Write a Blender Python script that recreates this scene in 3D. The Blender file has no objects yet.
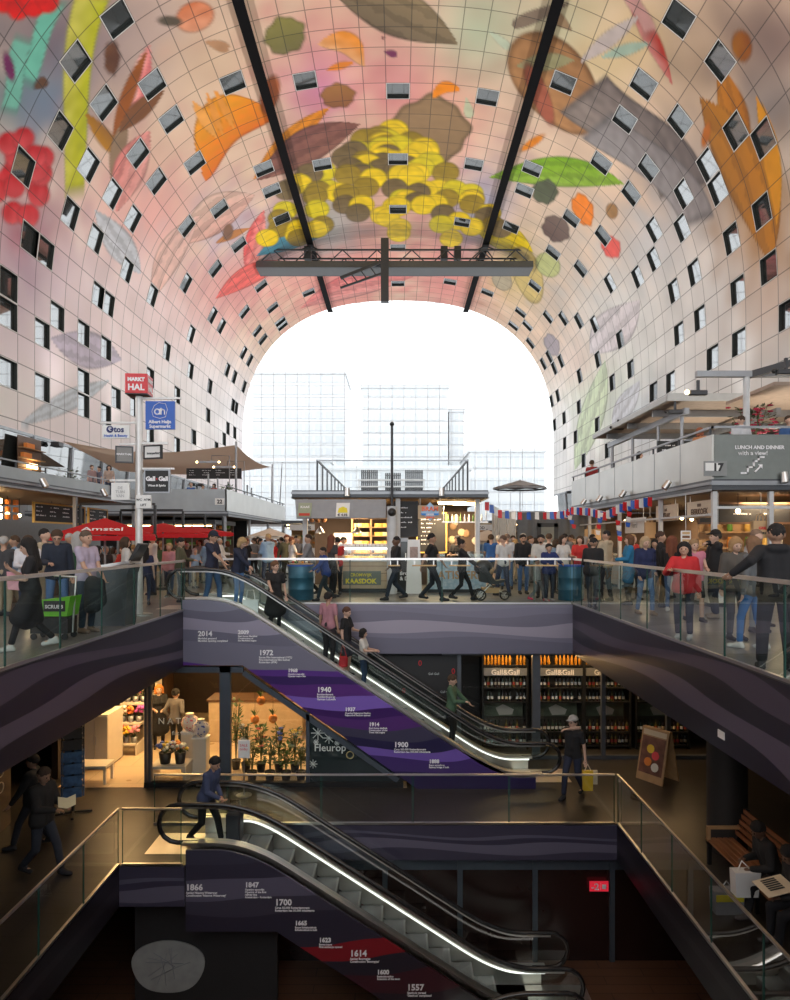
import bpy, math, random
import numpy as np
from mathutils import Vector, Matrix

random.seed(7)
RNG = np.random.default_rng(11)
SC = bpy.context.scene
COL = SC.collection
PI = math.pi
FPX, CX, CY, EYE = 680.0, 398.0, 540.0, 1.6      # measured: focal length in pixels, vanishing point, eye height


def W(px, py, Y):
    """the place a photograph point has when it lies Y metres ahead"""
    return Vector(((px - CX) / FPX * Y, Y, EYE - (py - CY) / FPX * Y))


# ------------------------------------------------------------------ materials
MATS = {}


def mat(name, col=(.5, .5, .5), rough=.5, metal=0.0, emit=None, es=0.0, noise=.12, scale=6.0, spec=.5, coat=0.0):
    if name in MATS:
        return MATS[name]
    m = bpy.data.materials.new(name)
    m.use_nodes = True
    nt = m.node_tree
    b = nt.nodes['Principled BSDF']
    b.inputs['Roughness'].default_value = rough
    b.inputs['Metallic'].default_value = metal
    b.inputs['Specular IOR Level'].default_value = spec
    b.inputs['Coat Weight'].default_value = coat
    c = (col[0], col[1], col[2], 1)
    if noise:
        tc = nt.nodes.new('ShaderNodeTexCoord')
        n = nt.nodes.new('ShaderNodeTexNoise')
        n.inputs['Scale'].default_value = scale
        n.inputs['Detail'].default_value = 3
        mx = nt.nodes.new('ShaderNodeMix')
        mx.data_type = 'RGBA'
        mx.inputs[6].default_value = tuple(max(0, v * (1 - noise)) for v in col) + (1,)
        mx.inputs[7].default_value = tuple(min(1, v * (1 + noise)) for v in col) + (1,)
        nt.links.new(tc.outputs['Object'], n.inputs['Vector'])
        nt.links.new(n.outputs['Fac'], mx.inputs[0])
        nt.links.new(mx.outputs[2], b.inputs['Base Color'])
    else:
        b.inputs['Base Color'].default_value = c
    if emit:
        b.inputs['Emission Color'].default_value = (emit[0], emit[1], emit[2], 1)
        b.inputs['Emission Strength'].default_value = es
    MATS[name] = m
    return m


def glass(name, tint=(.86, .93, .91), refl=.06, edge=.5, rough=0.0):
    if name in MATS:
        return MATS[name]
    m = bpy.data.materials.new(name)
    m.use_nodes = True
    nt = m.node_tree
    nt.nodes.clear()
    out = nt.nodes.new('ShaderNodeOutputMaterial')
    t = nt.nodes.new('ShaderNodeBsdfTransparent')
    t.inputs[0].default_value = tint + (1,)
    g = nt.nodes.new('ShaderNodeBsdfGlossy')
    g.inputs['Roughness'].default_value = rough
    lw = nt.nodes.new('ShaderNodeLayerWeight')
    lw.inputs['Blend'].default_value = .25
    mr = nt.nodes.new('ShaderNodeMapRange')
    mr.inputs['To Min'].default_value = refl
    mr.inputs['To Max'].default_value = edge
    mx = nt.nodes.new('ShaderNodeMixShader')
    nt.links.new(lw.outputs['Fresnel'], mr.inputs['Value'])
    nt.links.new(mr.outputs[0], mx.inputs[0])
    nt.links.new(t.outputs[0], mx.inputs[1])
    nt.links.new(g.outputs[0], mx.inputs[2])
    nt.links.new(mx.outputs[0], out.inputs[0])
    MATS[name] = m
    return m


def mx_nodes(m):
    nt = m.node_tree
    return nt, nt.nodes['Principled BSDF']


def math_node(nt, op, a=None, b=None):
    n = nt.nodes.new('ShaderNodeMath')
    n.operation = op
    for i, v in enumerate((a, b)):
        if v is None:
            continue
        if isinstance(v, (int, float)):
            n.inputs[i].default_value = v
        else:
            nt.links.new(v, n.inputs[i])
    return n.outputs[0]


def wave_mat(name, stops, amp=.12, freq=1.0, rough=.35, lo=-1.24, hi=0.0, amp2=.05):
    """printed wavy strata: colour bands by height, each edge waving along the wall (UV in metres)"""
    if name in MATS:
        return MATS[name]
    m = bpy.data.materials.new(name)
    m.use_nodes = True
    nt, b = mx_nodes(m)
    uv = nt.nodes.new('ShaderNodeUVMap')
    sp = nt.nodes.new('ShaderNodeSeparateXYZ')
    nt.links.new(uv.outputs[0], sp.inputs[0])
    u, v = sp.outputs[0], sp.outputs[1]
    s1 = math_node(nt, 'SINE', math_node(nt, 'ADD', math_node(nt, 'MULTIPLY', u, freq), math_node(nt, 'MULTIPLY', v, 1.7)))
    s2 = math_node(nt, 'SINE', math_node(nt, 'ADD', math_node(nt, 'MULTIPLY', u, freq * 2.3), math_node(nt, 'MULTIPLY', v, 6.0)))
    vv = math_node(nt, 'ADD', v, math_node(nt, 'ADD', math_node(nt, 'MULTIPLY', s1, amp), math_node(nt, 'MULTIPLY', s2, amp2)))
    mr = nt.nodes.new('ShaderNodeMapRange')
    mr.inputs['From Min'].default_value = lo
    mr.inputs['From Max'].default_value = hi
    nt.links.new(vv, mr.inputs['Value'])
    cr = nt.nodes.new('ShaderNodeValToRGB')
    cr.color_ramp.interpolation = 'CONSTANT'
    e = cr.color_ramp.elements
    e[0].position, e[0].color = stops[0][0], stops[0][1] + (1,)
    e[1].position, e[1].color = stops[1][0], stops[1][1] + (1,)
    for p, c in stops[2:]:
        k = e.new(p)
        k.color = c + (1,)
    nt.links.new(mr.outputs[0], cr.inputs[0])
    nt.links.new(cr.outputs[0], b.inputs['Base Color'])
    b.inputs['Roughness'].default_value = rough
    MATS[name] = m
    return m


# ------------------------------------------------------------------ mesh builder
class MB:
    def __init__(self):
        self.v, self.f, self.mi, self.sm = [], [], [], []

    def add(self, vs, fs, m=0, smooth=False):
        b = len(self.v)
        self.v.extend([tuple(p) for p in vs])
        for f in fs:
            self.f.append(tuple(b + i for i in f))
            self.mi.append(m)
            self.sm.append(smooth)
        return self

    def bx(self, x0, x1, y0, y1, z0, z1, m=0, bev=0.0):
        return self.box(((x0 + x1) / 2, (y0 + y1) / 2, (z0 + z1) / 2), (abs(x1 - x0), abs(y1 - y0), abs(z1 - z0)), m=m, bev=bev)

    def box(self, c, s, rz=0.0, m=0, bev=0.0, R=None):
        hx, hy, hz = s[0] / 2, s[1] / 2, s[2] / 2
        M = R if R is not None else Matrix.Rotation(rz, 3, 'Z')
        c = Vector(c)
        if bev <= 0:
            vs = [Vector((x, y, z)) for z in (-hz, hz) for y in (-hy, hy) for x in (-hx, hx)]
            fs = [(0, 2, 3, 1), (4, 5, 7, 6), (0, 1, 5, 4), (2, 6, 7, 3), (0, 4, 6, 2), (1, 3, 7, 5)]
        else:
            b = min(bev, hx * .9, hy * .9, hz * .9)
            vs, fs, idx = [], [], {}
            for sx in (-1, 1):
                for sy in (-1, 1):
                    for sz in (-1, 1):
                        for ax in range(3):
                            p = [sx * (hx - b), sy * (hy - b), sz * (hz - b)]
                            p[ax] = (sx * hx, sy * hy, sz * hz)[ax]
                            idx[(sx, sy, sz, ax)] = len(vs)
                            vs.append(Vector(p))
            q = [(-1, -1), (1, -1), (1, 1), (-1, 1)]
            for s_ in (-1, 1):
                fs.append([idx[(s_, a, d, 0)] for a, d in q])
                fs.append([idx[(a, s_, d, 1)] for a, d in q])
                fs.append([idx[(a, d, s_, 2)] for a, d in q])
            for a in (-1, 1):
                for d in (-1, 1):
                    fs.append([idx[(-1, a, d, 1)], idx[(1, a, d, 1)], idx[(1, a, d, 2)], idx[(-1, a, d, 2)]])
                    fs.append([idx[(a, -1, d, 0)], idx[(a, 1, d, 0)], idx[(a, 1, d, 2)], idx[(a, -1, d, 2)]])
                    fs.append([idx[(a, d, -1, 0)], idx[(a, d, 1, 0)], idx[(a, d, 1, 1)], idx[(a, d, -1, 1)]])
            for sx in (-1, 1):
                for sy in (-1, 1):
                    for sz in (-1, 1):
                        fs.append([idx[(sx, sy, sz, k)] for k in range(3)])
        return self.add([c + M @ p for p in vs], fs, m)

    def cyl(self, p0, p1, r0, r1=None, n=10, m=0, caps=True, smooth=True):
        p0, p1 = Vector(p0), Vector(p1)
        r1 = r0 if r1 is None else r1
        d = (p1 - p0).normalized()
        a = d.orthogonal().normalized()
        b = d.cross(a)
        vs = []
        for p, r in ((p0, r0), (p1, r1)):
            for i in range(n):
                t = 2 * PI * i / n
                vs.append(p + (a * math.cos(t) + b * math.sin(t)) * r)
        self.add(vs, [(i, (i + 1) % n, n + (i + 1) % n, n + i) for i in range(n)], m, smooth)
        if caps:
            self.add(vs[:n], [tuple(range(n))[::-1]], m)
            self.add(vs[n:], [tuple(range(n))], m)
        return self

    def tube(self, pts, r, n=8, m=0, closed=False, rs=None):
        pts = [Vector(p) for p in pts]
        k = len(pts)
        vs, prev = [], None
        for i, p in enumerate(pts):
            if closed:
                d = (pts[(i + 1) % k] - pts[i - 1]).normalized()
            else:
                d = (pts[min(i + 1, k - 1)] - pts[max(i - 1, 0)]).normalized()
            if prev is None:
                a = d.orthogonal().normalized()
            else:
                a = (prev - d * prev.dot(d))
                a = a.normalized() if a.length > 1e-6 else d.orthogonal().normalized()
            prev = a
            b = d.cross(a)
            rr = rs[i] if rs else r
            for j in range(n):
                t = 2 * PI * j / n
                vs.append(p + (a * math.cos(t) + b * math.sin(t)) * rr)
        fs = []
        for i in range(k if closed else k - 1):
            i2 = (i + 1) % k
            for j in range(n):
                fs.append((i * n + j, i * n + (j + 1) % n, i2 * n + (j + 1) % n, i2 * n + j))
        self.add(vs, fs, m, True)
        if not closed:
            self.add(vs[:n], [tuple(range(n))[::-1]], m)
            self.add(vs[-n:], [tuple(range(n))], m)
        return self

    def ribbon(self, pts, up, w, h, m=0):
        """a bar of rectangular section (w across, h along up) swept along a path"""
        pts = [Vector(p) for p in pts]
        up = Vector(up)
        vs, k = [], len(pts)
        for i, p in enumerate(pts):
            d = (pts[min(i + 1, k - 1)] - pts[max(i - 1, 0)]).normalized()
            s = d.cross(up).normalized() if d.cross(up).length > 1e-5 else Vector((0, 1, 0))
            u = s.cross(d).normalized()
            for a, b in ((-1, -1), (1, -1), (1, 1), (-1, 1)):
                vs.append(p + s * a * w / 2 + u * b * h / 2)
        fs = []
        for i in range(k - 1):
            for j in range(4):
                fs.append((i * 4 + j, i * 4 + (j + 1) % 4, i * 4 + 4 + (j + 1) % 4, i * 4 + 4 + j))
        fs += [(3, 2, 1, 0), tuple(range(4 * k - 4, 4 * k))]
        return self.add(vs, fs, m)

    def sph(self, c, r, nu=12, nv=7, m=0, R=None):
        if isinstance(r, (int, float)):
            r = (r, r, r)
        c = Vector(c)
        vs = []
        for j in range(1, nv):
            ph = PI * j / nv
            for i in range(nu):
                th = 2 * PI * i / nu
                p = Vector((r[0] * math.sin(ph) * math.cos(th), r[1] * math.sin(ph) * math.sin(th), r[2] * math.cos(ph)))
                vs.append(c + (R @ p if R is not None else p))
        for z in (r[2], -r[2]):
            p = Vector((0, 0, z))
            vs.append(c + (R @ p if R is not None else p))
        t, b = len(vs) - 2, len(vs) - 1
        fs = []
        for j in range(nv - 2):
            for i in range(nu):
                fs.append((j * nu + i, (j + 1) * nu + i, (j + 1) * nu + (i + 1) % nu, j * nu + (i + 1) % nu))
        for i in range(nu):
            fs.append((t, i, (i + 1) % nu))
            fs.append((b, (nv - 2) * nu + (i + 1) % nu, (nv - 2) * nu + i))
        return self.add(vs, fs, m, True)

    def lathe(self, prof, c=(0, 0, 0), n=14, m=0):
        c = Vector(c)
        vs = []
        for r, z in prof:
            for i in range(n):
                t = 2 * PI * i / n
                vs.append(c + Vector((r * math.cos(t), r * math.sin(t), z)))
        fs = []
        for k in range(len(prof) - 1):
            for i in range(n):
                fs.append((k * n + i, k * n + (i + 1) % n, (k + 1) * n + (i + 1) % n, (k + 1) * n + i))
        self.add(vs, fs, m, True)
        self.add(vs[:n], [tuple(range(n))[::-1]], m)
        self.add(vs[-n:], [tuple(range(n))], m)
        return self

    def prism(self, poly, o, u, v, w, m=0):
        """polygon (u, v coordinates) extruded by the vector w"""
        o, u, v, w = Vector(o), Vector(u), Vector(v), Vector(w)
        a = [o + u * p[0] + v * p[1] for p in poly]
        n = len(a)
        vs = a + [p + w for p in a]
        fs = [tuple(range(n)), tuple(range(2 * n - 1, n - 1, -1))]
        fs += [((i + 1) % n, i, n + i, n + (i + 1) % n) for i in range(n)]
        return self.add(vs, fs, m)

    def quad(self, a, b, c, d, m=0):
        return self.add([a, b, c, d], [(0, 1, 2, 3)], m)

    def mesh(self, name, mats):
        me = bpy.data.meshes.new(name)
        me.from_pydata(self.v, [], self.f)
        for m in (mats if isinstance(mats, (list, tuple)) else [mats]):
            me.materials.append(m)
        me.polygons.foreach_set('material_index', self.mi)
        me.polygons.foreach_set('use_smooth', self.sm)
        me.update()
        return me

    def build(self, name, mats, parent=None, loc=None, rz=0.0):
        o = bpy.data.objects.new(name, self.mesh(name, mats))
        COL.objects.link(o)
        if loc is not None:
            o.location = loc
        o.rotation_euler[2] = rz
        if parent is not None:
            o.parent = parent
        return o


def tag(o, label=None, cat=None, group=None, kind=None):
    if label:
        o['label'] = label
    if cat:
        o['category'] = cat
    if group:
        o['group'] = group
    if kind:
        o['kind'] = kind
    return o


def thing(name, label, cat, loc=(0, 0, 0), rz=0.0, group=None):
    o = bpy.data.objects.new(name, None)
    o.empty_display_size = .2
    COL.objects.link(o)
    o.location = loc
    o.rotation_euler[2] = rz
    return tag(o, label, cat, group)


def struct(o):
    o['kind'] = 'structure'
    return o


KIDS = {}


def copy_tree(o, loc=None, rz=None, label=None, parent=None):
    c = o.copy()
    COL.objects.link(c)
    if parent is not None:
        c.parent = parent
    for ch in list(o.children):
        copy_tree(ch, parent=c)
    if loc is not None:
        c.location = loc
    if rz is not None:
        c.rotation_euler[2] = rz
    if label:
        c['label'] = label
    return c


def text(body, size, m, parent=None, loc=(0, 0, 0), facing='-Y', bold=0.0, depth=.002, align='LEFT', name='lettering', space=1.0, R=None):
    cu = bpy.data.curves.new(name, 'FONT')
    cu.body = body
    cu.size = size
    cu.align_x = align
    cu.extrude = depth
    cu.offset = bold
    cu.space_line = space
    cu.resolution_u = 2
    ob = bpy.data.objects.new(name, cu)
    COL.objects.link(ob)
    dg = bpy.context.evaluated_depsgraph_get()
    dg.update()
    me = bpy.data.meshes.new_from_object(ob.evaluated_get(dg))
    bpy.data.objects.remove(ob)
    bpy.data.curves.remove(cu)
    me.materials.clear()
    me.materials.append(m)
    o = bpy.data.objects.new(name, me)
    COL.objects.link(o)
    if R is None:
        if facing == '-Y':
            R = Matrix.Rotation(PI / 2, 4, 'X')
        elif facing == '-X':
            R = Matrix.Rotation(-PI / 2, 4, 'Z') @ Matrix.Rotation(PI / 2, 4, 'X')
        elif facing == '+X':
            R = Matrix.Rotation(PI / 2, 4, 'Z') @ Matrix.Rotation(PI / 2, 4, 'X')
    o.matrix_world = Matrix.Translation(Vector(loc)) @ R
    if parent is not None:
        o.parent = parent
    return o


def area(name, loc, size, power, col=(1, 1, 1), rot=(0, 0, 0), sy=None, spread=None):
    l = bpy.data.lights.new(name, 'AREA')
    l.energy = power
    l.color = col
    l.size = size
    if sy:
        l.shape = 'RECTANGLE'
        l.size_y = sy
    if spread:
        l.spread = spread
    o = bpy.data.objects.new(name, l)
    COL.objects.link(o)
    o.location = loc
    o.rotation_euler = rot
    return o


def point(name, loc, power, col=(1, .75, .45), r=.08):
    l = bpy.data.lights.new(name, 'POINT')
    l.energy = power
    l.color = col
    l.shadow_soft_size = r
    o = bpy.data.objects.new(name, l)
    COL.objects.link(o)
    o.location = loc
    return o


# ------------------------------------------------------------------ camera, sky, colour
cam = bpy.data.cameras.new('camera')
cam.sensor_fit = 'VERTICAL'
cam.sensor_height = 36.0
cam.lens = 36.0 * FPX / 1000.0
cam.shift_x = -(CX - 395.0) / 1000.0
cam.shift_y = (CY - 500.0) / 1000.0
cam.clip_end = 2000
cam.clip_start = .05
camo = bpy.data.objects.new('camera', cam)
COL.objects.link(camo)
camo.location = (0, 0, EYE)
camo.rotation_euler = (PI / 2, 0, 0)
SC.camera = camo

wd = bpy.data.worlds.new('sky')
SC.world = wd
wd.use_nodes = True
bg = wd.node_tree.nodes['Background']
bg.inputs[0].default_value = (.93, .97, 1.0, 1)
bg.inputs[1].default_value = 1.0
SC.view_settings.view_transform = 'Standard'
SC.view_settings.look = 'None'
SC.view_settings.gamma = 1.0
SC.view_settings.use_curve_mapping = False
SC.view_settings.exposure = 1.5
ADDED_FLOOD = 1900  # power of the added ledge floods
cy = SC.cycles
cy.use_denoising = True
try:
    cy.denoiser = 'OPENIMAGEDENOISE'
except Exception:
    pass
cy.max_bounces = 8
cy.diffuse_bounces = 6
cy.glossy_bounces = 3
cy.transmission_bounces = 4
cy.transparent_max_bounces = 24
cy.caustics_reflective = False
cy.caustics_refractive = False
cy.sample_clamp_indirect = 6.0
cy.blur_glossy = .5

# shared materials
M_STEEL = mat('brushed_steel', (.62, .61, .60), .32, 1.0, noise=.06)
M_DSTEEL = mat('dark_steel', (.05, .052, .058), .45, .3)
M_GSTEEL = mat('grey_steel', (.30, .31, .33), .4, .6)
M_BLACK = mat('black_plastic', (.012, .012, .013), .45)
M_RUBBER = mat('black_rubber', (.018, .018, .02), .22, coat=.4)
M_WHITE = mat('white_paint', (.8, .8, .79), .45, noise=.04)
M_WHITEINK = mat('white_ink', (.86, .85, .88), .5, noise=0)
M_GLASS = glass('railing_glass', (.82, .91, .88), .02, .26)
M_EDGE = mat('glass_edge', (.03, .09, .075), .2)
M_WOOD = mat('oak_wood', (.45, .28, .14), .5, noise=.25)
M_DWOOD = mat('dark_wood', (.12, .06, .03), .5, noise=.3)
M_CREAM = mat('cream_panel', (.72, .62, .46), .5)
M_CANVAS = mat('beige_canvas', (.56, .48, .41), .8)
M_GREYC = mat('grey_canvas', (.30, .31, .33), .8)
M_RED = mat('red_canvas', (.72, .02, .03), .7)
for m_ in (M_CANVAS, M_RED):            # thin cloth lets light through
    nt, b = m_.node_tree, m_.node_tree.nodes['Principled BSDF']
    tl = nt.nodes.new('ShaderNodeBsdfTranslucent')
    tl.inputs[0].default_value = (.6, .5, .42, 1) if m_ is M_CANVAS else (.8, .03, .03, 1)
    mx = nt.nodes.new('ShaderNodeMixShader')
    mx.inputs[0].default_value = .45
    nt.links.new(b.outputs[0], mx.inputs[1])
    nt.links.new(tl.outputs[0], mx.inputs[2])
    nt.links.new(mx.outputs[0], nt.nodes['Material Output'].inputs[0])
M_LEAF = mat('leaf_green', (.06, .14, .03), .5, noise=.5, scale=14)
M_POT = mat('dark_pot', (.03, .03, .035), .5)
# ================================================================== the hall: vault, windows, ends, floors
VA, VB, VZ, VN = 21.0, 19.5, 14.4, 2.45
V_BASE = 7.6
Y_END, CELL_Y, CELL_S, CROWN = 91.8, 1.75, 1.6, .85


def _profile():
    th = np.linspace(0, PI / 2, 3000)
    x = VA * np.abs(np.sin(th)) ** (2 / VN)
    z = VZ + VB * np.abs(np.cos(th)) ** (2 / VN)
    n = 400
    zz = np.linspace(VZ, V_BASE, n + 1)[1:]
    x = np.concatenate([x, np.full(n, VA)])
    z = np.concatenate([z, zz])
    s = np.concatenate([[0], np.cumsum(np.hypot(np.diff(x), np.diff(z)))])
    return s, x, z


PS, PX, PZ = _profile()
S_MAX = float(PS[-1])


def vault_xz(s):
    a = np.abs(s)
    return np.sign(s) * np.interp(a, PS, PX), np.interp(a, PS, PZ)


def vault_hit(px, py):
    """where the sight line through a photograph point meets the vault: (arc length from the crown, Y)"""
    dx, dz = (px - CX) / FPX, (CY - py) / FPX
    Ys = np.linspace(15, 140, 6000)
    x, z = dx * Ys, EYE + dz * Ys
    val = np.where(z > VZ, (np.abs(x) / VA) ** VN + (np.maximum(z - VZ, 0) / VB) ** VN, np.abs(x) / VA)
    k = int(np.argmax(val >= 1))
    Y = Ys[k]
    X, Z = dx * Y, EYE + dz * Y
    if Z <= VZ:
        s = np.interp(-Z, -PZ, PS)
    else:
        i = np.argmin(np.hypot(PX - abs(X), PZ - Z))
        s = PS[i]
    return float(math.copysign(s, X)), float(Y)


NSIDE = int((S_MAX - CROWN) // CELL_S)
S_LINES = [-(CROWN + CELL_S * k) for k in range(NSIDE, -1, -1)] + [CROWN + CELL_S * k for k in range(NSIDE + 1)]
ROW0 = 39
Y_LINES = [Y_END - CELL_Y * k for k in range(ROW0, -1, -1)]

WIN_PX = """108,10 76,60 106,103 146,76 57,119 19,151 88,158 142,158 113,190 71,205 160,188 168,114 193,162 230,88 259,164 268,188
301,88 317,162 394,91 394,164 487,89 473,162 531,166 520,193 558,88 641,78 620,116 595,163 645,159 628,187 677,12 680,106 675,191
709,63 728,121 699,160 765,155 715,206 26,224 52,246 98,233 136,218 133,267 151,286 18,278 53,302 95,282 112,298 82,322 1,322 106,339
50,351 79,368 115,387 154,372 14,387 41,398 86,416 104,422 134,401 152,440 189,228 219,211 281,224 239,249 214,265 186,278 260,285
215,315 245,313 273,310 224,326 195,330 258,331 281,325 167,343 193,367 209,380 176,387 264,340 244,350 250,360 228,366 236,374 246,385
232,400 238,404 210,410 227,423 234,427 193,429 217,443 225,445 180,448 509,225 570,211 600,229 550,250 578,265 652,219 605,279
531,286 519,310 545,313 511,324 575,316 566,326 638,287 656,269 595,331 532,328 689,235 760,226 734,248 676,300 693,284 767,279
734,304 705,322 786,322 527,340 622,344 541,360 547,351 562,367 555,375 545,385 597,367 582,380 613,388 634,373 553,405 559,400
581,411 564,423 556,428 598,427 574,444 565,448 609,454 583,464 654,396 673,385 678,342 681,340 736,353 708,369 397,281 447,282
305,293 280,324 272,309 485,293 395,249 395,206 461,221"""
win_cells = {}
for tok in WIN_PX.split():
    a, b = (float(t) for t in tok.split(','))
    s, y = vault_hit(a, b)
    if y >= Y_END - .2:
        continue
    ci = int(np.searchsorted(S_LINES, s)) - 1
    ri = int(np.searchsorted(Y_LINES, y)) - 1
    if 0 <= ci < len(S_LINES) - 1 and 0 <= ri < ROW0:
        win_cells.setdefault((ci, ri), (a, b))
# the rows behind the camera carry the same scatter of windows
SUB = 12
s_v = []
for a, b in zip(S_LINES[:-1], S_LINES[1:]):
    s_v += list(np.linspace(a, b, SUB, endpoint=False))
s_v.append(S_LINES[-1])
s_v = [-S_MAX] + s_v + [S_MAX]
y_v = []
for a, b in zip(Y_LINES[:-1], Y_LINES[1:]):
    y_v += list(np.linspace(a, b, SUB, endpoint=False))
y_v.append(Y_LINES[-1])
NB = 28
y_v = [Y_LINES[0] - CELL_Y * k for k in range(NB, 0, -1)] + y_v
s_v, y_v = np.array(s_v), np.array(y_v)
SS, YY = np.meshgrid(s_v, y_v)
XX, ZZ = vault_xz(SS)

# ---- the printed mural: generic fruit, leaf and petal shapes on a cloudy ground, coloured per vertex
base = np.zeros(SS.shape + (3,))
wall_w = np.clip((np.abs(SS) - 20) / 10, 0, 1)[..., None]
left = np.array((.86, .81, .83))
right = np.array((.78, .78, .77))
side = np.where((SS < 0)[..., None], left, right)
base[:] = np.array((.82, .66, .54)) * (1 - wall_w) + side * wall_w
rr = np.random.default_rng(3)


def noise2(scale, seed):
    r = np.random.default_rng(seed)
    out = np.zeros(SS.shape)
    for k in range(9):
        a = r.uniform(0, 2 * PI)
        f = r.uniform(.6, 1.8) / scale
        out += np.sin((SS * math.cos(a) + YY * math.sin(a)) * f * 2 * PI + r.uniform(0, 6.28))
    return out / 3.0


N1, N2, N3 = noise2(9, 1), noise2(4, 2), noise2(1.5, 5)


def blot(px, py, rpx, col, w=.9):
    s0, y0 = vault_hit(px, py)
    s1, y1 = vault_hit(px + rpx, py)
    s2, y2 = vault_hit(px, py + rpx)
    A = np.array([[s1 - s0, s2 - s0], [y1 - y0, y2 - y0]])
    if abs(np.linalg.det(A)) < .3:
        return
    Ai = np.linalg.inv(A)
    a = Ai[0, 0] * (SS - s0) + Ai[0, 1] * (YY - y0)
    b = Ai[1, 0] * (SS - s0) + Ai[1, 1] * (YY - y0)
    d = np.sqrt(a * a + b * b) * (1 + .15 * N2)
    g = (w * np.exp(-d ** 2 * 1.1))[..., None]
    base[:] = base * (1 - g) + np.array(col) * g


for t in [(60, 50, 90, (.16, .14, .19)), (20, 100, 40, (.18, .24, .23)), (45, 105, 38, (.24, .30, .39)), (165, 40, 60, (.46, .38, .38)),
          (215, 60, 60, (.84, .66, .52)), (330, 60, 60, (.86, .52, .46)), (320, 92, 34, (.62, .32, .44)), (430, 120, 55, (.86, .48, .40)),
          (395, 85, 40, (.80, .44, .44)), (480, 30, 50, (.58, .64, .50)), (560, 25, 50, (.64, .62, .46)), (600, 60, 40, (.80, .68, .48)),
          (640, 40, 40, (.72, .58, .38)), (700, 60, 60, (.46, .36, .28)), (775, 40, 60, (.24, .18, .17)), (770, 110, 40, (.22, .20, .20)),
          (690, 190, 50, (.28, .265, .28)), (650, 250, 40, (.62, .61, .62)), (150, 215, 60, (.82, .50, .47)), (25, 235, 42, (.34, .12, .15)), (30, 285, 48, (.40, .27, .36)),
          (60, 330, 60, (.60, .55, .62)), (115, 320, 60, (.86, .76, .77)), (20, 400, 60, (.66, .68, .64)), (100, 400, 60, (.84, .74, .77)),
          (170, 320, 50, (.88, .74, .74)), (210, 290, 40, (.84, .58, .54)), (240, 290, 40, (.78, .42, .40)), (200, 420, 60, (.84, .83, .82)),
          (225, 225, 30, (.62, .58, .66)), (280, 235, 25, (.30, .40, .52)), (340, 272, 60, (.80, .32, .30)), (450, 275, 50, (.78, .36, .34)),
          (480, 212, 35, (.42, .46, .60)), (330, 225, 40, (.50, .52, .50)), (520, 270, 35, (.62, .50, .24)), (560, 240, 40, (.72, .62, .54)),
          (560, 300, 30, (.66, .56, .48)), (620, 320, 60, (.76, .77, .76)), (720, 330, 90, (.70, .69, .68)), (600, 400, 40, (.64, .70, .58)),
          (575, 360, 25, (.72, .62, .56)), (770, 300, 50, (.60, .52, .47)), (640, 420, 40, (.62, .66, .70)), (762, 235, 50, (.42, .26, .15)), (740, 180, 40, (.36, .24, .14))]:
    blot(*t)
base *= (1 + .05 * N1 + .03 * N2)[..., None]


def shape(c, a, bw, col, col2=None, kind='ell', edge=.0, stripes=0, soft=.04):
    """one printed shape: centre, end of the long half axis (photograph points), half width in pixels"""
    s0, y0 = vault_hit(*c)
    s1, y1 = vault_hit(*a)
    dx, dy = a[0] - c[0], a[1] - c[1]
    L = math.hypot(dx, dy) or 1
    s2, y2 = vault_hit(c[0] - dy / L * bw, c[1] + dx / L * bw)
    A = np.array([[s1 - s0, s2 - s0], [y1 - y0, y2 - y0]])
    if abs(np.linalg.det(A)) < .004:
        return
    Ai = np.linalg.inv(A)
    a_ = Ai[0, 0] * (SS - s0) + Ai[0, 1] * (YY - y0)
    b_ = Ai[1, 0] * (SS - s0) + Ai[1, 1] * (YY - y0)
    if kind == 'ell':
        d = np.sqrt(a_ ** 2 + b_ ** 2)
    elif kind == 'leaf':
        d = np.maximum(np.abs(b_) / np.maximum(1 - np.abs(a_) ** 1.8, 1e-3) * (np.abs(a_) < 1) + 9 * (np.abs(a_) >= 1), 0)
    elif kind == 'drop':
        d = np.abs(b_) / np.maximum(np.sqrt(np.maximum(1 - a_ ** 2, 0)) * (.62 + .38 * a_), 1e-3) + 9 * (np.abs(a_) >= 1)
    elif kind == 'bent':
        b2 = b_ - 1.2 * (a_ ** 2 - .4)
        d = np.maximum(np.abs(b2) / np.maximum(1 - np.abs(a_) ** 3, 1e-3), 0) + 9 * (np.abs(a_) >= 1)
    elif kind == 'lump':
        d = np.sqrt(a_ ** 2 + b_ ** 2) * (1 + .05 * np.sin(5 * np.arctan2(b_, a_)) + .04 * np.sin(9 * np.arctan2(b_, a_) + 1))
    elif kind == 'band':
        d = np.maximum(np.abs(b_ + .5 * np.sin(a_ * 2)), np.abs(a_))
    soft = max(soft, min(.5, .2 / max(.05, min(np.hypot(A[0, 0], A[1, 0]), np.hypot(A[0, 1], A[1, 1])))))
    msk = np.clip((1 - d) / soft + .5, 0, 1)
    colr = np.array(col)[None, None, :] * np.ones(SS.shape + (1,))
    if col2 is not None:
        t = np.clip(.5 + .5 * b_ + .1 * N3, 0, 1)[..., None]
        colr = colr * (1 - t) + np.array(col2) * t
    if stripes:
        colr = colr * (1 - .22 * (np.sin(b_ * stripes + N3 * .6) > .2))[..., None]
    if edge:
        colr = colr * (1 - edge * np.clip((d - .86) / .1, 0, 1))[..., None]
    colr = colr * (1 + .06 * N3)[..., None]
    base[:] = base * (1 - msk[..., None]) + colr * msk[..., None]


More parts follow.
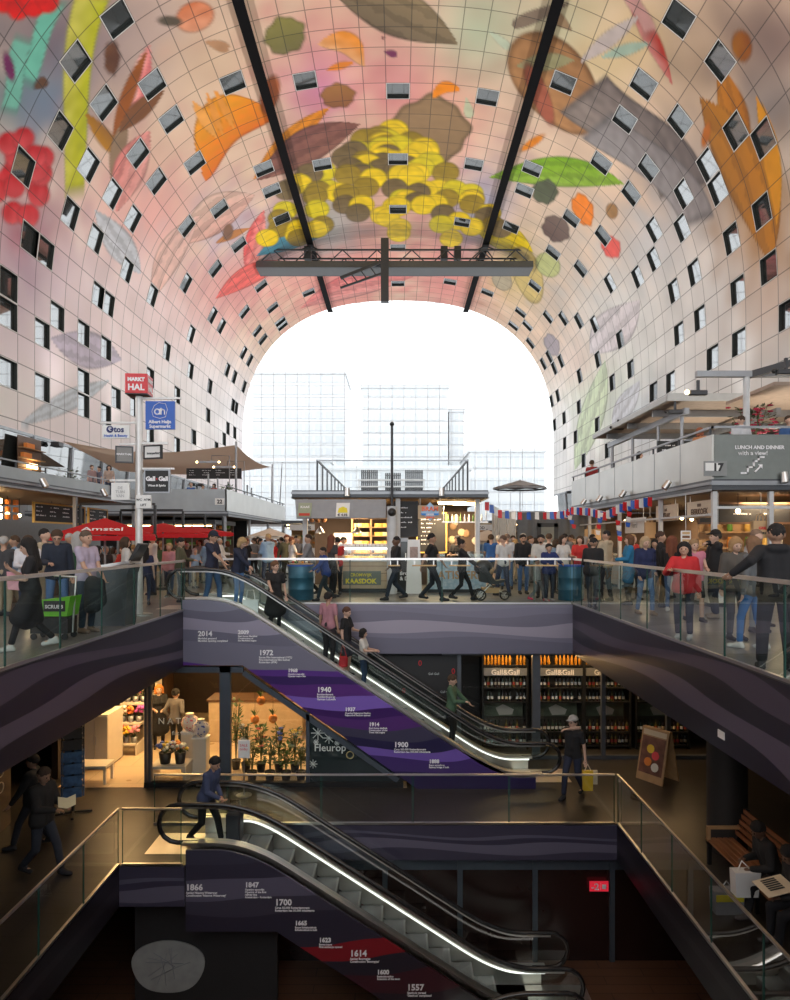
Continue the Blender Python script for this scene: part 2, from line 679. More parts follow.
RED, YEL, OLV, ORG = (.55, .02, .02), (.80, .60, .03), (.30, .22, .07), (.80, .34, .10)
for c, a, w, col, col2, kind in [
    ((76, 95), (70, 195), 13, (.50, .52, .10), (.62, .60, .22), 'band'), ((40, 40), (62, 2), 9, (.26, .56, .46), None, 'band'),
    ((15, 75), (5, 110), 9, (.26, .52, .44), None, 'band'), ((112, 58), (112, 75), 8, (.10, .05, .04), (.16, .08, .05), 'lump'),
    ((40, 84), (47, 80), 8, (.12, .07, .05), None, 'drop'), ((9, 67), (13, 82), 5, (.16, .05, .12), None, 'ell'),
    ((138, 85), (130, 125), 11, (.84, .22, .26), (.88, .66, .58), 'leaf'), ((126, 100), (112, 150), 7, (.30, .12, .06), None, 'leaf'),
    ((105, 138), (85, 112), 8, (.52, .28, .08), (.30, .16, .08), 'leaf'), ((118, 150), (112, 185), 8, (.30, .22, .16), None, 'leaf'),
    ((140, 110), (165, 90), 9, (.20, .10, .06), None, 'leaf'), ((130, 170), (150, 130), 16, (.76, .34, .32), (.84, .50, .46), 'leaf'),
    ((195, 17), (214, 12), 15, (.70, .28, .18), (.80, .46, .34), 'ell'), ((217, 45), (229, 49), 8, (.50, .32, .22), None, 'drop'),
    ((170, 21), (182, 22), 5, (.12, .10, .08), None, 'ell'), ((285, 36), (305, 30), 18, (.28, .26, .12), (.20, .18, .10), 'lump'),
    ((228, 133), (268, 100), 22, (.86, .42, .16), (.70, .22, .08), 'bent'), ((205, 120), (192, 100), 6, (.84, .46, .22), None, 'leaf'),
    ((215, 115), (206, 92), 4, (.80, .40, .18), None, 'leaf'), ((225, 110), (214, 88), 4, (.80, .40, .18), None, 'leaf'),
    ((270, 95), (275, 75), 9, (.40, .16, .10), None, 'ell'), ((345, 48), (368, 60), 11, (.86, .40, .18), (.82, .52, .34), 'bent'),
    ((340, 66), (326, 70), 4, (.80, .34, .16), None, 'leaf'), ((338, 96), (355, 96), 12, (.40, .22, .12), (.26, .13, .08), 'lump'),
    ((390, 53), (397, 55), 5, (.22, .08, .14), None, 'drop'), ((395, 12), (458, 44), 24, (.36, .29, .20), (.20, .16, .12), 'leaf'),
    ((288, 142), (330, 107), 10, (.78, .36, .10), (.66, .28, .08), 'leaf'), ((305, 148), (360, 124), 17, (.22, .11, .10), (.30, .16, .13), 'leaf'),
    ((215, 215), (255, 195), 18, (.80, .62, .54), (.82, .52, .46), 'leaf'), ((170, 255), (200, 215), 13, (.84, .60, .54), None, 'leaf'),
    ((254, 245), (264, 210), 10, (.84, .20, .20), (.88, .50, .46), 'leaf'), ((232, 235), (250, 228), 4, (.52, .26, .14), None, 'leaf'),
    ((228, 232), (226, 240), 5, (.24, .14, .10), None, 'ell'), ((292, 240), (330, 232), 9, (.16, .32, .40), None, 'leaf'),
    ((250, 275), (290, 262), 10, (.84, .24, .22), None, 'leaf'), ((355, 285), (415, 276), 12, (.78, .26, .26), (.84, .46, .42), 'leaf'),
    ((430, 132), (468, 138), 31, (.38, .27, .18), (.28, .20, .13), 'lump'), ((500, 40), (512, 50), 6, (.62, .68, .56), None, 'drop'),
    ((540, 14), (512, 26), 10, (.26, .21, .17), None, 'drop'), ((562, 22), (552, 14), 9, (.36, .26, .18), None, 'drop'),
    ((556, 85), (588, 134), 34, (.34, .20, .12), (.50, .30, .18), 'ell'), ((545, 62), (575, 60), 9, (.36, .34, .22), None, 'leaf'),
    ((540, 95), (552, 125), 9, (.40, .16, .12), None, 'ell'), ((590, 112), (593, 115), 3, (.70, .36, .22), None, 'ell'),
    ((556, 172), (624, 184), 15, (.24, .42, .07), (.34, .48, .14), 'leaf'), ((640, 135), (672, 195), 26, (.17, .145, .14), (.30, .26, .24), 'band'),
    ((655, 165), (690, 225), 18, (.26, .24, .24), (.36, .34, .34), 'band'), ((583, 210), (588, 226), 10, (.86, .32, .08), None, 'lump'),
    ((545, 192), (557, 196), 12, (.11, .12, .08), None, 'lump'), ((556, 229), (566, 240), 12, (.20, .15, .13), (.12, .08, .07), 'lump'),
    ((611, 247), (616, 258), 9, (.78, .20, .18), None, 'lump'), ((612, 211), (613, 219), 6, (.36, .22, .12), None, 'ell'),
    ((532, 143), (544, 135), 4, (.76, .32, .12), None, 'ell'), ((652, 40), (672, 84), 8, (.38, .06, .05), (.56, .30, .28), 'leaf'),
    ((640, 12), (632, -10), 7, (.56, .36, .34), None, 'band'), ((742, 46), (744, 62), 10, (.26, .10, .04), (.34, .16, .07), 'ell'),
    ((735, 120), (718, 65), 15, (.56, .26, .05), (.40, .18, .04), 'leaf'), ((748, 175), (770, 265), 26, (.52, .25, .06), (.38, .19, .07), 'leaf'),
    ((772, 160), (756, 95), 9, (.66, .34, .05), None, 'leaf'), ((706, 135), (709, 122), 4, (.46, .18, .07), None, 'ell'),
    ((608, 40), (640, 15), 8, (.60, .54, .52), None, 'leaf'), ((625, 50), (600, 58), 6, (.44, .54, .46), None, 'leaf'),
    ((505, 238), (533, 252), 13, (.80, .62, .06), (.74, .60, .20), 'leaf'), ((528, 276), (536, 304), 14, (.62, .50, .26), None, 'ell'),
    ((502, 280), (508, 290), 9, (.48, .42, .32), None, 'ell'), ((548, 265), (556, 276), 11, (.52, .54, .30), None, 'ell'),
    ((552, 345), (556, 356), 7, (.40, .36, .38), None, 'lump'), ((612, 330), (640, 300), 20, (.74, .70, .72), None, 'leaf'),
    ((90, 350), (50, 338), 18, (.56, .52, .60), None, 'leaf'), ((70, 400), (110, 380), 10, (.60, .64, .68), None, 'leaf'),
    ((120, 245), (95, 210), 14, (.66, .68, .72), None, 'leaf'), ((445, 90), (460, 86), 6, (.86, .36, .14), None, 'bent'),
    ((468, 108), (470, 118), 7, (.66, .68, .52), None, 'drop'), ((383, 38), (384, 39), 2, (.2, .1, .1), None, 'ell'),
    ((590, 420), (605, 360), 13, (.62, .70, .54), None, 'leaf'), ((625, 405), (640, 380), 10, (.62, .64, .68), None, 'leaf')]:
    shape(c, a, w, col, col2, kind, edge=.4, stripes=9 if kind == 'leaf' and w > 9 else 0)
for k in range(17):      # the two red berry clusters on the left
    a = rr.uniform(0, 6.28)
    r = math.sqrt(rr.uniform(0, 1))
    cx_, cy_ = 22 + r * 36 * math.cos(a), 178 + r * 42 * math.sin(a)
    q = rr.uniform(.8, 1.2)
    shape((cx_, cy_), (cx_ + 11, cy_), 12, (.50 * q, .07 * q, .08 * q), (.62, .16, .17), 'ell', edge=.35)
for cx_, cy_ in ((4, 2), (18, 9), (34, 6), (48, 2), (26, -6), (10, -8), (42, -8)):
    shape((cx_, cy_), (cx_ + 11, cy_), 11, RED, (.70, .05, .04), 'ell', edge=.3)
gr = []
for k in range(95):      # the heap of yellow and olive grapes at the crown
    t = rr.uniform(0, 1)
    yy = 130 + 112 * t
    hw = 12 + 105 * min(1, t * 1.5) ** .9
    xx = 384 + rr.uniform(-1, 1) * hw
    gr.append((yy, xx))
gr.sort()
for yy, xx in gr:
    q = rr.uniform()
    col = YEL if q < .42 else (.66, .56, .12) if q < .58 else OLV if q < .8 else (.17, .125, .07)
    r_ = 13.5 - 3.5 * (yy - 130) / 110
    shape((xx, yy), (xx + r_ * 1.15, yy), r_ * .85, col, tuple(min(1, v * 1.25 + .02) for v in col), 'ell', edge=.3)
for x0, y0, x1, y1, w, col in [(0, 130, 0, 131, 1, (0, 0, 0))]:
    pass
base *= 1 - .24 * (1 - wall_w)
lum = base.mean(-1, keepdims=True)
base = np.clip(lum + (base - lum) * 1.45, .01, .9)

ny, ns = SS.shape
vid = np.arange(ny * ns).reshape(ny, ns)
quads = np.stack([vid[:-1, :-1], vid[:-1, 1:], vid[1:, 1:], vid[1:, :-1]], -1)
keep = np.ones((ny - 1, ns - 1), bool)
for ci, ri in win_cells:
    keep[NB + ri * SUB:NB + (ri + 1) * SUB, 1 + ci * SUB:1 + (ci + 1) * SUB] = False
quads = quads[keep]
me = bpy.data.meshes.new('ceiling')
nv, nf = ny * ns, len(quads)
me.vertices.add(nv)
me.vertices.foreach_set('co', np.stack([XX, YY, ZZ], -1).reshape(-1).astype(np.float32))
me.loops.add(nf * 4)
me.loops.foreach_set('vertex_index', quads.reshape(-1).astype(np.int32))
me.polygons.add(nf)
me.polygons.foreach_set('loop_start', (np.arange(nf) * 4).astype(np.int32))
me.polygons.foreach_set('loop_total', np.full(nf, 4, np.int32))
me.polygons.foreach_set('use_smooth', np.ones(nf, bool))
me.update(calc_edges=True)
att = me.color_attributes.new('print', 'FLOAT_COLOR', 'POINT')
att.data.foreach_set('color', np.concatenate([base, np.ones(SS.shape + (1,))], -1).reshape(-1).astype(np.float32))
uvl = me.uv_layers.new(name='UVMap')
uu = (SS - CROWN) / CELL_S
uu = np.where(np.abs(SS) < CROWN, (SS - CROWN) / (2 * CROWN), np.where(SS > 0, uu, (SS + CROWN) / CELL_S))
vv = (Y_END - YY) / CELL_Y
uvs = np.stack([uu, vv], -1).reshape(-1, 2)
# near the crown lines the cell coordinate jumps; keep each quad inside its own cell
qs = SS.reshape(-1)[quads]
qm = qs.mean(1, keepdims=True)
qu = np.where(np.abs(qm) < CROWN, (qs - CROWN) / (2 * CROWN), np.where(qm > 0, (qs - CROWN) / CELL_S, (qs + CROWN) / CELL_S))
qv = (Y_END - YY.reshape(-1)[quads]) / CELL_Y
uvl.data.foreach_set('uv', np.stack([qu, qv], -1).reshape(-1).astype(np.float32))
mv = bpy.data.materials.new('printed_vault_panels')
mv.use_nodes = True
nt, b = mx_nodes(mv)
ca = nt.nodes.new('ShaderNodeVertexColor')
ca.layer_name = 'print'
un = nt.nodes.new('ShaderNodeUVMap')
sp = nt.nodes.new('ShaderNodeSeparateXYZ')
nt.links.new(un.outputs[0], sp.inputs[0])
fu = math_node(nt, 'ABSOLUTE', math_node(nt, 'SUBTRACT', math_node(nt, 'FRACT', sp.outputs[0]), .5))
fv = math_node(nt, 'ABSOLUTE', math_node(nt, 'SUBTRACT', math_node(nt, 'FRACT', sp.outputs[1]), .5))
ln = math_node(nt, 'GREATER_THAN', math_node(nt, 'MAXIMUM', fu, fv), .481)
wn = nt.nodes.new('ShaderNodeTexWhiteNoise')
wn.noise_dimensions = '2D'
fl = nt.nodes.new('ShaderNodeVectorMath')
fl.operation = 'FLOOR'
nt.links.new(un.outputs[0], fl.inputs[0])
nt.links.new(fl.outputs[0], wn.inputs['Vector'])
br = math_node(nt, 'ADD', math_node(nt, 'MULTIPLY', wn.outputs['Value'], .10), .95)
mm = nt.nodes.new('ShaderNodeMix')
mm.data_type = 'RGBA'
mm.blend_type = 'MULTIPLY'
mm.inputs[0].default_value = 1
nt.links.new(ca.outputs['Color'], mm.inputs[6])
nt.links.new(br, mm.inputs[7])
m2 = nt.nodes.new('ShaderNodeMix')
m2.data_type = 'RGBA'
m2.inputs[7].default_value = (.03, .03, .03, 1)
nt.links.new(math_node(nt, 'MULTIPLY', ln, .62), m2.inputs[0])
nt.links.new(mm.outputs[2], m2.inputs[6])
nt.links.new(m2.outputs[2], b.inputs['Base Color'])
b.inputs['Roughness'].default_value = .5
b.inputs['Specular IOR Level'].default_value = .25
me.materials.append(mv)
ceil = bpy.data.objects.new('ceiling', me)
COL.objects.link(ceil)
struct(ceil)

# ---- the flats' windows, each a recess with its own pane
M_REVEAL = mat('window_reveal', (.016, .022, .02), .5)
M_RIM = mat('window_rim', (.55, .55, .54), .4)
M_PANE = mat('window_pane', (.03, .035, .035), .03, 0.0, noise=0)
M_PANE.node_tree.nodes['Principled BSDF'].inputs['IOR'].default_value = 2.6
DEPTH = .2
for n_, ((ci, ri), _) in enumerate(sorted(win_cells.items())):
    sa, sb = S_LINES[ci], S_LINES[ci + 1]
    ya, yb = Y_LINES[ri], Y_LINES[ri + 1]
    P4 = []
    sm_ = (sa + sb) / 2
    xs, zs = vault_xz(np.array([sa, sm_ - .05, sm_ + .05, sb]))
    t = Vector((xs[2] - xs[1], 0, zs[2] - zs[1])).normalized()
    nrm = Vector((0, 1, 0)).cross(t)
    cen = Vector((0, 0, VZ * .6)) - Vector((xs[1], 0, zs[1]))
    if nrm.dot(cen) > 0:
        nrm = -nrm                     # outwards
    inner = [Vector((xs[0], ya, zs[0])), Vector((xs[3], ya, zs[3])), Vector((xs[3], yb, zs[3])), Vector((xs[0], yb, zs[0]))]
    outer = [p + nrm * DEPTH for p in inner]
    mb = MB()
    for i in range(4):
        j = (i + 1) % 4
        mb.quad(inner[i], inner[j], outer[j], outer[i], 0)
    mid = sum(inner, Vector()) / 4
    for i in range(4):                 # thin light rim around the opening
        j = (i + 1) % 4
        a, c = inner[i] - nrm * .004, inner[j] - nrm * .004
        a2, c2 = a + (mid - a).normalized() * .08, c + (mid - c).normalized() * .08
        mb.quad(a, c, c2, a2, 1)
    wo = mb.build(f'window_{n_ + 1}', [M_REVEAL, M_RIM])
    struct(wo)
    mp = MB()
    k = [p + nrm * (DEPTH - .02) for p in inner]
    mp.quad(*k)
    mp.build('pane', M_PANE, wo)

# ---- far glass wall: cable net, glass, and the town outside
mb = MB()


def half_width(z):
    return VA if z <= VZ else VA * max(0, 1 - ((z - VZ) / VB) ** VN) ** (1 / VN)


M_CABLE = mat('steel_cable', (.55, .56, .57), .4, .3)
zt = VZ + VB
x = -20.0
while x <= 20.01:
    h = VZ + VB * (1 - (abs(x) / VA) ** VN) ** (1 / VN)
    mb.bx(x - .026, x + .026, Y_END - .03, Y_END + .03, 0, h)
    x += 1.6
z = 1.6
while z < zt:
    hw = half_width(z)
    mb.bx(-hw, hw, Y_END - .03, Y_END + .03, z - .022, z + .022)
    z += 1.6
mb.bx(-VA, VA, Y_END - .12, Y_END + .12, 3.4, 3.75)
wf = struct(mb.build('wall_far', M_CABLE))
mb = MB()
pts = [(-VA, 0), (VA, 0)] + [(float(a), float(c)) for a, c in zip(*vault_xz(np.linspace(S_MAX, -S_MAX, 90)))]
mb.add([(p[0], Y_END + .06, p[1]) for p in pts], [tuple(range(len(pts)))])
mb.build('glazing', glass('facade_glass', (.97, .985, .99), .02, .2), wf)

M_OUT = mat('pale_render', (.55, .555, .56), .8, noise=.03)
M_OUTW = mat('pale_facade_window', (.48, .495, .51), .3, noise=.05)
M_GROUND = mat('pale_paving', (.5, .5, .5), .9)
struct(MB().bx(-300, 300, Y_END + .4, 420, -.2, -.02).build('ground', M_GROUND))


def tower(px0, px1, pytop, Y, label, cols, rows, dep=25):
    a, b_ = W(px0, pytop, Y), W(px1, pytop, Y)
    t = thing('office_block', label, 'building', ((a.x + b_.x) / 2, Y, 0))
    w, h = b_.x - a.x, a.z
    m_ = MB().bx(-w / 2, w / 2, 0, dep, 0, h)
    MB().bx(-w / 2 - .4, w / 2 + .4, -.4, dep, h, h + .9).build('parapet', M_OUT, t)
    mw = MB()
    for r in range(rows):
        zc = h * (r + .62) / rows
        mw.bx(-w / 2 + .3, w / 2 - .3, -.12, .05, zc - h / rows * .28, zc + h / rows * .28)
        for c in range(1, cols):
            xc = -w / 2 + w * c / cols
            m_.bx(xc - w / cols * .14, xc + w / cols * .14, -.16, .02, zc - h / rows * .28, zc + h / rows * .28)
    m_.build('wall', M_OUT, t)
    mw.build('window_glazing', M_OUTW, t)
    return t


tower(362, 448, 388, 190, 'tall flat-topped office block seen through the middle of the far glass wall', 12, 13)
tower(449, 464, 412, 193, 'narrow lower wing beside to the side of the tall pale office block', 3, 11)
tower(252, 345, 374, 230, 'broad hazy pale tower beyond the far glass wall, wider and fainter than the office block', 9, 14)
tower(470, 545, 452, 165, 'low pale block with long window bands outside the far glass wall, towards the right stalls', 12, 4)
tower(240, 330, 462, 150, 'low pale block outside the far glass wall, behind the left terrace', 12, 4)
tower(330, 470, 470, 140, 'long low pale building outside, straight behind the cheese kiosk roof', 20, 3)

# ---- gantry rails on the vault and the lighting truss
M_RAIL = mat('black_rail', (.004, .004, .005), .8, spec=.1)
for sgn, lab in ((-1, 'long black gantry rail under the vault, the one over the orange crustacean shape'),
                 (1, 'long black gantry rail under the vault, the one crossing the big brown fish shape')):
    mb = MB()
    x = 9.1 * sgn
    zz_ = VZ + VB * (1 - (9.1 / VA) ** VN) ** (1 / VN) - .38
    r = thing('gantry_rail', lab, 'rail', (x, 50, zz_))
    mb.bx(-.2, .2, -25, 41.5, -.18, .16)
    mb.bx(-.34, .34, -25, 41.5, -.22, -.16)
    mb.build('beam', M_RAIL, r)
    for k in range(20):
        yk = -24 + 3.4 * k
        mh = MB()
        mh.bx(-.04, .04, yk - .04, yk + .04, .16, .36)
        mh.build('hanger', M_RAIL, r)

TY, TZ = 71.0, 30.6
t = thing('lighting_truss', 'dark steel maintenance truss hung across the vault in front of the far opening', 'truss', (0, TY, TZ))
M_TR = mat('truss_steel', (.05, .055, .065), .5, .2)
M_TRL = mat('truss_pale_plate', (.10, .105, .11), .5, .4)
x0, x1 = -14.6, 13.9
mb = MB()
for dy in (-1.1, 1.1):
    mb.bx(x0, x1, dy - .1, dy + .1, -1.0, -.75)
    mb.bx(x0, x1, dy - .07, dy + .07, .75, .9)
    k = x0
    up = False
    while k < x1 - 1:
        mb.cyl((k, dy, .82 if up else -.85), (k + 1.78, dy, -.85 if up else .82), .06, n=6)
        k += 1.78
        up = not up
mb.build('truss_frame', M_TR, t)
MB().bx(x0, x1, -1.0, 1.0, -1.0, -.9).bx(x0, x1, -1.22, -1.16, -1.0, -.35).build('walkway', M_TRL, t)
for xx in (-9.1, 9.1):
    mb = MB()
    for dx in (-1, 1):
        for dy in (-1.1, 1.1):
            mb.cyl((xx + dx, dy, .8), (xx + dx * .15, dy * .3, 1.5), .07, n=6)
    mb.bx(xx - .3, xx + .3, -.5, .5, 1.4, 1.62)
    mb.build('trolley', M_TR, t)
mb = MB()
mb.bx(-1.75, -.95, -1.5, -.9, -4.6, 1.9)
mb.build('mast', M_TR, t)
mb = MB()
mb.ribbon([(-5.9, -1.4, -2.2), (-1.3, -1.4, -.4)], (0, 0, 1), .25, .3)
mb.ribbon([(-5.9, -1.4, -3.2), (-1.3, -1.4, -1.6)], (0, 0, 1), .18, .2)
for k in range(5):
    xx = -5.7 + k * .95
    mb.cyl((xx, -1.4, -2.2 + .38 * k), (xx + .6, -1.4, -3.1 + .33 * k + .2), .06, n=6)
mb.build('lift_arm', M_TR, t)
for xx in (-9.4, 4.8, 6.2):
    mb = MB()
    mb.bx(xx - .35, xx + .35, -.5, .5, .2, 1.5)
    mb.build('winch_housing', M_TR, t)

# ---- floors, slabs and outer walls
HX0, HX1, HY0, HY1 = -4.85, 4.38, .3, 17.0
LX0, LX1, LY1, LYL = -4.81, 4.33, 13.4, 11.7
Z1, Z2 = -4.0, -6.9
SLAB = 1.24


def tile_mat(name, col, joint, sx, sy, rough):
    m = bpy.data.materials.new(name)
    m.use_nodes = True
    nt, b = mx_nodes(m)
    tc = nt.nodes.new('ShaderNodeTexCoord')
    bk = nt.nodes.new('ShaderNodeTexBrick')
    bk.inputs['Scale'].default_value = 1.0
    bk.inputs['Brick Width'].default_value = sx
    bk.inputs['Row Height'].default_value = sy
    bk.inputs['Mortar Size'].default_value = .008
    bk.inputs['Color1'].default_value = tuple(v * .92 for v in col) + (1,)
    bk.inputs['Color2'].default_value = tuple(v * 1.08 for v in col) + (1,)
    bk.inputs['Mortar'].default_value = joint + (1,)
    nt.links.new(tc.outputs['Object'], bk.inputs['Vector'])
    nt.links.new(bk.outputs['Color'], b.inputs['Base Color'])
    nz = nt.nodes.new('ShaderNodeTexNoise')
    nz.inputs['Scale'].default_value = 1.3
    mr = nt.nodes.new('ShaderNodeMapRange')
    mr.inputs['To Min'].default_value = rough * .75
    mr.inputs['To Max'].default_value = rough * 1.25
    nt.links.new(tc.outputs['Object'], nz.inputs['Vector'])
    nt.links.new(nz.outputs['Fac'], mr.inputs['Value'])
    nt.links.new(mr.outputs[0], b.inputs['Roughness'])
    MATS[name] = m
    return m


M_FLOOR = tile_mat('grey_stone_tiles', (.17, .165, .16), (.08, .08, .08), 1.2, .6, .34)
M_FLOOR1 = tile_mat('dark_stone_tiles', (.038, .033, .029), (.02, .018, .016), 1.2, .6, .36)
M_UNDER = mat('dark_soffit', (.03, .03, .032), .6)
BX = 26.0
mb = MB()
for a in ((-BX, HX0, -26, 95), (HX1, BX, -26, 95), (HX0, HX1, HY1, 95), (HX0, HX1, -26, HY0)):
    mb.bx(a[0], a[1], a[2], a[3], -.12, 0)
struct(mb.build('floor', M_FLOOR))
mb = MB()
for a in ((-BX, HX0, -26, 95), (HX1, BX, -26, 95), (HX0, HX1, HY1, 95), (HX0, HX1, -26, HY0)):
    mb.bx(a[0], a[1], a[2], a[3], -SLAB, -.12)
struct(mb.build('ceiling', M_UNDER))
mb = MB()
mb.bx(-BX, LX0, -26, 30, Z1 - .7, Z1)
mb.bx(LX1, BX, -26, 30, Z1 - .7, Z1)
mb.bx(LX0, LX1, LY1, 30, Z1 - .7, Z1)
mb.bx(LX0, LX1, -26, HY0, Z1 - .7, Z1)
mb.bx(LX0, -3.67, LYL, LY1, Z1 - .7, Z1)
struct(mb.build('floor', M_FLOOR1))
M_FLOOR2 = tile_mat('brown_plank_floor', (.12, .06, .035), (.03, .02, .015), 1.6, .25, .35)
struct(MB().bx(-BX, BX, -26, 30, Z2 - .3, Z2).build('floor', M_FLOOR2))
M_DARKW = mat('dark_wall', (.025, .023, .024), .6)
M_LOWERW = mat('lower_hall_wall', (.18, .18, .185), .5)
struct(MB().bx(-BX - .3, -BX, -26, 95, Z2 - .3, 0).build('wall_left', M_DARKW))
struct(MB().bx(BX, BX + .3, -26, 95, Z2 - .3, 0).build('wall_right', M_DARKW))
struct(MB().bx(-BX, BX, 30, 30.3, Z2 - .3, -.3).build('wall_back', M_DARKW))
struct(MB().bx(-BX, BX, -26.3, -26, Z2 - .3, 0).build('wall_front', M_DARKW))
for sgn, nm in ((-1, 'wall_left'), (1, 'wall_right')):
    a, b_ = sorted((sgn * VA, sgn * (VA + .4)))
    struct(MB().bx(a, b_, -26, Y_END, 0, 4.1).build(nm, M_LOWERW))
    mg = MB()
    mm_ = MB()
    y = -25.2 + .0
    while y < Y_END - 3:
        mg.quad((sgn * (VA + .25), y, 4.1), (sgn * (VA + .25), y + 4.6, 4.1), (sgn * (VA + .02), y + 4.6, 7.6), (sgn * (VA + .02), y, 7.6))
        mm_.ribbon([(sgn * (VA + .2), y, 4.1), (sgn * (VA - .03), y, 7.6)], (0, 1, 0), .16, .22)
        y += 4.6
    mm_.bx(*sorted((sgn * (VA - .06), sgn * (VA + .1))), -25, Y_END, 7.5, 7.66)
    g = struct(mg.build('window_band_left' if sgn < 0 else 'window_band_right', M_PANE))
    mm_.build('mullion', M_GSTEEL, g)
# ================================================================== railings, printed fascias and escalators
def uv_planar(o, ua, va):
    me = o.data
    uvl = me.uv_layers.new(name='UVMap')
    co = np.empty(len(me.vertices) * 3, np.float32)
    me.vertices.foreach_get('co', co)
    co = co.reshape(-1, 3)
    li = np.empty(len(me.loops), np.int32)
    me.loops.foreach_get('vertex_index', li)
    uvl.data.foreach_set('uv', np.stack([co[li, ua], co[li, va]], -1).reshape(-1).astype(np.float32))
    return o


GV = (.17, .16, .225)
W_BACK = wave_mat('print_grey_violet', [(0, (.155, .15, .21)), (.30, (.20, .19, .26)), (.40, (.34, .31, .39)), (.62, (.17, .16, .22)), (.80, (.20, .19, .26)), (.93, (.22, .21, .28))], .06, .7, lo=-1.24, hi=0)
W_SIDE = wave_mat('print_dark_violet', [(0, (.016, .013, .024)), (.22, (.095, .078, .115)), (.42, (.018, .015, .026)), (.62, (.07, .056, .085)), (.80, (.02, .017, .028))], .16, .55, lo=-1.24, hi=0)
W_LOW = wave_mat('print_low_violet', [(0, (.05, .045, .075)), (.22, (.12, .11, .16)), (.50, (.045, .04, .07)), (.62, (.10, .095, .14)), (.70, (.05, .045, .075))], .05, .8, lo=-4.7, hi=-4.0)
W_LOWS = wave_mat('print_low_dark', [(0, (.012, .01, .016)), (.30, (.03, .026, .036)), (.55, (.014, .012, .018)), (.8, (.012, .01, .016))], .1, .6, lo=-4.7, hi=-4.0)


def fascia(x0, x1, y0, y1, z0, z1, m, ua, nm):
    return struct(uv_planar(MB().bx(x0, x1, y0, y1, z0, z1).build(nm, m), ua, 2))


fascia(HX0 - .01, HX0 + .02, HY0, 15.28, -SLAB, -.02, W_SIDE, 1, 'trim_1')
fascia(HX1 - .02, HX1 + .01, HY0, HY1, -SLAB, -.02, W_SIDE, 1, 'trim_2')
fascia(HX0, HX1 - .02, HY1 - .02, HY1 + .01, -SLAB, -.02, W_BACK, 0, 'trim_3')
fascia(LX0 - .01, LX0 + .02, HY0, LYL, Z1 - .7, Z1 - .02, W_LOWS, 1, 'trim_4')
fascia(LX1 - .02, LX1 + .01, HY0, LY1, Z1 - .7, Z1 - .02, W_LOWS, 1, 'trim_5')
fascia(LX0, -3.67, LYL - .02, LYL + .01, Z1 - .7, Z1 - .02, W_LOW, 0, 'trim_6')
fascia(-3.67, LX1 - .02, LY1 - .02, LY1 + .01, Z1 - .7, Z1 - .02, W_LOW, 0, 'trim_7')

M_RAILTOP = mat('satin_rail', (.86, .82, .80), .38, 1.0, noise=.04)


def railing(label, p0, p1, z, h, cuts, glass_m=None, wood=False):
    """glass balustrade from p0 to p1: panel joints at the given distances along it"""
    p0, p1 = Vector((p0[0], p0[1], z)), Vector((p1[0], p1[1], z))
    d = (p1 - p0)
    L = d.length
    d.normalize()
    s = Vector((-d.y, d.x, 0))
    t = thing('glass_railing', label, 'railing', p0)
    o = Vector((0, 0, 0))
    mb = MB()
    mb.ribbon([o + Vector((0, 0, h - .025)), d * L + Vector((0, 0, h - .025))], (0, 0, 1), .055 if h > 1.1 else .036, .05 if h > 1.1 else .032)
    mb.build('handrail', M_RAILTOP, t)
    MB().ribbon([Vector((0, 0, .02)), d * L + Vector((0, 0, .02))], (0, 0, 1), .05, .04).build('base_shoe', M_STEEL, t)
    cs = [0] + [c for c in cuts if 0 < c < L] + [L]
    for a, b in zip(cs[:-1], cs[1:]):
        mb = MB()
        A, B = d * (a + .012), d * (b - .012)
        up0, up1 = Vector((0, 0, .04)), Vector((0, 0, h - .05))
        mb.quad(A + up0, B + up0, B + up1, A + up1, 0)
        for q in (A, B):
            mb.bx(q.x - .006, q.x + .006, q.y - .006, q.y + .006, .04, h - .05, 1)
        mb.build('glass_panel', [glass_m or M_GLASS, M_EDGE], t)
    return t


def cutlist(*a):
    return list(a)


H0 = 1.15
railing('upper glass railing along the left edge of the opening, beside the woman in black', (HX0, HY0), (HX0, 15.45), 0, H0, [1.54 + 1.37 * k - .3 for k in range(11)])
railing('upper glass railing along the right edge of the opening, by the girl in red', (HX1, HY0), (HX1, HY1), 0, H0, [7.7 - .3 - 1.42 * k for k in range(5, 0, -1)] + [7.4 + 1.42 * k for k in range(7)])
railing('glass railing across the far side of the upper opening, in front of the cheese kiosk', (HX0 + .3, HY1 + .03), (HX1 - .06, HY1), 0, H0, [1.1, 3.35, 5.65, 7.95])
M_GLASSD = glass('railing_glass_low', (.85, .86, .87), .04, .45)
for px0, px1, lab in ((388, 400, 'first'), (412, 436, 'second'), (449, 470, 'third'), (525, 557, 'fourth')):
    a, b_ = (px0 - CX) / FPX * HY1, (px1 - CX) / FPX * HY1
    t = thing('drink_ledge', 'pale wooden drink ledge clipped on the far railing, ' + lab + ' from the left', 'ledge', ((a + b_) / 2, HY1 - .1, .95))
    MB().bx((a - b_) / 2, (b_ - a) / 2, -.07, .08, 0, .03, bev=.006).build('board', mat('pale_pine', (.62, .42, .20), .5, noise=.2), t)
    for xx in ((a - b_) / 2 + .06, (b_ - a) / 2 - .06):
        MB().bx(xx - .015, xx + .015, .05, .08, .03, .14).build('bracket', M_STEEL, t)
H1 = 1.0
railing('glass railing on the lower level, left side, running away beside the dark shop walkway', (LX0, HY0), (LX0, LYL), Z1, H1, [1.0 + 1.3 * k for k in range(9)], M_GLASSD)
railing('short glass railing in front of the lower escalator landing', (LX0 + .06, LYL), (-3.72, LYL), Z1, H1, [], M_GLASSD)
railing('long glass railing across the lower level in front of the flower shop and wine shop', (LX0, LY1), (LX1 - .06, LY1), Z1, H1, [1.45, 3.3, 5.1, 7.0], M_GLASSD)
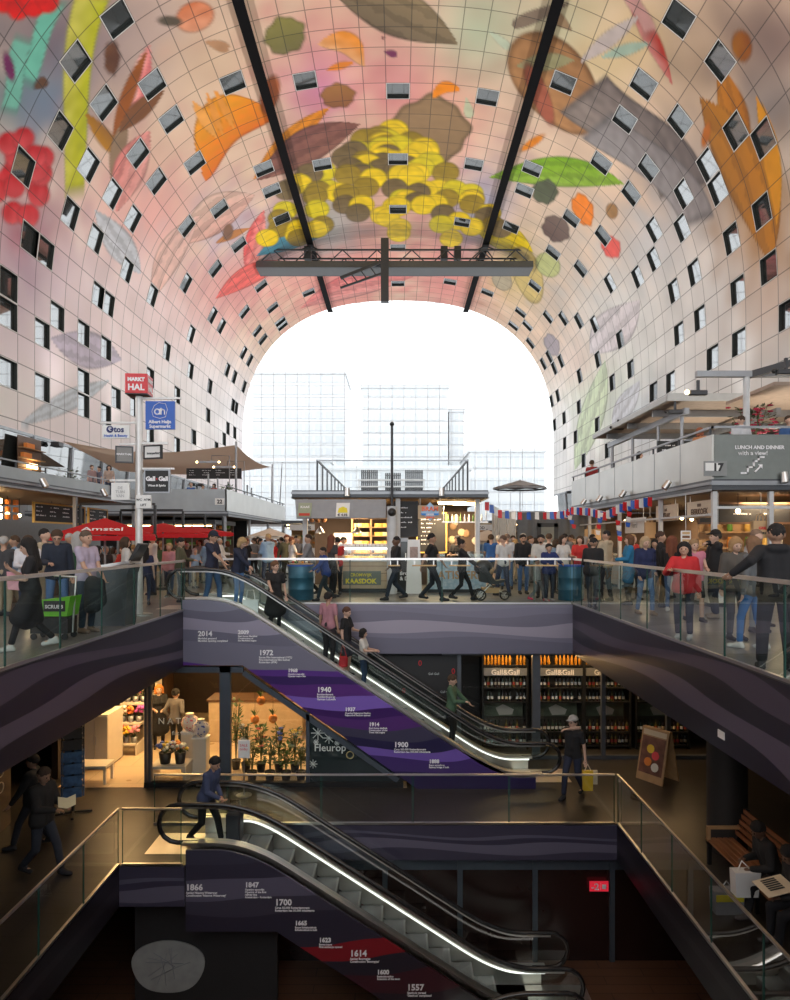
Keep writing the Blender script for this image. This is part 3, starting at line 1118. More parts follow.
railing('glass railing on the lower level, right side, running past the wooden bench', (LX1, HY0), (LX1, LY1), Z1, H1, [1.0 + 1.35 * k for k in range(9)], M_GLASSD)


# ------------------------------------------------------------------ escalators
def round_path(pts, r=.75, n=7):
    out = [Vector(pts[0])]
    for i in range(1, len(pts) - 1):
        p, a, b = Vector(pts[i]), Vector(pts[i - 1]), Vector(pts[i + 1])
        ra = min(r, (a - p).length * .5)
        rb = min(r, (b - p).length * .5)
        A, B = p + (a - p).normalized() * ra, p + (b - p).normalized() * rb
        for k in range(n + 1):
            t = k / n
            out.append(A * (1 - t) ** 2 + p * 2 * t * (1 - t) + B * t * t)
    out.append(Vector(pts[-1]))
    return out


M_CLADSTEEL = mat('escalator_steel', (.80, .74, .68), .38, 1.0, noise=.05)
M_SKIRT = mat('escalator_skirt', (.86, .80, .74), .34, 1.0, noise=.04)
M_STRIP = mat('skirt_light', (1, 1, 1), .5, emit=(1, .95, .88), es=.6, noise=0)
M_STEP = mat('step_grey', (.14, .14, .15), .5, .3)
M_STEPN = mat('step_nosing', (.25, .25, .25), .5, .3)
M_ESCG = glass('balustrade_glass', (.80, .90, .88), .06, .5)


def escalator(label, X0, zt, zb, slope, Yn, Yf, nt_x, nb_x, soff, clad_m, clad_poly, deck=.28, rail=.93, step_run=.42, steps=True, yface=None, yback=None):
    X1 = X0 + (zt - zb) / slope
    t = thing('escalator', label, 'escalator', (0, 0, 0))

    def path(off, xa, xb, r=.8):
        return round_path([(xa, 0, zt + off), (X0, 0, zt + off), (X1, 0, zb + off), (xb, 0, zb + off)], r)

    rad = rail * .36
    for Y, tagn in ((Yn, 0), (Yf, 1)):
        main = path(rail, nt_x + rad, nb_x - rad)
        lo = []
        for k in range(0, 9):
            a = -PI / 2 + PI * k / 8
            lo.append(Vector((nb_x - rad + rad * math.cos(a), 0, zb + rail - rad + rad * math.sin(a))))
        hi = []
        for k in range(0, 9):
            a = PI / 2 + PI * k / 8
            hi.append(Vector((nt_x + rad + rad * math.cos(a), 0, zt + rail - rad + rad * math.sin(a))))
        full = hi[::-1] + [Vector(p) for p in main[1:-1]] + lo[::-1]
        full = [Vector((nt_x + rad + .35, 0, zt + rail - 2 * rad))] + full + [Vector((nb_x - rad - .35, 0, zb + rail - 2 * rad))]
        mb = MB()
        mb.tube([p + Vector((0, Y, 0)) for p in full], .042, n=8)
        mb.build('handrail', M_RUBBER, t)
        # bright guide under the rubber rail
        mb = MB()
        mb.ribbon([p + Vector((0, Y, -.055)) for p in main], (0, 0, 1), .035, .03)
        mb.build('rail_guide', M_STEEL, t)
        # glass
        mb = MB()
        top = path(rail - .06, nt_x + rad, nb_x - rad)
        bot = path(deck, nt_x + rad, nb_x - rad)
        for a, b, c, d in zip(top[:-1], top[1:], bot[1:], bot[:-1]):
            yv = Vector((0, Y, 0))
            mb.quad(a + yv, b + yv, c + yv, d + yv)
        for arc, x_in, z0 in ((hi, nt_x + rad, zt), (lo, nb_x - rad, zb)):
            pp = [(p.x, Y, max(p.z, z0 + deck * .8)) for p in arc]
            mb.add(pp, [tuple(range(len(pp)))])
        mb.build('balustrade_glass', M_ESCG, t)
        # deck and inner skirt
        mb = MB()
        mb.ribbon([p + Vector((0, Y, -.01)) for p in path(deck, nt_x + rad + .1, nb_x - rad - .1)], (0, 0, 1), .2, .05)
        mb.build('deck_cover', M_CLADSTEEL, t)
        mb = MB()
        yin = Y + (.1 if tagn == 0 else -.1)
        a_, b_ = path(deck - .03, nt_x + rad + .2, nb_x - rad - .2), path(-.12, nt_x + rad + .2, nb_x - rad - .2)
        for a, b, c, d in zip(a_[:-1], a_[1:], b_[1:], b_[:-1]):
            yv = Vector((0, yin, 0))
            mb.quad(a + yv, b + yv, c + yv, d + yv)
        mb.build('skirt', M_SKIRT, t)
        MB().ribbon([p + Vector((0, yin + (.012 if tagn == 0 else -.012), 0)) for p in path(deck - .05, X0 - .5, X1 + .9)], (0, 0, 1), .012, .03).build('light_strip', M_STRIP, t)
    # steps
    if steps:
        n = int((X1 - X0 + 1.2) / step_run)
        x = X0 - .6
        for k in range(n + 1):
            xs = x + k * step_run
            f = (xs + step_run / 2 - X0) * slope
            zz = zt - min(max(0, f), zt - zb) - .01
            mb = MB()
            mb.bx(0, step_run, Yn + .12, Yf - .12, -.05, 0, 0)
            mb.bx(step_run - .035, step_run + .0, Yn + .12, Yf - .12, -.045, .004, 1)
            mb.bx(step_run - .02, step_run, Yn + .12, Yf - .12, -.3, -.05, 0)
            mb.build('step', [M_STEP, M_STEPN], t, loc=(xs, 0, zz))
    for nm, xa, xb, zz in (('landing_plate', nt_x - .3, X0 - .6, zt), ('landing_plate', X1 + .5, nb_x + .3, zb)):
        MB().bx(xa, xb, Yn + .12, Yf - .12, zz - .05, zz + .005).build(nm, M_CLADSTEEL, t)
    yf = yface if yface is not None else Yn - .12
    yb_ = yback if yback is not None else Yf + .12
    # printed side panel, back panel and soffit
    top = [(p.x, p.z) for p in path(deck - .03, clad_poly['xl'], clad_poly['xr'])]
    poly = top + clad_poly['low']
    o = MB().prism(poly, (0, yf, 0), (1, 0, 0), (0, 0, 1), (0, .04, 0)).build('side_panel', clad_m, t)
    uv_planar(o, 0, 2)
    o = MB().prism(poly, (0, yb_ - .04, 0), (1, 0, 0), (0, 0, 1), (0, .04, 0)).build('side_panel', clad_m, t)
    uv_planar(o, 0, 2)
    inner = [(p.x, p.z) for p in path(-.34, clad_poly['xl'], clad_poly['xr'])]
    MB().prism(inner + clad_poly['low'], (0, yf + .05, 0), (1, 0, 0), (0, 0, 1), (0, yb_ - yf - .1, 0)).build('truss_casing', M_UNDER, t)
    return t, path, X1


up_stops = [(0, (.03, .02, .085)), (.09, (.06, .03, .16)), (.17, (.17, .10, .42)), (.215, (.025, .02, .07)), (.27, (.055, .05, .095)), (.33, (.09, .03, .17)), (.39, (.05, .015, .12)),
            (.43, (.21, .12, .50)), (.50, (.10, .03, .20)), (.56, (.045, .02, .12)), (.605, (.10, .035, .24)), (.635, (.18, .175, .24)), (.77, (.145, .14, .20)), (.83, (.29, .27, .36)), (.90, (.135, .13, .185)), (.955, (.20, .20, .27))]
W_UP = wave_mat('print_timeline_purple', up_stops, .10, 1.15, rough=.3, lo=-4.0, hi=.3, amp2=.035)
lo_stops = [(0, (.04, .008, .014)), (.12, (.02, .012, .02)), (.24, (.05, .01, .018)), (.34, (.02, .016, .028)), (.42, (.24, .012, .02)), (.50, (.03, .026, .045)), (.66, (.05, .045, .07)), (.74, (.11, .10, .15)), (.84, (.04, .036, .06)), (.92, (.05, .047, .075))]
W_DOWN = wave_mat('print_timeline_dark', lo_stops, .09, 1.0, rough=.3, lo=-6.9, hi=-3.7, amp2=.03)

esc1, path1, X1a = escalator('upper escalator descending rightwards past the purple timeline panel', -3.8, 0, Z1, .655, 15.6, 16.75, -5.3, 3.72, 0, W_UP,
                             dict(xl=-4.86, xr=3.1, low=[(3.1, Z1), (.43, Z1), (-3.5, -1.22), (-4.86, -1.22)]), yface=15.3, yback=16.97)
esc2, path2, X2a = escalator('lower escalator descending rightwards past the dark and red timeline panel', -2.62, Z1, Z2, .64, 12.0, 13.1, -4.22, 3.27, 0, W_DOWN,
                             dict(xl=-3.66, xr=2.6, low=[(2.6, Z2), (.6, Z2), (-2.1, -5.15), (-3.66, -5.15)]), yface=11.72, yback=13.3)
# the head of one more flight at the bottom, running down to the left
t = thing('escalator', 'top end of a further escalator at the bottom of the lower hall, nearest the viewer', 'escalator', (0, 0, 0))
for Y in (10.3, 11.35):
    rad = .33
    zt = Z2
    lo = [Vector((3.16 - rad + rad * math.cos(-PI / 2 + PI * k / 8), Y, zt + .93 - rad + rad * math.sin(-PI / 2 + PI * k / 8))) for k in range(9)]
    mid = round_path([(2.8, Y, zt + .93), (1.75, Y, zt + .93), (1.0, Y, zt + .45)], .5)
    MB().tube([Vector((2.5, Y, zt + .27))] + lo + mid[1:], .042, n=8).build('handrail', M_RUBBER, t)
    mb = MB()
    pp = [(p.x, Y, p.z - .03) for p in mid] + [(1.0, Y, zt + .28), (2.8, Y, zt + .28)]
    mb.add(pp, [tuple(range(len(pp)))])
    pl = [(p.x, Y, p.z) for p in lo]
    mb.add(pl, [tuple(range(len(pl)))])
    mb.build('balustrade_glass', M_ESCG, t)
    MB().ribbon([(.9, Y, zt + .26), (3.0, Y, zt + .26)], (0, 0, 1), .2, .06).build('deck_cover', M_CLADSTEEL, t)
    MB().bx(.9, 3.0, Y - .06, Y + .06, zt, zt + .23).build('skirt', M_SKIRT, t)
MB().bx(.9, 3.6, 10.42, 11.23, zt + .004, zt + .03).build('landing_plate', M_CLADSTEEL, t)

# printed years and captions on the escalator flanks
def caption(px, py, Y, year, lines, parent, ys=.2, ls=.075):
    p = W(px, py, Y)
    text(year, ys, M_WHITEINK, parent, (p.x, Y - .006, p.z), bold=.005, name='year_lettering')
    if lines:
        text('\n'.join(lines), ls, M_WHITEINK, parent, (p.x, Y - .006, p.z - ls * 1.25), name='caption_lettering', bold=.0015, space=.95)


Yc = 15.3
for px, py, year, lines, k in [
    (198, 636, '2014', ['Markthal geopend', 'Markthal opening completed'], 1), (238, 634, '2009', ['Start bouw Markthal', 'Construction of', 'the Markthal begins'], .75),
    (259, 655, '1972', ['Eerste Film International (1972)', 'First international film festival', 'Rotterdam (IFFR)'], 1), (288, 672, '1968', ['Opening metrolijn', 'Opening metro line'], .65),
    (317, 692, '1940', ['Bombardement', 'Bombardment by', 'German Luftwaffe'], 1), (345, 711, '1937', ['Opening Feijenoord Stadion', 'Feijenoord Stadium opened'], .7),
    (369, 726, '1914', ['Start bouw stadhuis', 'Construction of the', 'Town Hall begins'], .7), (394, 747, '1900', ['Circa 300.000 Rotterdammers', 'Rotterdam has 300.000 inhabitants'], 1),
    (429, 763, '1888', ['Bouw spoorbrug', 'Railway bridge is built'], .7)]:
    caption(px, py, Yc, year, lines, esc1, .15 * k + .01, .058 * (.6 + .4 * k))
Yc = 11.72
for px, py, year, lines, k in [
    (186, 890, '1866', ['Aanleg Nieuwe Waterweg', "Construction 'Nieuwe Waterweg'"], 1), (245, 887, '1847', ['Opening spoorlijn', 'Opening of the first', 'railway line', 'Amsterdam - Rotterdam'], .8),
    (275, 905, '1700', ['Circa 50.000 Rotterdammers', 'Rotterdam has 50.000 inhabitants'], 1), (295, 925, '1665', ['Bouw Schielandshuis', 'Schielandshuis is built'], .7),
    (319, 942, '1623', ['Eerste beurs', 'First exchange opened'], .7), (350, 956, '1614', ['Aanleg Boompjes', "Construction 'Boompjes'"], 1),
    (377, 974, '1600', ['Stadsuitbreiding', 'Extension of the town'], .7), (407, 990, '1557', ['Gasthuis gereed', "'Gasthuis' completed"], 1)]:
    caption(px, py, Yc, year, lines, esc2, .135 * k + .01, .05 * (.6 + .4 * k))
# shop notice on the right fascia, level sign below
s = thing('wall_plate', 'small white address plate on the dark right fascia', 'sign', (HX1 - .025, 9.15, -1.02))
MB().bx(-.012, 0, -.09, .09, -.05, .05).build('plate', M_WHITE, s)
text('MARKT', .05, M_BLACK, s, (HX1 - .04, 9.22, -1.03), facing='-X')
# ================================================================== the market on the upper floor
M_WARMW = mat('warm_stall_wall', (.52, .34, .18), .6)
M_BROWN = mat('brown_stall_wall', (.10, .065, .045), .6)
M_SLATE = mat('slate_board', (.022, .022, .024), .6)
M_PARA = mat('zinc_parapet', (.34, .37, .39), .4, .35, noise=.2, scale=1.5)
M_PARAR = mat('pale_metal_parapet', (.52, .51, .48), .3, .6, noise=.15, scale=1.2)
M_ROOFE = mat('canopy_edge', (.07, .075, .085), .4, .3)
M_BULB = mat('warm_bulb', (1, .8, .5), .5, emit=(1, .66, .30), es=5, noise=0)
M_TUBE = mat('white_tube_lamp', (1, 1, 1), .5, emit=(1, .93, .82), es=6, noise=0)
M_ORANGE = mat('orange_paper', (.80, .26, .05), .6)
M_YELLOW = mat('yellow_print', (.80, .68, .05), .5)
M_BLUE = mat('sign_blue', (.02, .11, .50), .4)
M_SRED = mat('sign_red', (.62, .015, .025), .4)
M_NAVY = mat('ink_navy', (.02, .03, .14), .5)
M_INK = mat('black_ink', (.02, .02, .022), .5, noise=0)
M_KRAFT = mat('kraft_paper', (.52, .35, .19), .8)
M_CHEESE = mat('yellow_cheese', (.78, .50, .12), .5)
M_CHEESE2 = mat('pale_cheese', (.78, .66, .38), .5)
M_FOODS = [mat('food_red', (.5, .06, .04), .5), mat('food_green', (.12, .30, .05), .5), mat('food_tan', (.6, .4, .2), .6), mat('food_orange', (.75, .3, .05), .5), mat('food_white', (.75, .72, .65), .6), mat('food_brown', (.2, .09, .04), .5)]
SIGN_N = [0]


def spot_lamp(loc, label, tilt=.5, yaw=0.0):
    t = thing('spot_lamp', label, 'lamp', loc, yaw, 'small spot lamps on the stall canopies')
    mb = MB()
    d = Vector((0, -math.sin(tilt), -math.cos(tilt)))
    mb.cyl((0, 0, .12), tuple(Vector((0, 0, .12)) + d * .24), .075, .085, n=10)
    mb.build('lamp_body', M_STEEL, t)
    MB().bx(-.02, .02, -.02, .02, -.02, .12).build('bracket', M_DSTEEL, t)
    return t


# ---------------- sign pole by the left railing
PX_, PY_ = -5.52, 14.5
t = thing('sign_pole', 'tall pale steel pole carrying the shop signs on the left', 'pole', (PX_, PY_, 0))
MB().cyl((0, 0, 0), (0, 0, 4.66), .075, n=16).build('post', mat('pale_pole', (.62, .61, .60), .35, .3), t)
MB().cyl((0, 0, 0), (0, 0, .03), .28, n=20).build('base_plate', M_STEEL, t)
for z, x0, x1 in ((4.6, 0, .9), (4.08, -.82, 0), (3.62, -.42, 0), (3.64, 0, .62), (2.85, -.62, 0), (3.1, 0, .75)):
    MB().bx(x0, x1, -.025, .025, z, z + .04).build('arm', mat('pale_pole', (.62, .61, .60)), t)
s = thing('cube_sign', 'red cube sign with white block letters on top of the sign pole', 'sign', (PX_, PY_, 4.67))
MB().box((0, 0, .22), (.46, .46, .42), rz=.1, bev=.012).build('cube', M_SRED, s)
MB().box((0, 0, .005), (.46, .46, .012), rz=.1).build('underside', M_DSTEEL, s)
Rz = Matrix.Rotation(.1, 4, 'Z')
for ang in (0, PI / 2):
    R_ = Matrix.Rotation(.1 + ang, 4, 'Z')
    for wd_, zz, sz in (('MARKT', .27, .105), ('HAL', .08, .18)):
        p = R_ @ Vector((0, -.235, zz))
        text(wd_, sz, M_WHITEINK, s, (PX_ + p.x, PY_ + p.y, 4.67 + p.z), align='CENTER', bold=.006, R=R_ @ Matrix.Rotation(PI / 2, 4, 'X'))
for o in s.children:
    if o.name.startswith('lettering'):
        o.location = o.location - Vector(s.location)


def hang_sign(label, px0, py0, px1, py1, Y, m_face, lines, m_edge=None, dep=.05, frame_m=None, name='hanging_sign', yaw=0.0, group=None):
    a, b = W(px0, py0, Y), W(px1, py1, Y)
    w, h = b.x - a.x, a.z - b.z
    s = thing(name, label, 'sign', ((a.x + b.x) / 2, Y - (.09 if Y == PY_ else 0), b.z), yaw, group)
    mb = MB().bx(-w / 2, w / 2, 0, dep, 0, h, 0)
    mb.build('panel', m_face, s)
    if frame_m:
        mb = MB()
        e = .03
        for q in ((-w / 2 - e, -w / 2, -e, h + e), (w / 2, w / 2 + e, -e, h + e), (-w / 2, w / 2, h, h + e), (-w / 2, w / 2, -e, 0)):
            mb.bx(q[0], q[1], -.012, dep, q[2], q[3])
        mb.build('sign_frame', frame_m, s)
    for body, sz, u, v, m, bold in lines:
        o = text(body, sz, m, None, (0, 0, 0), align='CENTER', bold=bold)
        o.parent = s
        o.location = (u * w, -.008, v * h)
        o.rotation_euler = (PI / 2, 0, 0)
    return s


# the blue supermarket sign with its hexagon outline and two joined letters
s = hang_sign('square blue supermarket sign with white lettering below the red cube', 147, 402, 176, 430, PY_, M_BLUE,
              [('Albert Heijn', .095, 0, .215, M_WHITEINK, .003), ('Supermarkt', .095, 0, .055, M_WHITEINK, .003)], frame_m=None)
mb = MB()
hx = [(-.02, .56), (.12, .54), (.16, .42), (.12, .26), (0, .23), (-.14, .27), (-.17, .38), (-.12, .5)]
mb.tube([(a, -.012, b) for a, b in hx], .006, n=5, closed=True)
mb.build('emblem_outline', M_WHITEINK, s)
mb = MB()
ring = [(-.055 + .055 * math.cos(2 * PI * k / 12), -.012, .37 + .055 * math.sin(2 * PI * k / 12)) for k in range(12)]
mb.tube(ring, .015, n=5, closed=True)
mb.tube([(0, -.012, .43), (0, -.012, .31)], .015, n=5)
mb.tube([(.025, -.012, .31), (.025, -.012, .45)], .015, n=5)
mb.tube([(.025, -.012, .38), (.055, -.012, .425), (.095, -.012, .40), (.1, -.012, .31)], .015, n=5)
mb.build('emblem_letters', M_WHITEINK, s)
s = hang_sign('white health and beauty sign with navy lettering hanging left of the sign pole', 104, 426, 131, 439, PY_, M_WHITE,
              [('tos', .17, .12, .48, M_NAVY, .006), ('Health & Beauty', .075, 0, .12, M_BLUE, .002)])
mb = MB()
mb.cyl((-.12, -.006, .19), (-.12, -.012, .19), .075, n=16)
mb.build('emblem_disc', M_NAVY, s)
MB().tube([(-.15, -.014, .19), (-.12, -.014, .2), (-.09, -.014, .21), (-.1, -.014, .235), (-.13, -.014, .235), (-.145, -.014, .2), (-.12, -.014, .165), (-.09, -.014, .17)], .008, n=5).build('emblem_letter', M_WHITEINK, s)
hang_sign('grey angled direction sign just left of the sign pole', 119, 448, 133, 462, PY_, mat('grey_sign', (.20, .19, .18), .4), [('MARKTHAL', .06, 0, .45, M_WHITEINK, .001)], yaw=.3, frame_m=M_DSTEEL)
hang_sign('white direction sign with dark lettering right of the sign pole', 145, 447, 163, 458, PY_, M_WHITE, [('interparking', .065, .06, .3, M_INK, .002)], yaw=-.3, frame_m=M_DSTEEL)
s = hang_sign('black wine shop sign with white lettering on the sign pole', 147, 471, 170, 492, PY_, M_SLATE,
              [('Gall  Gall', .125, 0, .52, M_WHITEINK, .006), ('&', .07, 0, .53, M_SRED, .004), ('Wines & Spirits', .06, 0, .25, M_WHITEINK, .002)], frame_m=M_GSTEEL)
s = hang_sign('square white sign with faint grey lettering, left of the pole under the others', 113, 483, 131, 500, PY_, M_WHITE,
              [('DE\nTUIN\nVAN', .085, 0, .62, mat('grey_ink', (.45, .45, .46), .5), .001)])
hang_sign('small white paper notices fixed to the pole below the black sign', 136, 495, 151, 508, PY_ - .1, M_WHITE, [('WC  ATM', .07, 0, .55, M_INK, .001), ('LIFT', .07, 0, .15, M_INK, .001)])

# ---------------- stall helper
def canopy(label, x0, x1, y0, y1, z0, z1, soff=None, edges='', name='stall_canopy'):
    t = thing(name, label, 'canopy', ((x0 + x1) / 2, (y0 + y1) / 2, z0))
    w, d, h = x1 - x0, y1 - y0, z1 - z0
    MB().bx(-w / 2, w / 2, -d / 2, d / 2, .03, h, 0).build('deck', M_ROOFE, t)
    MB().bx(-w / 2 + .1, w / 2 - .1, -d / 2 + .1, d / 2 - .1, 0, .03).build('soffit', soff or M_BROWN, t)
    mb = MB()
    for a, b in ((-w / 2 - .03, -w / 2), (w / 2, w / 2 + .03)):
        mb.bx(a, b, -d / 2, d / 2, h * .55, h * .8)
        mb.bx(a, b, -d / 2, d / 2, 0, h * .2)
    for a, b in ((-d / 2 - .03, -d / 2), (d / 2, d / 2 + .03)):
        mb.bx(-w / 2, w / 2, a, b, h * .5, h * .85)
    mb.build('edge_strip', M_GSTEEL, t)
    return t


def post(parent, x, y, z0, z1, r=.05, m=None, name='post'):
    return MB().bx(x - r, x + r, y - r, y + r, z0, z1).build(name, m or M_GSTEEL, parent)


def menu_board(label, c, w, h, face, lines=4, frame_m=None, seed=0, title=None):
    """a slate with chalked rows; face: direction it looks"""
    yaw = {'-Y': 0, '+X': PI / 2, '-X': -PI / 2}[face]
    t = thing('menu_board', label, 'menu board', c, yaw)
    MB().bx(-w / 2, w / 2, 0, .04, 0, h).build('slate', M_SLATE, t)
    mb = MB()
    e = .05
    for q in ((-w / 2 - e, -w / 2, -e, h + e), (w / 2, w / 2 + e, -e, h + e), (-w / 2, w / 2, h, h + e), (-w / 2, w / 2, -e, 0)):
        mb.bx(q[0], q[1], -.02, .045, q[2], q[3])
    mb.build('board_frame', frame_m or M_WOOD, t)
    r = random.Random(seed)
    mb = MB()
    cols = max(1, int(w / .7))
    for c_ in range(cols):
        for k in range(lines):
            x = -w / 2 + w * (c_ + .12) / cols
            L = w / cols * r.uniform(.4, .75)
            z = h * (.85 - .75 * k / lines)
            n = int(L / .045)
            for q in range(n):
                if r.random() < .82:
                    mb.bx(x + q * .045, x + q * .045 + .03, -.006, 0, z - .02, z + r.uniform(.0, .022))
    mb.build('chalk_writing', M_WHITEINK, t)
    return t


# ---------------- left stalls, first block
cv = canopy('dark steel canopy over the nearest stalls on the left', -16.5, -9.3, 12, 24.6, 2.86, 3.08)
for y in (15.6, 19.9, 24.3):
    post(cv, 3.45, y - 18.3, -2.86, 0, .05)
t = thing('terrace_parapet', 'blue grey terrace parapet above the nearest left stalls', 'parapet', (-10.3, 18.5, 3.08))
MB().bx(-.04, .04, -6.5, 6.3, 0, .46).build('panel', M_PARA, t)
mb = MB()
mb.bx(-.02, .02, -6.5, 6.3, .62, .66)
mb.build('handrail', M_GSTEEL, t)
for k in range(9):
    MB().bx(-.015, .015, -6.4 + 1.55 * k, -6.36 + 1.55 * k, .46, .63).build('baluster', M_DSTEEL, t)
struct(MB().bx(-16.6, -16.3, 12, 24.6, 0, 2.86).build('wall_stall', M_WARMW))
t = thing('shelf_unit', 'warm lit shelves of jars at the back of the nearest left stall', 'shelf', (-15.9, 18.3, 0))
MB().bx(-.3, .3, -5.8, 5.8, 0, .1).bx(-.35, -.3, -5.8, 5.8, 0, 2.6).build('carcass', M_DWOOD, t)
for z in (.9, 1.35, 1.8, 2.25):
    MB().bx(-.3, .3, -5.8, 5.8, z, z + .04).build('shelf', M_WOOD, t)
jr = MB().lathe([(.06, 0), (.075, .02), (.075, .2), (.05, .26), (.05, .3)], n=10).mesh('jar', M_FOODS)
rj = random.Random(4)
jmats = M_FOODS + [M_CHEESE, M_BULB, M_GSTEEL]
for z in (.94, 1.39, 1.84, 2.29):
    for k in range(17):
        o = bpy.data.objects.new('jar', jr)
        COL.objects.link(o)
        o.location = (-15.85, 12.95 + k * .67 + rj.uniform(-.1, .1), z + .002)
        o.material_slots[0].link = 'OBJECT'
        o.material_slots[0].material = jmats[rj.randrange(7)]
        tag(o, 'small jar on the warm lit shelves of the nearest left stall', 'jar', 'jars on the left stall shelves')
c = thing('stall_counter', 'wooden serving counter of the nearest left stall, behind the standing men', 'counter', (-10.2, 18.4, 0))
MB().bx(-.4, .4, -5.6, 5.6, 0, 1.02).build('body', M_BROWN, c)
MB().bx(-.5, .5, -5.7, 5.7, 1.02, 1.08).build('worktop', M_WOOD, c)
MB().bx(-.35, .3, -5.2, 5.2, 1.08, 1.40).build('display_glass', glass('display_glass', (.92, .95, .95), .08, .4), c)
menu_board('long framed menu board with chalk rows on the nearest left stall', (-10.45, 21.1, 2.15), 3.1, .5, '+X', 3, M_CHEESE, 3)
menu_board('shorter framed menu board, second along the nearest left stall', (-10.45, 23.7, 2.15), 1.4, .5, '+X', 3, M_CHEESE, 5)
rj = random.Random(9)
for k in range(18):
    y = 16.6 + (k % 6) * .38
    z = 2.15 + (k // 6) * .2
    o = MB().box((0, 0, .07), (.1, .14, .14), bev=.02).build('paper_lantern', M_ORANGE if k % 3 else M_BULB)
    o.location = (-10.4, y, z)
    tag(o, 'small orange paper lantern in the hanging cluster at the far left stall', 'lantern', 'orange lanterns over the left stall')
for k in range(8):
    t = thing('pendant_bulb', 'small warm pendant bulb under the nearest left canopy', 'lamp', (-11.2 - .35 * (k % 2), 14.5 + 1.25 * k, 2.35), 0, 'pendant bulbs under the left canopy')
    MB().sph((0, 0, 0), .055, 10, 7).build('bulb', M_BULB, t)
    MB().cyl((0, 0, .05), (0, 0, .51), .01, n=5).build('cable', M_BLACK, t)
for k, y in enumerate((13.2, 17.6, 21.2)):
    spot_lamp((-9.22, y, 3.06), ['chrome spot lamp on the left canopy edge, at the edge of the photo', 'chrome spot lamp on the left canopy edge above the lanterns', 'chrome spot lamp on the left canopy edge above the menu board'][k], .5, PI / 2)
t = thing('stall_column', 'grey square column at the left edge of the upper floor', 'column', (-9.35, 15.5, 0))
MB().bx(-.22, .12, -.2, .2, 0, 2.84, bev=.02).build('shaft', mat('taupe_column', (.22, .19, .17), .5), t)
MB().bx(.12, .17, -.2, -.12, 0, 2.84).build('blue_trim', mat('steel_blue', (.07, .12, .2), .4), t)
# bar shelves seen in the glass band high on the left wall
t = thing('wall_shelf', 'warm lit shelf niche in the glass band high on the left wall', 'shelf', (-20.7, 38.2, 4.15))
MB().bx(-.02, .02, -1.2, 1.2, 0, 3.2).build('back_panel', M_DWOOD, t)
for k in range(5):
    MB().bx(0, .3, -1.2, 1.2, .3 + .55 * k, .34 + .55 * k).build('shelf', M_WOOD, t)
    mb = MB()
    mb.bx(.05, .25, -1.0 + .3 * (k % 3), -.2 + .3 * (k % 3), .34 + .55 * k, .62 + .55 * k)
    mb.build('stock', M_BULB if k in (1, 2) else M_ORANGE, t)

# black steel frames over the seats
for k, (px, Y) in enumerate(((155, 20), (183, 24), (205, 28.2), (223, 30.5))):
    x = (px - CX) / FPX * Y
    t = thing('steel_frame', ['black steel portal over the terrace seats, nearest of the four', 'black steel portal over the terrace seats, second from the pole', 'black steel portal over the terrace seats, third from the pole', 'black steel portal over the terrace seats, furthest from the pole'][k], 'frame', (x, Y, 0))
    for xx in (0, -2.2):
        MB().bx(xx - .035, xx + .035, -.035, .035, 0, 2.62).build('post', M_BLACK, t)
    MB().bx(-2.2, 0, -.035, .035, 2.62, 2.69).build('lintel', M_BLACK, t)


def parasol(label, apex, half, drop, m, m2=None, square=True, group=None, txt=None, yaw=0.0, ribs=True):
    t = thing('parasol', label, 'parasol', (apex[0], apex[1], 0), yaw, group)
    z = apex[2]
    n = 4 if square else 8
    mb = MB()
    ring = []
    for k in range(n):
        a = 2 * PI * k / n + PI / 4
        r = half * (math.sqrt(2) if square else 1)
        ring.append(Vector((r * math.cos(a), r * math.sin(a), z - drop)))
    for k in range(n):
        a, b = ring[k], ring[(k + 1) % n]
        top = Vector((0, 0, z))
        m_ = (a + b) / 2
        m_.z += .04
        mb.add([top, a, m_, b], [(0, 1, 2), (0, 2, 3)], 0)
        lo = Vector((0, 0, -.12))
        mb.add([a, b, b + lo, a + lo], [(0, 1, 2, 3)], 0)
    mb.build('canopy', m, t)
    MB().cyl((0, 0, 0), (0, 0, z + .05), .028, n=10).build('pole', M_GSTEEL, t)
    MB().cyl((0, 0, 0), (0, 0, .08), .3, n=14).build('base', M_DSTEEL, t)
    for k in range(n):
        MB().tube([(0, 0, z - .06), ring[k] + Vector((0, 0, -.02))], .012, n=5).build('rib', M_GSTEEL, t)
    if txt:
        a, b = ring[2], ring[3]
        nrm = (b - a).cross(Vector((0, 0, z)) - a).normalized()
        u = (b - a).normalized()
        v = nrm.cross(u)
        c = (a + b) / 2 * .78 + Vector((0, 0, z)) * .22 + nrm * .03
        R_ = Matrix((u, v, nrm)).transposed().to_4x4()
        o = text(txt, .34, M_WHITEINK, None, (0, 0, 0), align='CENTER', bold=.004)
        o.parent = t
        o.matrix_local = Matrix.Translation(c) @ R_
    return t


def pz(py, Y):
    return EYE - (py - CY) / FPX * Y


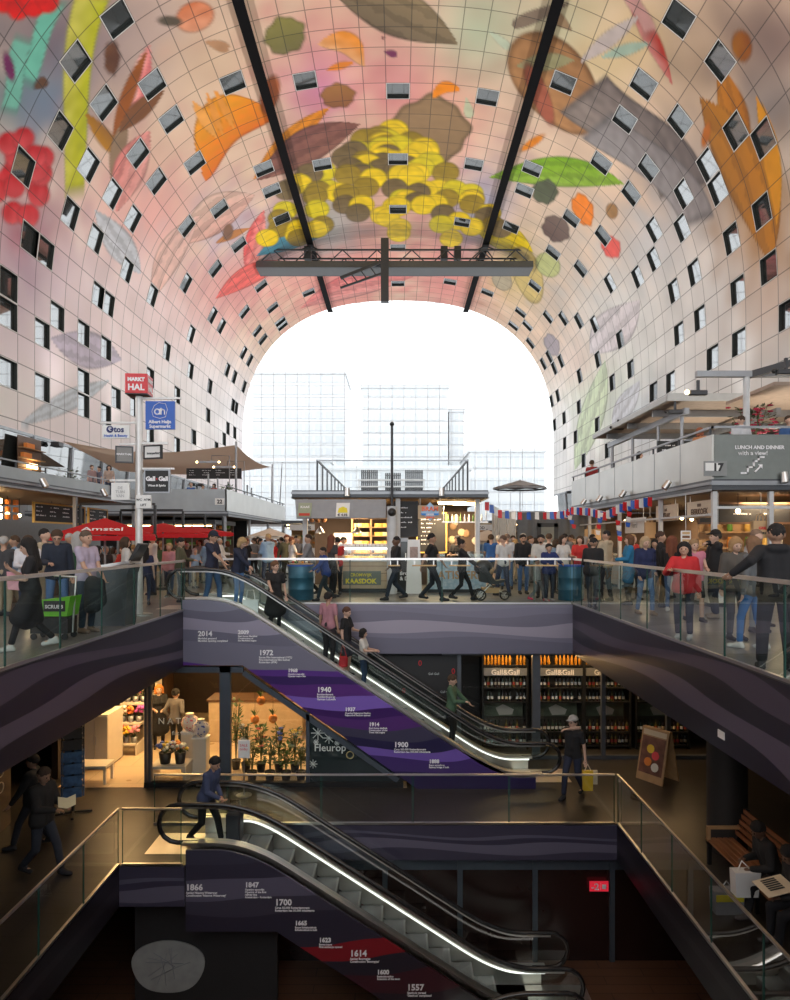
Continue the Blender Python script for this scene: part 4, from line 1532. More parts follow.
for k, (px, pya, pye, Y, hf) in enumerate(((105, 518, 536, 17.8, 1.24), (163, 523, 534, 22, 1.3), (192, 526, 533, 26, 1.4))):
    parasol(['large red square parasol nearest the sign pole on its left', 'red square parasol just right of the sign pole', 'red square parasol furthest right, toward the dark stall'][k],
            ((px - CX) / FPX * Y, Y, pz(pya, Y)), hf, (pye - pya) / FPX * Y, M_RED, group='red parasols over the terrace seats', txt='Amstel' if k == 0 else None, yaw=.35)
parasol('cream parasol far behind the dark left stall', ((270 - CX) / FPX * 35, 35, pz(528, 35)), 1.25, .45, mat('cream_canvas', (.78, .70, .60), .8), square=False)
parasol('cream parasol beside the right end of the kiosk', ((487 - CX) / FPX * 30, 30, pz(530, 30)), 1.5, .5, mat('cream_canvas'), square=False)
t = parasol('flat grey parasol on the far right terrace above the bunting', ((520 - CX) / FPX * 44, 44, pz(480, 44)), 1.75, .5, M_GREYC, square=False)

# ---------------- left stalls, second block with a sail
cv = canopy('dark canopy of the second left stall block beyond the red parasols', -18, -8.2, 32.8, 50, 2.75, 3.0)
for x in (4.7, 1.2, -2.0):
    post(cv, x, -8.4, -2.75, 0, .06)
for y in (-3, 2.5, 8.2):
    post(cv, 4.7, y, -2.75, 0, .06)
t = thing('terrace_parapet', 'grey zinc terrace parapet with a number plate, under the sail', 'parapet', (-8.3, 32.9, 3.0))
MB().bx(-9.6, 0, 0, .06, 0, 1.06).build('front_panel', M_PARA, t)
MB().bx(-.06, 0, 0, 17, 0, 1.06).build('flank_panel', M_PARAR, t)
MB().bx(-.05, .0, 0, 17, 1.2, 1.25).build('handrail', M_DSTEEL, t)
for k in range(9):
    MB().bx(-.04, 0, .05 + 2 * k, .1 + 2 * k, 1.06, 1.2).build('baluster', M_DSTEEL, t)
MB().bx(-.55, -.1, -.03, 0, .3, .62).build('number_plate', M_WHITE, t)
o = text('22', .26, M_INK, None, align='CENTER', bold=.01)
o.parent = t
o.location = (-.32, -.04, .37)
o.rotation_euler = (PI / 2, 0, 0)
struct(MB().bx(-17.5, -8.9, 40, 40.2, 0, 2.72).build('wall_stall', M_SLATE))
t = thing('shade_sail', 'beige shade sail stretched over the left upper terrace', 'sail', (0, 0, 0))
P00, P10, P11, P01 = W(62, 441, 40), W(236, 445, 40), W(272, 467, 50), W(120, 471, 47)
mb = MB()
n = 12
g = []
for i in range(n + 1):
    for j in range(n + 1):
        u, v = i / n, j / n
        p = P00 * (1 - u) * (1 - v) + P10 * u * (1 - v) + P11 * u * v + P01 * (1 - u) * v
        pin = 1 - .0 * u
        p.z -= .55 * math.sin(PI * u) * (1 - .3 * v) + .3 * math.sin(PI * v) * u
        g.append(p)
fs = [(i * (n + 1) + j, (i + 1) * (n + 1) + j, (i + 1) * (n + 1) + j + 1, i * (n + 1) + j + 1) for i in range(n) for j in range(n)]
mb.add(g, fs, 0, True)
mb.build('canvas', M_CANVAS, t)
for p in (P10, P11):
    MB().cyl((p.x, p.y, 3.0), (p.x, p.y, p.z + .2), .07, n=8).build('mast', M_GSTEEL, t)
b_ = W(187, 468, 42)
menu_board('long black bar board on the left upper terrace under the sail', (W(214, 478, 42).x, 42, W(214, 478, 42).z), 3.3, .55, '-Y', 3, M_BLACK, 8)
for k, (px, py) in enumerate(((208, 462), (224, 467))):
    p = W(px, py, 38 + 2.6 * k)
    t = thing('terrace_heater', ['bar heater with two glowing ends under the sail, upper one', 'bar heater with two glowing ends under the sail, lower one'][k], 'heater', p)
    MB().bx(-.55, .55, -.06, .06, -.05, .05).build('body', M_GSTEEL, t)
    for xx in (-.62, .62):
        MB().sph((xx, 0, 0), .06, 8, 6).build('lamp_end', M_BULB, t)
    MB().tube([(.2, 0, .05), (.2, 0, .35), (1.2, 0, .35), (1.2, 0, 3.02 - p.z)], .03, n=6).build('stand', M_GSTEEL, t)
for k, px in enumerate((214, 223, 233, 252, 256)):
    p = W(px, 490, 36 + 2.4 * k)
    t = thing('terrace_post', 'grey terrace post behind the zinc parapet', 'post', (p.x - .3, p.y, 3.0), 0, 'posts on the left upper terrace')
    MB().cyl((0, 0, 0), (0, 0, 2.1), .05, n=8).build('shaft', M_GSTEEL, t)
    MB().bx(-.1, .1, -.1, .1, 0, .02).build('foot_plate', M_GSTEEL, t)
t = thing('flag_pole', 'bare leaning pole at the end of the left terrace parapet', 'pole', (W(279, 504, 49).x, 49, 3.0))
MB().cyl((0, 0, 0), (.22, 0, 4.2), .05, .035, n=8).build('shaft', M_GSTEEL, t)
MB().cyl((0, 0, 0), (0, 0, .1), .14, n=8).build('foot', M_GSTEEL, t)


def plant(label, loc, h, r, n, leaf_m, pot=True, pot_h=.3, pot_r=.16, pot_m=None, flower_m=None, nf=0, name='potted_plant', cat='plant', leaf=.12, seed=1, group=None, spread=1.0):
    rp = random.Random(seed)
    t = thing(name, label, cat, loc, rp.uniform(0, 6), group)
    z0 = 0
    if pot:
        MB().lathe([(pot_r * .72, 0), (pot_r, pot_h), (pot_r * 1.05, pot_h), (pot_r * .9, pot_h - .03)], n=14).build('pot', pot_m or M_POT, t)
        z0 = pot_h - .03
    ms, mf = MB(), MB()
    ml = MB()
    for k in range(max(3, n // 9)):
        a = rp.uniform(0, 6.28)
        q = rp.uniform(.2, 1) * r
        tip = Vector((math.cos(a) * q, math.sin(a) * q, z0 + h * rp.uniform(.6, 1)))
        mid = Vector((math.cos(a) * q * .35, math.sin(a) * q * .35, z0 + h * .45))
        ms.tube([(0, 0, z0 - .02), mid, tip], .008, n=5)
    for k in range(n):
        a = rp.uniform(0, 6.28)
        v = rp.uniform(.25, 1)
        q = r * math.sqrt(rp.uniform(0, 1)) * (.45 + .55 * math.sin(PI * min(1, v * .9)))
        c = Vector((math.cos(a) * q, math.sin(a) * q, z0 + h * v))
        d = Vector((math.cos(a) * spread + rp.uniform(-.5, .5), math.sin(a) * spread + rp.uniform(-.5, .5), rp.uniform(-.2, .9))).normalized()
        s_ = d.cross(Vector((0, 0, 1)))
        s_ = s_.normalized() if s_.length > .01 else Vector((1, 0, 0))
        L = leaf * rp.uniform(.7, 1.3)
        up = d.cross(s_) * L * .12
        ml.add([c, c + d * L * .5 + s_ * L * .26 + up, c + d * L, c + d * L * .5 - s_ * L * .26 + up], [(0, 1, 2), (0, 2, 3)])
    ms.build('stem', mat('plant_stem', (.10, .12, .04), .6), t)
    ml.build('foliage', leaf_m, t)
    if nf:
        for k in range(nf):
            a = rp.uniform(0, 6.28)
            q = r * math.sqrt(rp.uniform(0, 1))
            v = rp.uniform(.45, 1.02)
            c = Vector((math.cos(a) * q, math.sin(a) * q, z0 + h * v))
            for j in range(5):
                b = 6.28 * j / 5
                mf.sph(c + Vector((math.cos(b) * .035, math.sin(b) * .035, .0)), (.035, .035, .02), 6, 4)
        mf.build('blossoms', flower_m, t)
    return t


plant('grey green shrub on the left terrace parapet near the menu board', (-11.4, 23.6, 3.09), .7, .4, 90, mat('dull_green', (.16, .18, .12), .6), seed=3)
plant('dark green planter bush at the bar corner under the sail', (W(226, 488, 36.2).x, 36.2, 3.01), 1.2, .45, 110, M_LEAF, seed=5, leaf=.2)

# ---------------- far stalls filling the aisles
def market_stall(label, x0, x1, y0, y1, zr, wall_m, warm=True, seed=0, txt=None):
    rp = random.Random(seed)
    t = thing('market_stall', label, 'stall', ((x0 + x1) / 2, y0, 0))
    w, d = x1 - x0, y1 - y0
    MB().bx(-w / 2, w / 2, 0, d, zr, zr + .22).build('roof', M_ROOFE, t)
    MB().bx(-w / 2 + .1, w / 2 - .1, d - .1, d, 0, zr).build('back_wall', wall_m, t)
    MB().bx(-w / 2 + .2, w / 2 - .2, .3, .9, 0, 1.05).build('counter', rp.choice([M_WHITE, M_WOOD, M_CREAM]), t)
    for xx in (-w / 2 + .06, w / 2 - .06):
        MB().bx(xx - .05, xx + .05, .1, .2, 0, zr).build('post', M_GSTEEL, t)
    for z in (1.3, 1.75, 2.2):
        mb = MB().bx(-w / 2 + .3, w / 2 - .3, d - .5, d - .12, z, z + .04)
        mb.build('shelf', M_WOOD, t)
        for k in range(int(w / .45)):
            xx = -w / 2 + .4 + k * .42
            MB().bx(xx, xx + rp.uniform(.15, .34), d - .45, d - .2, z + .04, z + rp.uniform(.15, .36)).build('goods', rp.choice(jmats[:7]), t)
    MB().bx(-w / 2 + .3, w / 2 - .3, .4, .46, zr - .1, zr - .05).build('strip_lamp', M_BULB if warm else M_TUBE, t)
    if txt:
        MB().bx(-w * .35, w * .35, -.04, 0, zr - .45, zr - .05).build('fascia_board', M_WHITE, t)
        o = text(txt, .26, M_INK, None, align='CENTER', bold=.006)
        o.parent = t
        o.location = (0, -.05, zr - .36)
        o.rotation_euler = (PI / 2, 0, 0)
    return t


market_stall('white fronted food stall far down the left aisle, between the sail block and kiosk', -7.9, -4.2, 46, 50, 2.7, M_WARMW, seed=2, txt='VIS')
market_stall('warm lit produce stall at the far end of the left aisle', -9.8, -5.2, 58, 62, 2.7, M_WARMW, seed=3)
market_stall('warm lit stall far behind the right end of the kiosk', 3.4, 7.4, 46, 50, 2.7, M_WARMW, seed=4, txt='BROOD')
market_stall('grey stall row at the far end of the right aisle', 7.8, 16, 47, 52, 2.75, M_BROWN, seed=6)
market_stall('brown stall inside the dark corner under the second left canopy', -14.2, -9.2, 34.2, 38.5, 2.4, M_BROWN, seed=7)

# ---------------- the central kiosk
KY = 20.7
cv = canopy('dark flat roof of the central cheese and pastry kiosk', -3.2, 2.72, KY - .2, 33, 2.86, 3.1, mat('kiosk_soffit', (.16, .10, .06), .6), name='kiosk_roof')
for x, y in ((-2.85, 0.4), (.0, .25), (2.45, .5), (-2.85, 11.6), (2.45, 11.6)):
    MB().bx(x + .24 - .07, x + .24 + .07, y - 6.4 + .15 - .07, y - 6.4 + .15 + .07, -2.86, 0).build('post', mat('kiosk_post', (.55, .56, .57), .4), cv)
struct(MB().bx(-3.0, 2.5, 24.5, 24.7, 0, 2.84).build('wall_kiosk', M_BROWN))
t = thing('roof_railing', 'dark terrace railing standing on the kiosk roof', 'railing', (0, KY, 3.1))
yb = 12.0
MB().bx(-2.46, 2.12, -.02, .02, .9, .94).build('front_handrail', M_GSTEEL, t)
for x in (-2.46, 2.12):
    MB().bx(x - .025, x + .025, 0, yb, .9, .95).build('flank_handrail', M_DSTEEL, t)
    for k in range(9):
        y = .02 + k * 1.45
        MB().bx(x - .025, x + .025, y - .03, y + .03, 0, .9).build('baluster', M_DSTEEL, t)
MB().quad((-2.46, 0, .02), (2.12, 0, .02), (2.12, 0, .9), (-2.46, 0, .9)).build('glass_panel', glass('clear_glass', (.95, .97, .97), .03, .3), t)
for px, nm in ((348, 'left'), (441, 'right')):
    spot_lamp((W(px, 0, KY).x, KY - .26, 3.04), 'chrome spot lamp on the front edge of the kiosk roof, ' + ('over the cheese side' if nm == 'left' else 'over the pastry side'), .1)
t = thing('camera_mast', 'tall thin dark mast with a small head rising in front of the kiosk', 'mast', (W(392, 0, KY - .4).x, KY - .45, 0))
MB().cyl((0, 0, 0), (0, 0, 2.6), .16, n=12).build('column', mat('kiosk_post'), t)
MB().cyl((0, 0, 2.6), (0, 0, 5.0), .04, n=8).build('shaft', M_DSTEEL, t)
MB().sph((0, 0, 5.05), .07, 10, 7).build('camera_head', M_BLACK, t)
MB().sph((0, -.12, 2.42), .13, 10, 7).build('clamp', M_BLACK, t)
for k, (px0, px1, pyt) in enumerate(((361, 378, 470), (385, 401, 473), (405, 423, 470))):
    Y = 24
    a, b_ = W(px0, pyt, Y), W(px1, 492, Y)
    t = thing('lounge_chair', ['black slatted high back chair on the kiosk roof, left one', 'black slatted high back chair on the kiosk roof, middle one by the mast', 'black slatted high back chair on the kiosk roof, right one'][k], 'chair', ((a.x + b_.x) / 2, Y, 3.1), 0, 'chairs on the kiosk roof')
    w, h = b_.x - a.x, a.z - 3.1
    mb = MB()
    n = 9
    for q in range(n):
        mb.bx(-w / 2 + w * q / n + .005, -w / 2 + w * (q + .86) / n, -.02, .02, .05, h)
    mb.build('backrest', M_BLACK, t)
    for z in (.12, .4, .66):
        MB().bx(-w / 2, w / 2, -.03, -.02, z * h / .75, z * h / .75 + .035).build('back_slat', M_DSTEEL, t)
    MB().bx(-w / 2, w / 2, .02, .55, .3, .36).build('seat', M_BLACK, t)
    for xx in (-w / 2 + .03, w / 2 - .03):
        for yy in (0, .5):
            MB().bx(xx - .02, xx + .02, yy - .02, yy + .02, 0, .32).build('leg', M_DSTEEL, t)
t = thing('chair_rail', 'pale double rail running behind the chairs on the kiosk roof', 'rail', (0, 23.6, 3.1))
for z in (.35, .58):
    MB().bx(W(358, 0, 23.6).x, W(425, 0, 23.6).x, -.03, .03, z - .02, z + .025).build('bar', mat('pale_pole'), t)
for px in (359, 383, 403, 424):
    x = W(px, 0, 23.6).x
    MB().bx(x - .02, x + .02, -.02, .02, 0, .62).build('upright', mat('pale_pole'), t)
# awning
a0, a1 = W(295, 0, KY - .3).x, W(386, 0, KY - .3).x
t = thing('awning', 'grey canvas awning with two posters hanging from the left of the kiosk roof', 'awning', (0, KY - .25, 0))
mb = MB()
n = 24
top, bot = [], []
for k in range(n + 1):
    x = a0 + (a1 - a0) * k / n
    f = .03 * math.sin(k * 1.9) * (1 if k > 13 else .25)
    top.append((x, -.05, 2.82))
    bot.append((x + (.1 if k < 1 else 0), -.42 + f, 2.25))
mb.add(top + bot, [(k, k + 1, n + 2 + k, n + 1 + k) for k in range(n)], 0, True)
mb.add([bot[0], top[0], (a0, .6, 2.82)], [(0, 1, 2)])
mb.add([bot[-1], top[-1], (a1, .6, 2.82)], [(0, 1, 2)])
mb.build('canvas', M_GREYC, t)
MB().tube([bot[0], bot[-1]], .022, n=6).build('front_bar', M_GSTEEL, t)
for px, m_, body, mt in ((305, mat('olive_poster', (.32, .36, .26), .6), 'KAAS', M_WHITEINK), (343, M_WHITE, '€ 4,95', M_INK)):
    x = W(px, 0, KY - .5).x
    MB().prism([(-.2, 0), (.2, 0), (.2, .5), (-.2, .5)], (x, -.43, 2.28), (1, 0, 0), (0, .55, .84), (0, -.012, .008)).build('poster', m_, t)
    if px == 343:
        MB().prism([(-.15, .14), (.15, .14), (.12, .3), (0, .36), (-.12, .3)], (x, -.447, 2.288), (1, 0, 0), (0, .55, .84), (0, -.006, .004)).build('poster_print', M_YELLOW, t)
    else:
        MB().prism([(-.16, .03), (.16, .03), (.16, .12), (-.16, .12)], (x, -.447, 2.288), (1, 0, 0), (0, .55, .84), (0, -.006, .004)).build('poster_print', M_FOODS[0], t)
    o = text(body, .11, mt, None, align='CENTER', bold=.003)
    o.parent = t
    o.location = (x, -.45, 2.31) if px == 343 else (x, -.28, 2.55)
    o.rotation_euler = (PI / 2 - .58, 0, 0)
# cheese counter
cx0, cx1 = W(337, 0, KY).x, W(390, 0, KY).x
t = thing('cheese_counter', 'pale wooden cheese counter with a glass display at the left of the kiosk', 'counter', ((cx0 + cx1) / 2, KY, 0))
w = cx1 - cx0
MB().bx(-w / 2, w / 2, 0, .75, .12, .95, bev=.01).build('body', mat('pale_oak', (.50, .38, .25), .5, noise=.2), t)
MB().bx(-w / 2 + .04, w / 2 - .04, .05, .7, 0, .12).build('plinth', M_BLACK, t)
for z in (.35, .58, .8):
    MB().bx(-w / 2 + .005, w / 2 - .005, -.012, 0, z, z + .012).build('groove_trim', M_DWOOD, t)
MB().bx(-w / 2, w / 2, -.04, .75, .95, 1.0).build('worktop', M_WHITE, t)
MB().bx(-w / 2 + .03, w / 2 - .03, .0, .02, 1.0, 1.36).build('display_glass', mat('display_glass'), t)
MB().bx(-w / 2 + .03, w / 2 - .03, 0, .45, 1.36, 1.4).build('display_shelf', M_WHITE, t)
MB().bx(-w / 2 + .1, w / 2 - .1, .1, .13, 1.31, 1.35).build('display_lamp', M_TUBE, t)
s = hang_sign('grey sign with yellow block letters on the front of the cheese counter', 343, 571, 381, 585, KY - .02, mat('sign_olive_grey', (.16, .18, .15), .5),
              [('CROMWIJK', .13, -.03, .62, M_YELLOW, .002), ('KAASDOK', .2, -.03, .12, M_YELLOW, .008)], dep=.018, name='counter_sign')
rj = random.Random(21)
for k in range(12):
    x = cx0 + .12 + k * (w - .24) / 11
    o = MB().bx(-.055, .055, 0, .01, 0, .09).build('price_card', M_WHITE)
    o.location = (x, KY + .06, 1.4)
    tag(o, 'small white price card standing along the top of the cheese counter', 'card', 'price cards on the cheese counter')
wheel = MB().cyl((0, 0, 0), (0, 0, .12), .17, n=16).mesh('cheese_round', M_CHEESE)
for k in range(8):
    o = bpy.data.objects.new('cheese_round', wheel)
    COL.objects.link(o)
    o.location = (cx0 + .3 + k * (w - .55) / 7 , KY + .35, 1.0)
    o.scale = (.55, .55, .9)
    tag(o, 'yellow cheese inside the glass display of the cheese counter', 'cheese', 'cheeses in the glass display')
# cheese rack
r0, r1 = W(352, 0, 23.2).x, W(392, 0, 23.2).x
t = thing('cheese_rack', 'warm lit wooden rack of cheese wheels at the back of the kiosk', 'shelf', ((r0 + r1) / 2, 23.5, 0))
w = r1 - r0
for xx in (-w / 2, -w * .03, w / 2):
    MB().bx(xx - .03, xx + .03, -.25, .25, 0, 2.6).build('upright', M_WOOD, t)
levels = [1.15, 1.45, 1.75, 2.05, 2.35]
for z in levels:
    MB().bx(-w / 2, w / 2, -.25, .25, z - .03, z).build('shelf', M_WOOD, t)
for z in levels[:-1]:
    for k in range(5):
        x = (r0 + r1) / 2 - w / 2 + .2 + k * (w - .4) / 4
        if abs(x - (r0 + r1) / 2 + w * .03) < .12:
            continue
        o = bpy.data.objects.new('cheese_round', wheel)
        COL.objects.link(o)
        o.location = (x, 23.42, z + .002)
        o.material_slots[0].link = 'OBJECT'
        o.material_slots[0].material = rj.choice([M_CHEESE, M_CHEESE, M_CHEESE2])
        tag(o, 'cheese wheel on the warm lit wooden rack at the back of the kiosk', 'cheese', 'cheese wheels on the kiosk rack')
for k, px in enumerate((320, 357)):
    p = W(px, 533, 21.6)
    t = thing('pendant_lamp', ['chrome bell pendant lamp over the left corner of the kiosk', 'chrome bell pendant lamp over the cheese display'][k], 'lamp', p)
    MB().lathe([(.03, .2), (.05, .16), (.1, .1), (.17, 0), (.165, -.01), (.09, .09)], n=14).build('lamp_shade', M_STEEL, t)
    MB().cyl((0, 0, .2), (0, 0, 2.86 - p.z), .012, n=5).build('cable', M_BLACK, t)
    MB().sph((0, 0, .03), .05, 8, 6).build('bulb', M_BULB, t)
hang_sign('white round-topped poster board behind the cheese seller', 334, 533, 352, 546, 23.0, M_WHITE, [('KAAS', .12, 0, .3, M_SRED, .003)], name='poster_board')
for k in range(3):
    p = W(312 + 6 * k, 520, 22.5)
    t = thing('hanging_ham', 'dark cured ham hanging at the left end of the kiosk', 'ham', p, 0, 'hams hanging in the kiosk')
    MB().lathe([(.02, .32), (.04, .26), (.09, .08), (.1, 0), (.05, -.08)], n=10).build('ham', M_FOODS[5], t)
    MB().cyl((0, 0, .3), (0, 0, 2.85 - p.z), .008, n=4).build('string', M_BLACK, t)
# dark menu wall and drinks cabinet in the middle
menu_board('tall black chalk menu wall in the middle of the kiosk', (W(406, 0, KY + .3).x, KY + .3, 1.75), .66, 1.0, '-Y', 5, M_BLACK, 12)
s = thing('drinks_cabinet', 'grey drinks cabinet standing in the middle of the kiosk', 'cabinet', (W(402, 0, KY).x, KY + .1, 0))
MB().bx(-.22, .2, 0, .6, 0, 1.68, bev=.02).build('body', M_GSTEEL, s)
MB().bx(-.18, .16, -.02, 0, .25, 1.55).build('door', mat('dark_glass', (.03, .035, .04), .1), s)
MB().bx(.1, .13, -.05, -.02, .7, 1.2).build('handle', M_STEEL, s)
s = thing('poster_stand', 'white sloping poster stand with a picture, in front of the menu wall', 'stand', (W(414, 0, KY - .5).x, KY - .45, 0))
MB().prism([(-.24, 0), (.24, 0), (.18, 1.62), (-.18, 1.62)], (0, 0, 0), (1, 0, 0), (0, .1, .995), (0, .05, 0)).build('board', M_WHITE, s)
MB().prism([(-.12, 1.05), (.12, 1.05), (.12, 1.4), (-.12, 1.4)], (0, -.012, 0), (1, 0, 0), (0, .1, .995), (0, .01, 0)).build('picture', mat('picture_print', (.35, .25, .22), .5, noise=.6, scale=18), s)
# chalk panel on the counter front and the pastry counter
s = hang_sign('black panel with upright white chalk writing between the two kiosk counters', 397, 561, 416, 592, KY - .05, M_SLATE, [('Brood\n& Deli', .16, 0, .55, M_WHITEINK, .003)], dep=.05, name='counter_sign')
cx0, cx1 = W(428, 0, KY).x, W(486, 0, KY).x
t = thing('pastry_counter', 'pale blue tiled pastry counter at the right of the kiosk', 'counter', ((cx0 + cx1) / 2, KY, 0))
w = cx1 - cx0
m = bpy.data.materials.new('blue_fishscale_tiles')
m.use_nodes = True
nt, b = mx_nodes(m)
tc = nt.nodes.new('ShaderNodeTexCoord')
vo = nt.nodes.new('ShaderNodeTexVoronoi')
vo.inputs['Scale'].default_value = 11
cr = nt.nodes.new('ShaderNodeValToRGB')
cr.color_ramp.elements[0].color = (.50, .60, .66, 1)
cr.color_ramp.elements[1].color = (.24, .38, .48, 1)
nt.links.new(tc.outputs['Object'], vo.inputs['Vector'])
nt.links.new(vo.outputs['Distance'], cr.inputs[0])
nt.links.new(cr.outputs[0], b.inputs['Base Color'])
MB().bx(-w / 2, w / 2, 0, .7, .1, .95).build('body', m, t)
MB().bx(-w / 2, w / 2, .05, .7, 0, .1).build('plinth', M_BLACK, t)
MB().bx(-w / 2 - .02, w / 2 + .02, -.05, .72, .95, 1.0).build('worktop', M_WHITE, t)
MB().bx(-w / 2 + .02, w / 2 - .02, 0, .02, 1.0, 1.22).build('display_glass', mat('display_glass'), t)
o = text('PATISSERIE', .34, M_WOOD, None, align='LEFT', bold=.008)
o.parent = t
o.location = (-w / 2 + .12, -.01, .42)
o.rotation_euler = (PI / 2, 0, 0)
# diamond sign
s = thing('hanging_sign', 'tan board with an orange and blue diamond emblem hanging over the pastry counter', 'sign', (W(430, 0, KY - .3).x, KY - .3, 0))
zc = pz(512, KY - .3)
MB().bx(-.36, .36, 0, .03, zc - .2, zc + .2).build('board', mat('tan_board', (.48, .35, .22), .6), s)
MB().prism([(0, -.27), (.28, 0), (0, .3), (-.28, 0)], (0, -.012, zc), (1, 0, 0), (0, 0, 1), (0, .01, 0)).build('emblem', mat('emblem_pale_blue', (.35, .52, .72), .4), s)
MB().prism([(-.28, -.04), (.28, -.04), (.25, -.1), (-.25, -.1)], (0, -.02, zc), (1, 0, 0), (0, 0, 1), (0, .01, 0)).build('emblem_band', mat('sign_mid_blue', (.02, .22, .65), .4), s)
for body, dz, sz, mm_ in (('BRAM', .03, .19, mat('sign_orange', (.85, .16, .05), .4)), ('LEKKER', -.1, .07, M_WHITEINK), ('GEBAK', -.19, .085, mat('sign_orange'))):
    o = text(body, sz, mm_, None, align='CENTER', bold=.006)
    o.parent = s
    o.location = (0, -.035, zc + dz)
    o.rotation_euler = (PI / 2, 0, 0)
for xx in (-.3, .3):
    MB().cyl((xx, .015, zc + .2), (xx, .015, 2.86), .01, n=5).build('chain', M_STEEL, s)
menu_board('large slate board with a yellow frame at the back of the pastry counter', (W(432, 0, 23).x, 23.2, 1.2), .95, 1.3, '-Y', 7, M_CHEESE, 15)
t = thing('mural_panel', 'dark wall panel with pale flower pictures behind the pastry counter', 'panel', (W(463, 0, 23.8).x, 23.9, 1.2))
MB().bx(-.6, .6, 0, .05, 0, 1.4).build('panel', M_BROWN, t)
rj = random.Random(8)
for k in range(7):
    MB().sph((rj.uniform(-.45, .45), -.005, rj.uniform(.15, 1.2)), (.14, .02, .14), 8, 5).build('flower_print', [M_CREAM, M_WOOD, M_CHEESE2][k % 3], t)
for k in range(4):
    p = W(458 + (k % 2) * 14 - 6, 500 + 4 * k, 21.8 + .4 * k)
    t = thing('strip_lamp', 'warm strip lamp under the kiosk roof over the pastry side', 'lamp', (p.x, p.y, 2.78), 0, 'strip lamps under the kiosk roof')
    MB().bx(-.45, .45, -.04, .04, 0, .05).build('tube', M_BULB, t)
    MB().bx(-.47, .47, -.05, .05, .05, .08).build('housing', M_DSTEEL, t)
for k in range(9):
    o = MB().lathe([(.03, 0), (.035, .12), (.014, .17), (.014, .24)], n=8).build('bottle', [M_LEAF, M_GSTEEL, M_WHITE][k % 3])
    o.location = (W(448 + 4.2 * k, 0, 22.4).x, 22.4, 2.212)
    tag(o, 'small bottle on the high shelf over the pastry counter', 'bottle', 'bottles on the kiosk shelf')
t = thing('wall_shelf', 'thin high shelf of bottles over the pastry counter', 'shelf', (W(465, 0, 22.4).x, 22.45, 2.17))
MB().bx(-.75, .75, -.15, .15, 0, .04).build('board', M_STEEL, t)
for xx in (-.7, .7):
    MB().cyl((xx, 0, .04), (xx, 0, .69), .012, n=5).build('hanger', M_STEEL, t)

# barrels, stroller table things by the back railing
def barrel(label, px, Y, m, m2, h=.9, r=.34):
    t = thing('oil_drum', label, 'barrel', (W(px, 0, Y).x, Y, 0))
    MB().lathe([(r * .98, 0), (r, .02), (r, .3 * h), (r * 1.04, .32 * h), (r, .34 * h), (r, .64 * h), (r * 1.04, .66 * h), (r, .68 * h), (r, h - .02), (r * .98, h)], n=20).build('drum', m, t)
    MB().cyl((0, 0, h), (0, 0, h + .04), r * 1.06, n=20).build('lid', m2, t)
    return t


M_DRUM = mat('blue_drum', (.04, .14, .22), .4, .3)
barrel('blue oil drum table beside the cheese counter, under the boy in blue', 301, 18.3, M_DRUM, M_BLUE)
barrel('blue oil drum by the right corner of the back railing', 571, 18.2, M_DRUM, M_BLUE)
t = thing('serving_tray', 'tray of snacks on the blue oil drum beside the cheese counter', 'tray', (W(301, 0, 18.3).x, 18.3, .94))
MB().bx(-.3, .3, -.22, .22, 0, .03, bev=.01).build('tray', M_WOOD, t)
for k in range(6):
    MB().sph((-.22 + .09 * k, .05 * (-1) ** k, .065), (.04, .04, .035), 8, 5).build('snack', M_FOODS[k % 6], t)

# ---------------- bunting
t = thing('flag_bunting', 'string of red white and blue flags between the kiosk and the right stalls', 'bunting', (0, 0, 0))
P = [W(487, 502, 21), W(500, 510, 22), W(520, 512, 23), (W(545, 512, 24)), W(565, 511, 24), W(573, 507, 23.5), W(590, 508, 22.5), W(605, 512, 21.5), W(625, 502, 20.3), W(650, 497, 19)]
pts = []
for a, b in zip(P[:-1], P[1:]):
    for k in range(6):
        pts.append(a.lerp(b, k / 6))
pts.append(P[-1])
MB().tube(pts, .008, n=4).build('cord', M_WHITE, t)
fm = [M_SRED, M_WHITE, M_BLUE]
for k, p in enumerate(pts[::1]):
    if k % 2 == 0 or k > 18:
        w = .13
        MB().prism([(-w / 2, 0), (w / 2, 0), (w / 2 + .01 * (k % 3), -.27), (-w / 2, -.25)], p, (1, .1 * (k % 5 - 2), 0), (0, .06 * (k % 3 - 1), 1), (0, .006, 0)).build('flag', fm[k % 3], t)
for j, (a, b) in enumerate(((W(568, 511, 23), W(574, 524, 23)), (W(601, 512, 21), W(598, 530, 21)), (W(630, 506, 20), W(628, 522, 20)), (W(618, 520, 20.4), W(620, 536, 20.4)))):
    for k in range(4):
        p = a.lerp(b, k / 3)
        MB().prism([(-.08, 0), (.08, -.03), (.05, -.16), (-.06, -.14)], p, (1, .2, 0), (0, 0, 1), (0, .006, 0)).build('flag', fm[(k + j) % 3], t)

# ---------------- right side: grey tarpaulin wall, curtain
t = thing('tarpaulin_wall', 'dark grey tarpaulin wall with a square window flap, behind the crowd', 'tarpaulin', (0, 27.2, 0))
x0, x1 = W(517, 0, 27.2).x, W(606, 0, 27.2).x
n = 40
mb = MB()
vs = [(x0 + (x1 - x0) * k / n, .05 * math.sin(k * 1.1) + .02 * math.sin(k * 2.7), z) for z in (0, 2.75) for k in range(n + 1)]
mb.add(vs, [(k, k + 1, n + 2 + k, n + 1 + k) for k in range(n)], 0, True)
mb.build('sheet', mat('grey_tarp', (.13, .135, .14), .6), t)
xa, xb = W(537, 0, 27.1).x, W(558, 0, 27.1).x
mb = MB()
za, zb = pz(546, 27), pz(523, 27)
for q in ((xa, xa + .16, za, zb), (xb - .16, xb, za, zb), (xa, xb, zb - .16, zb)):
    mb.bx(q[0], q[1], -.12, -.1, q[2], q[3])
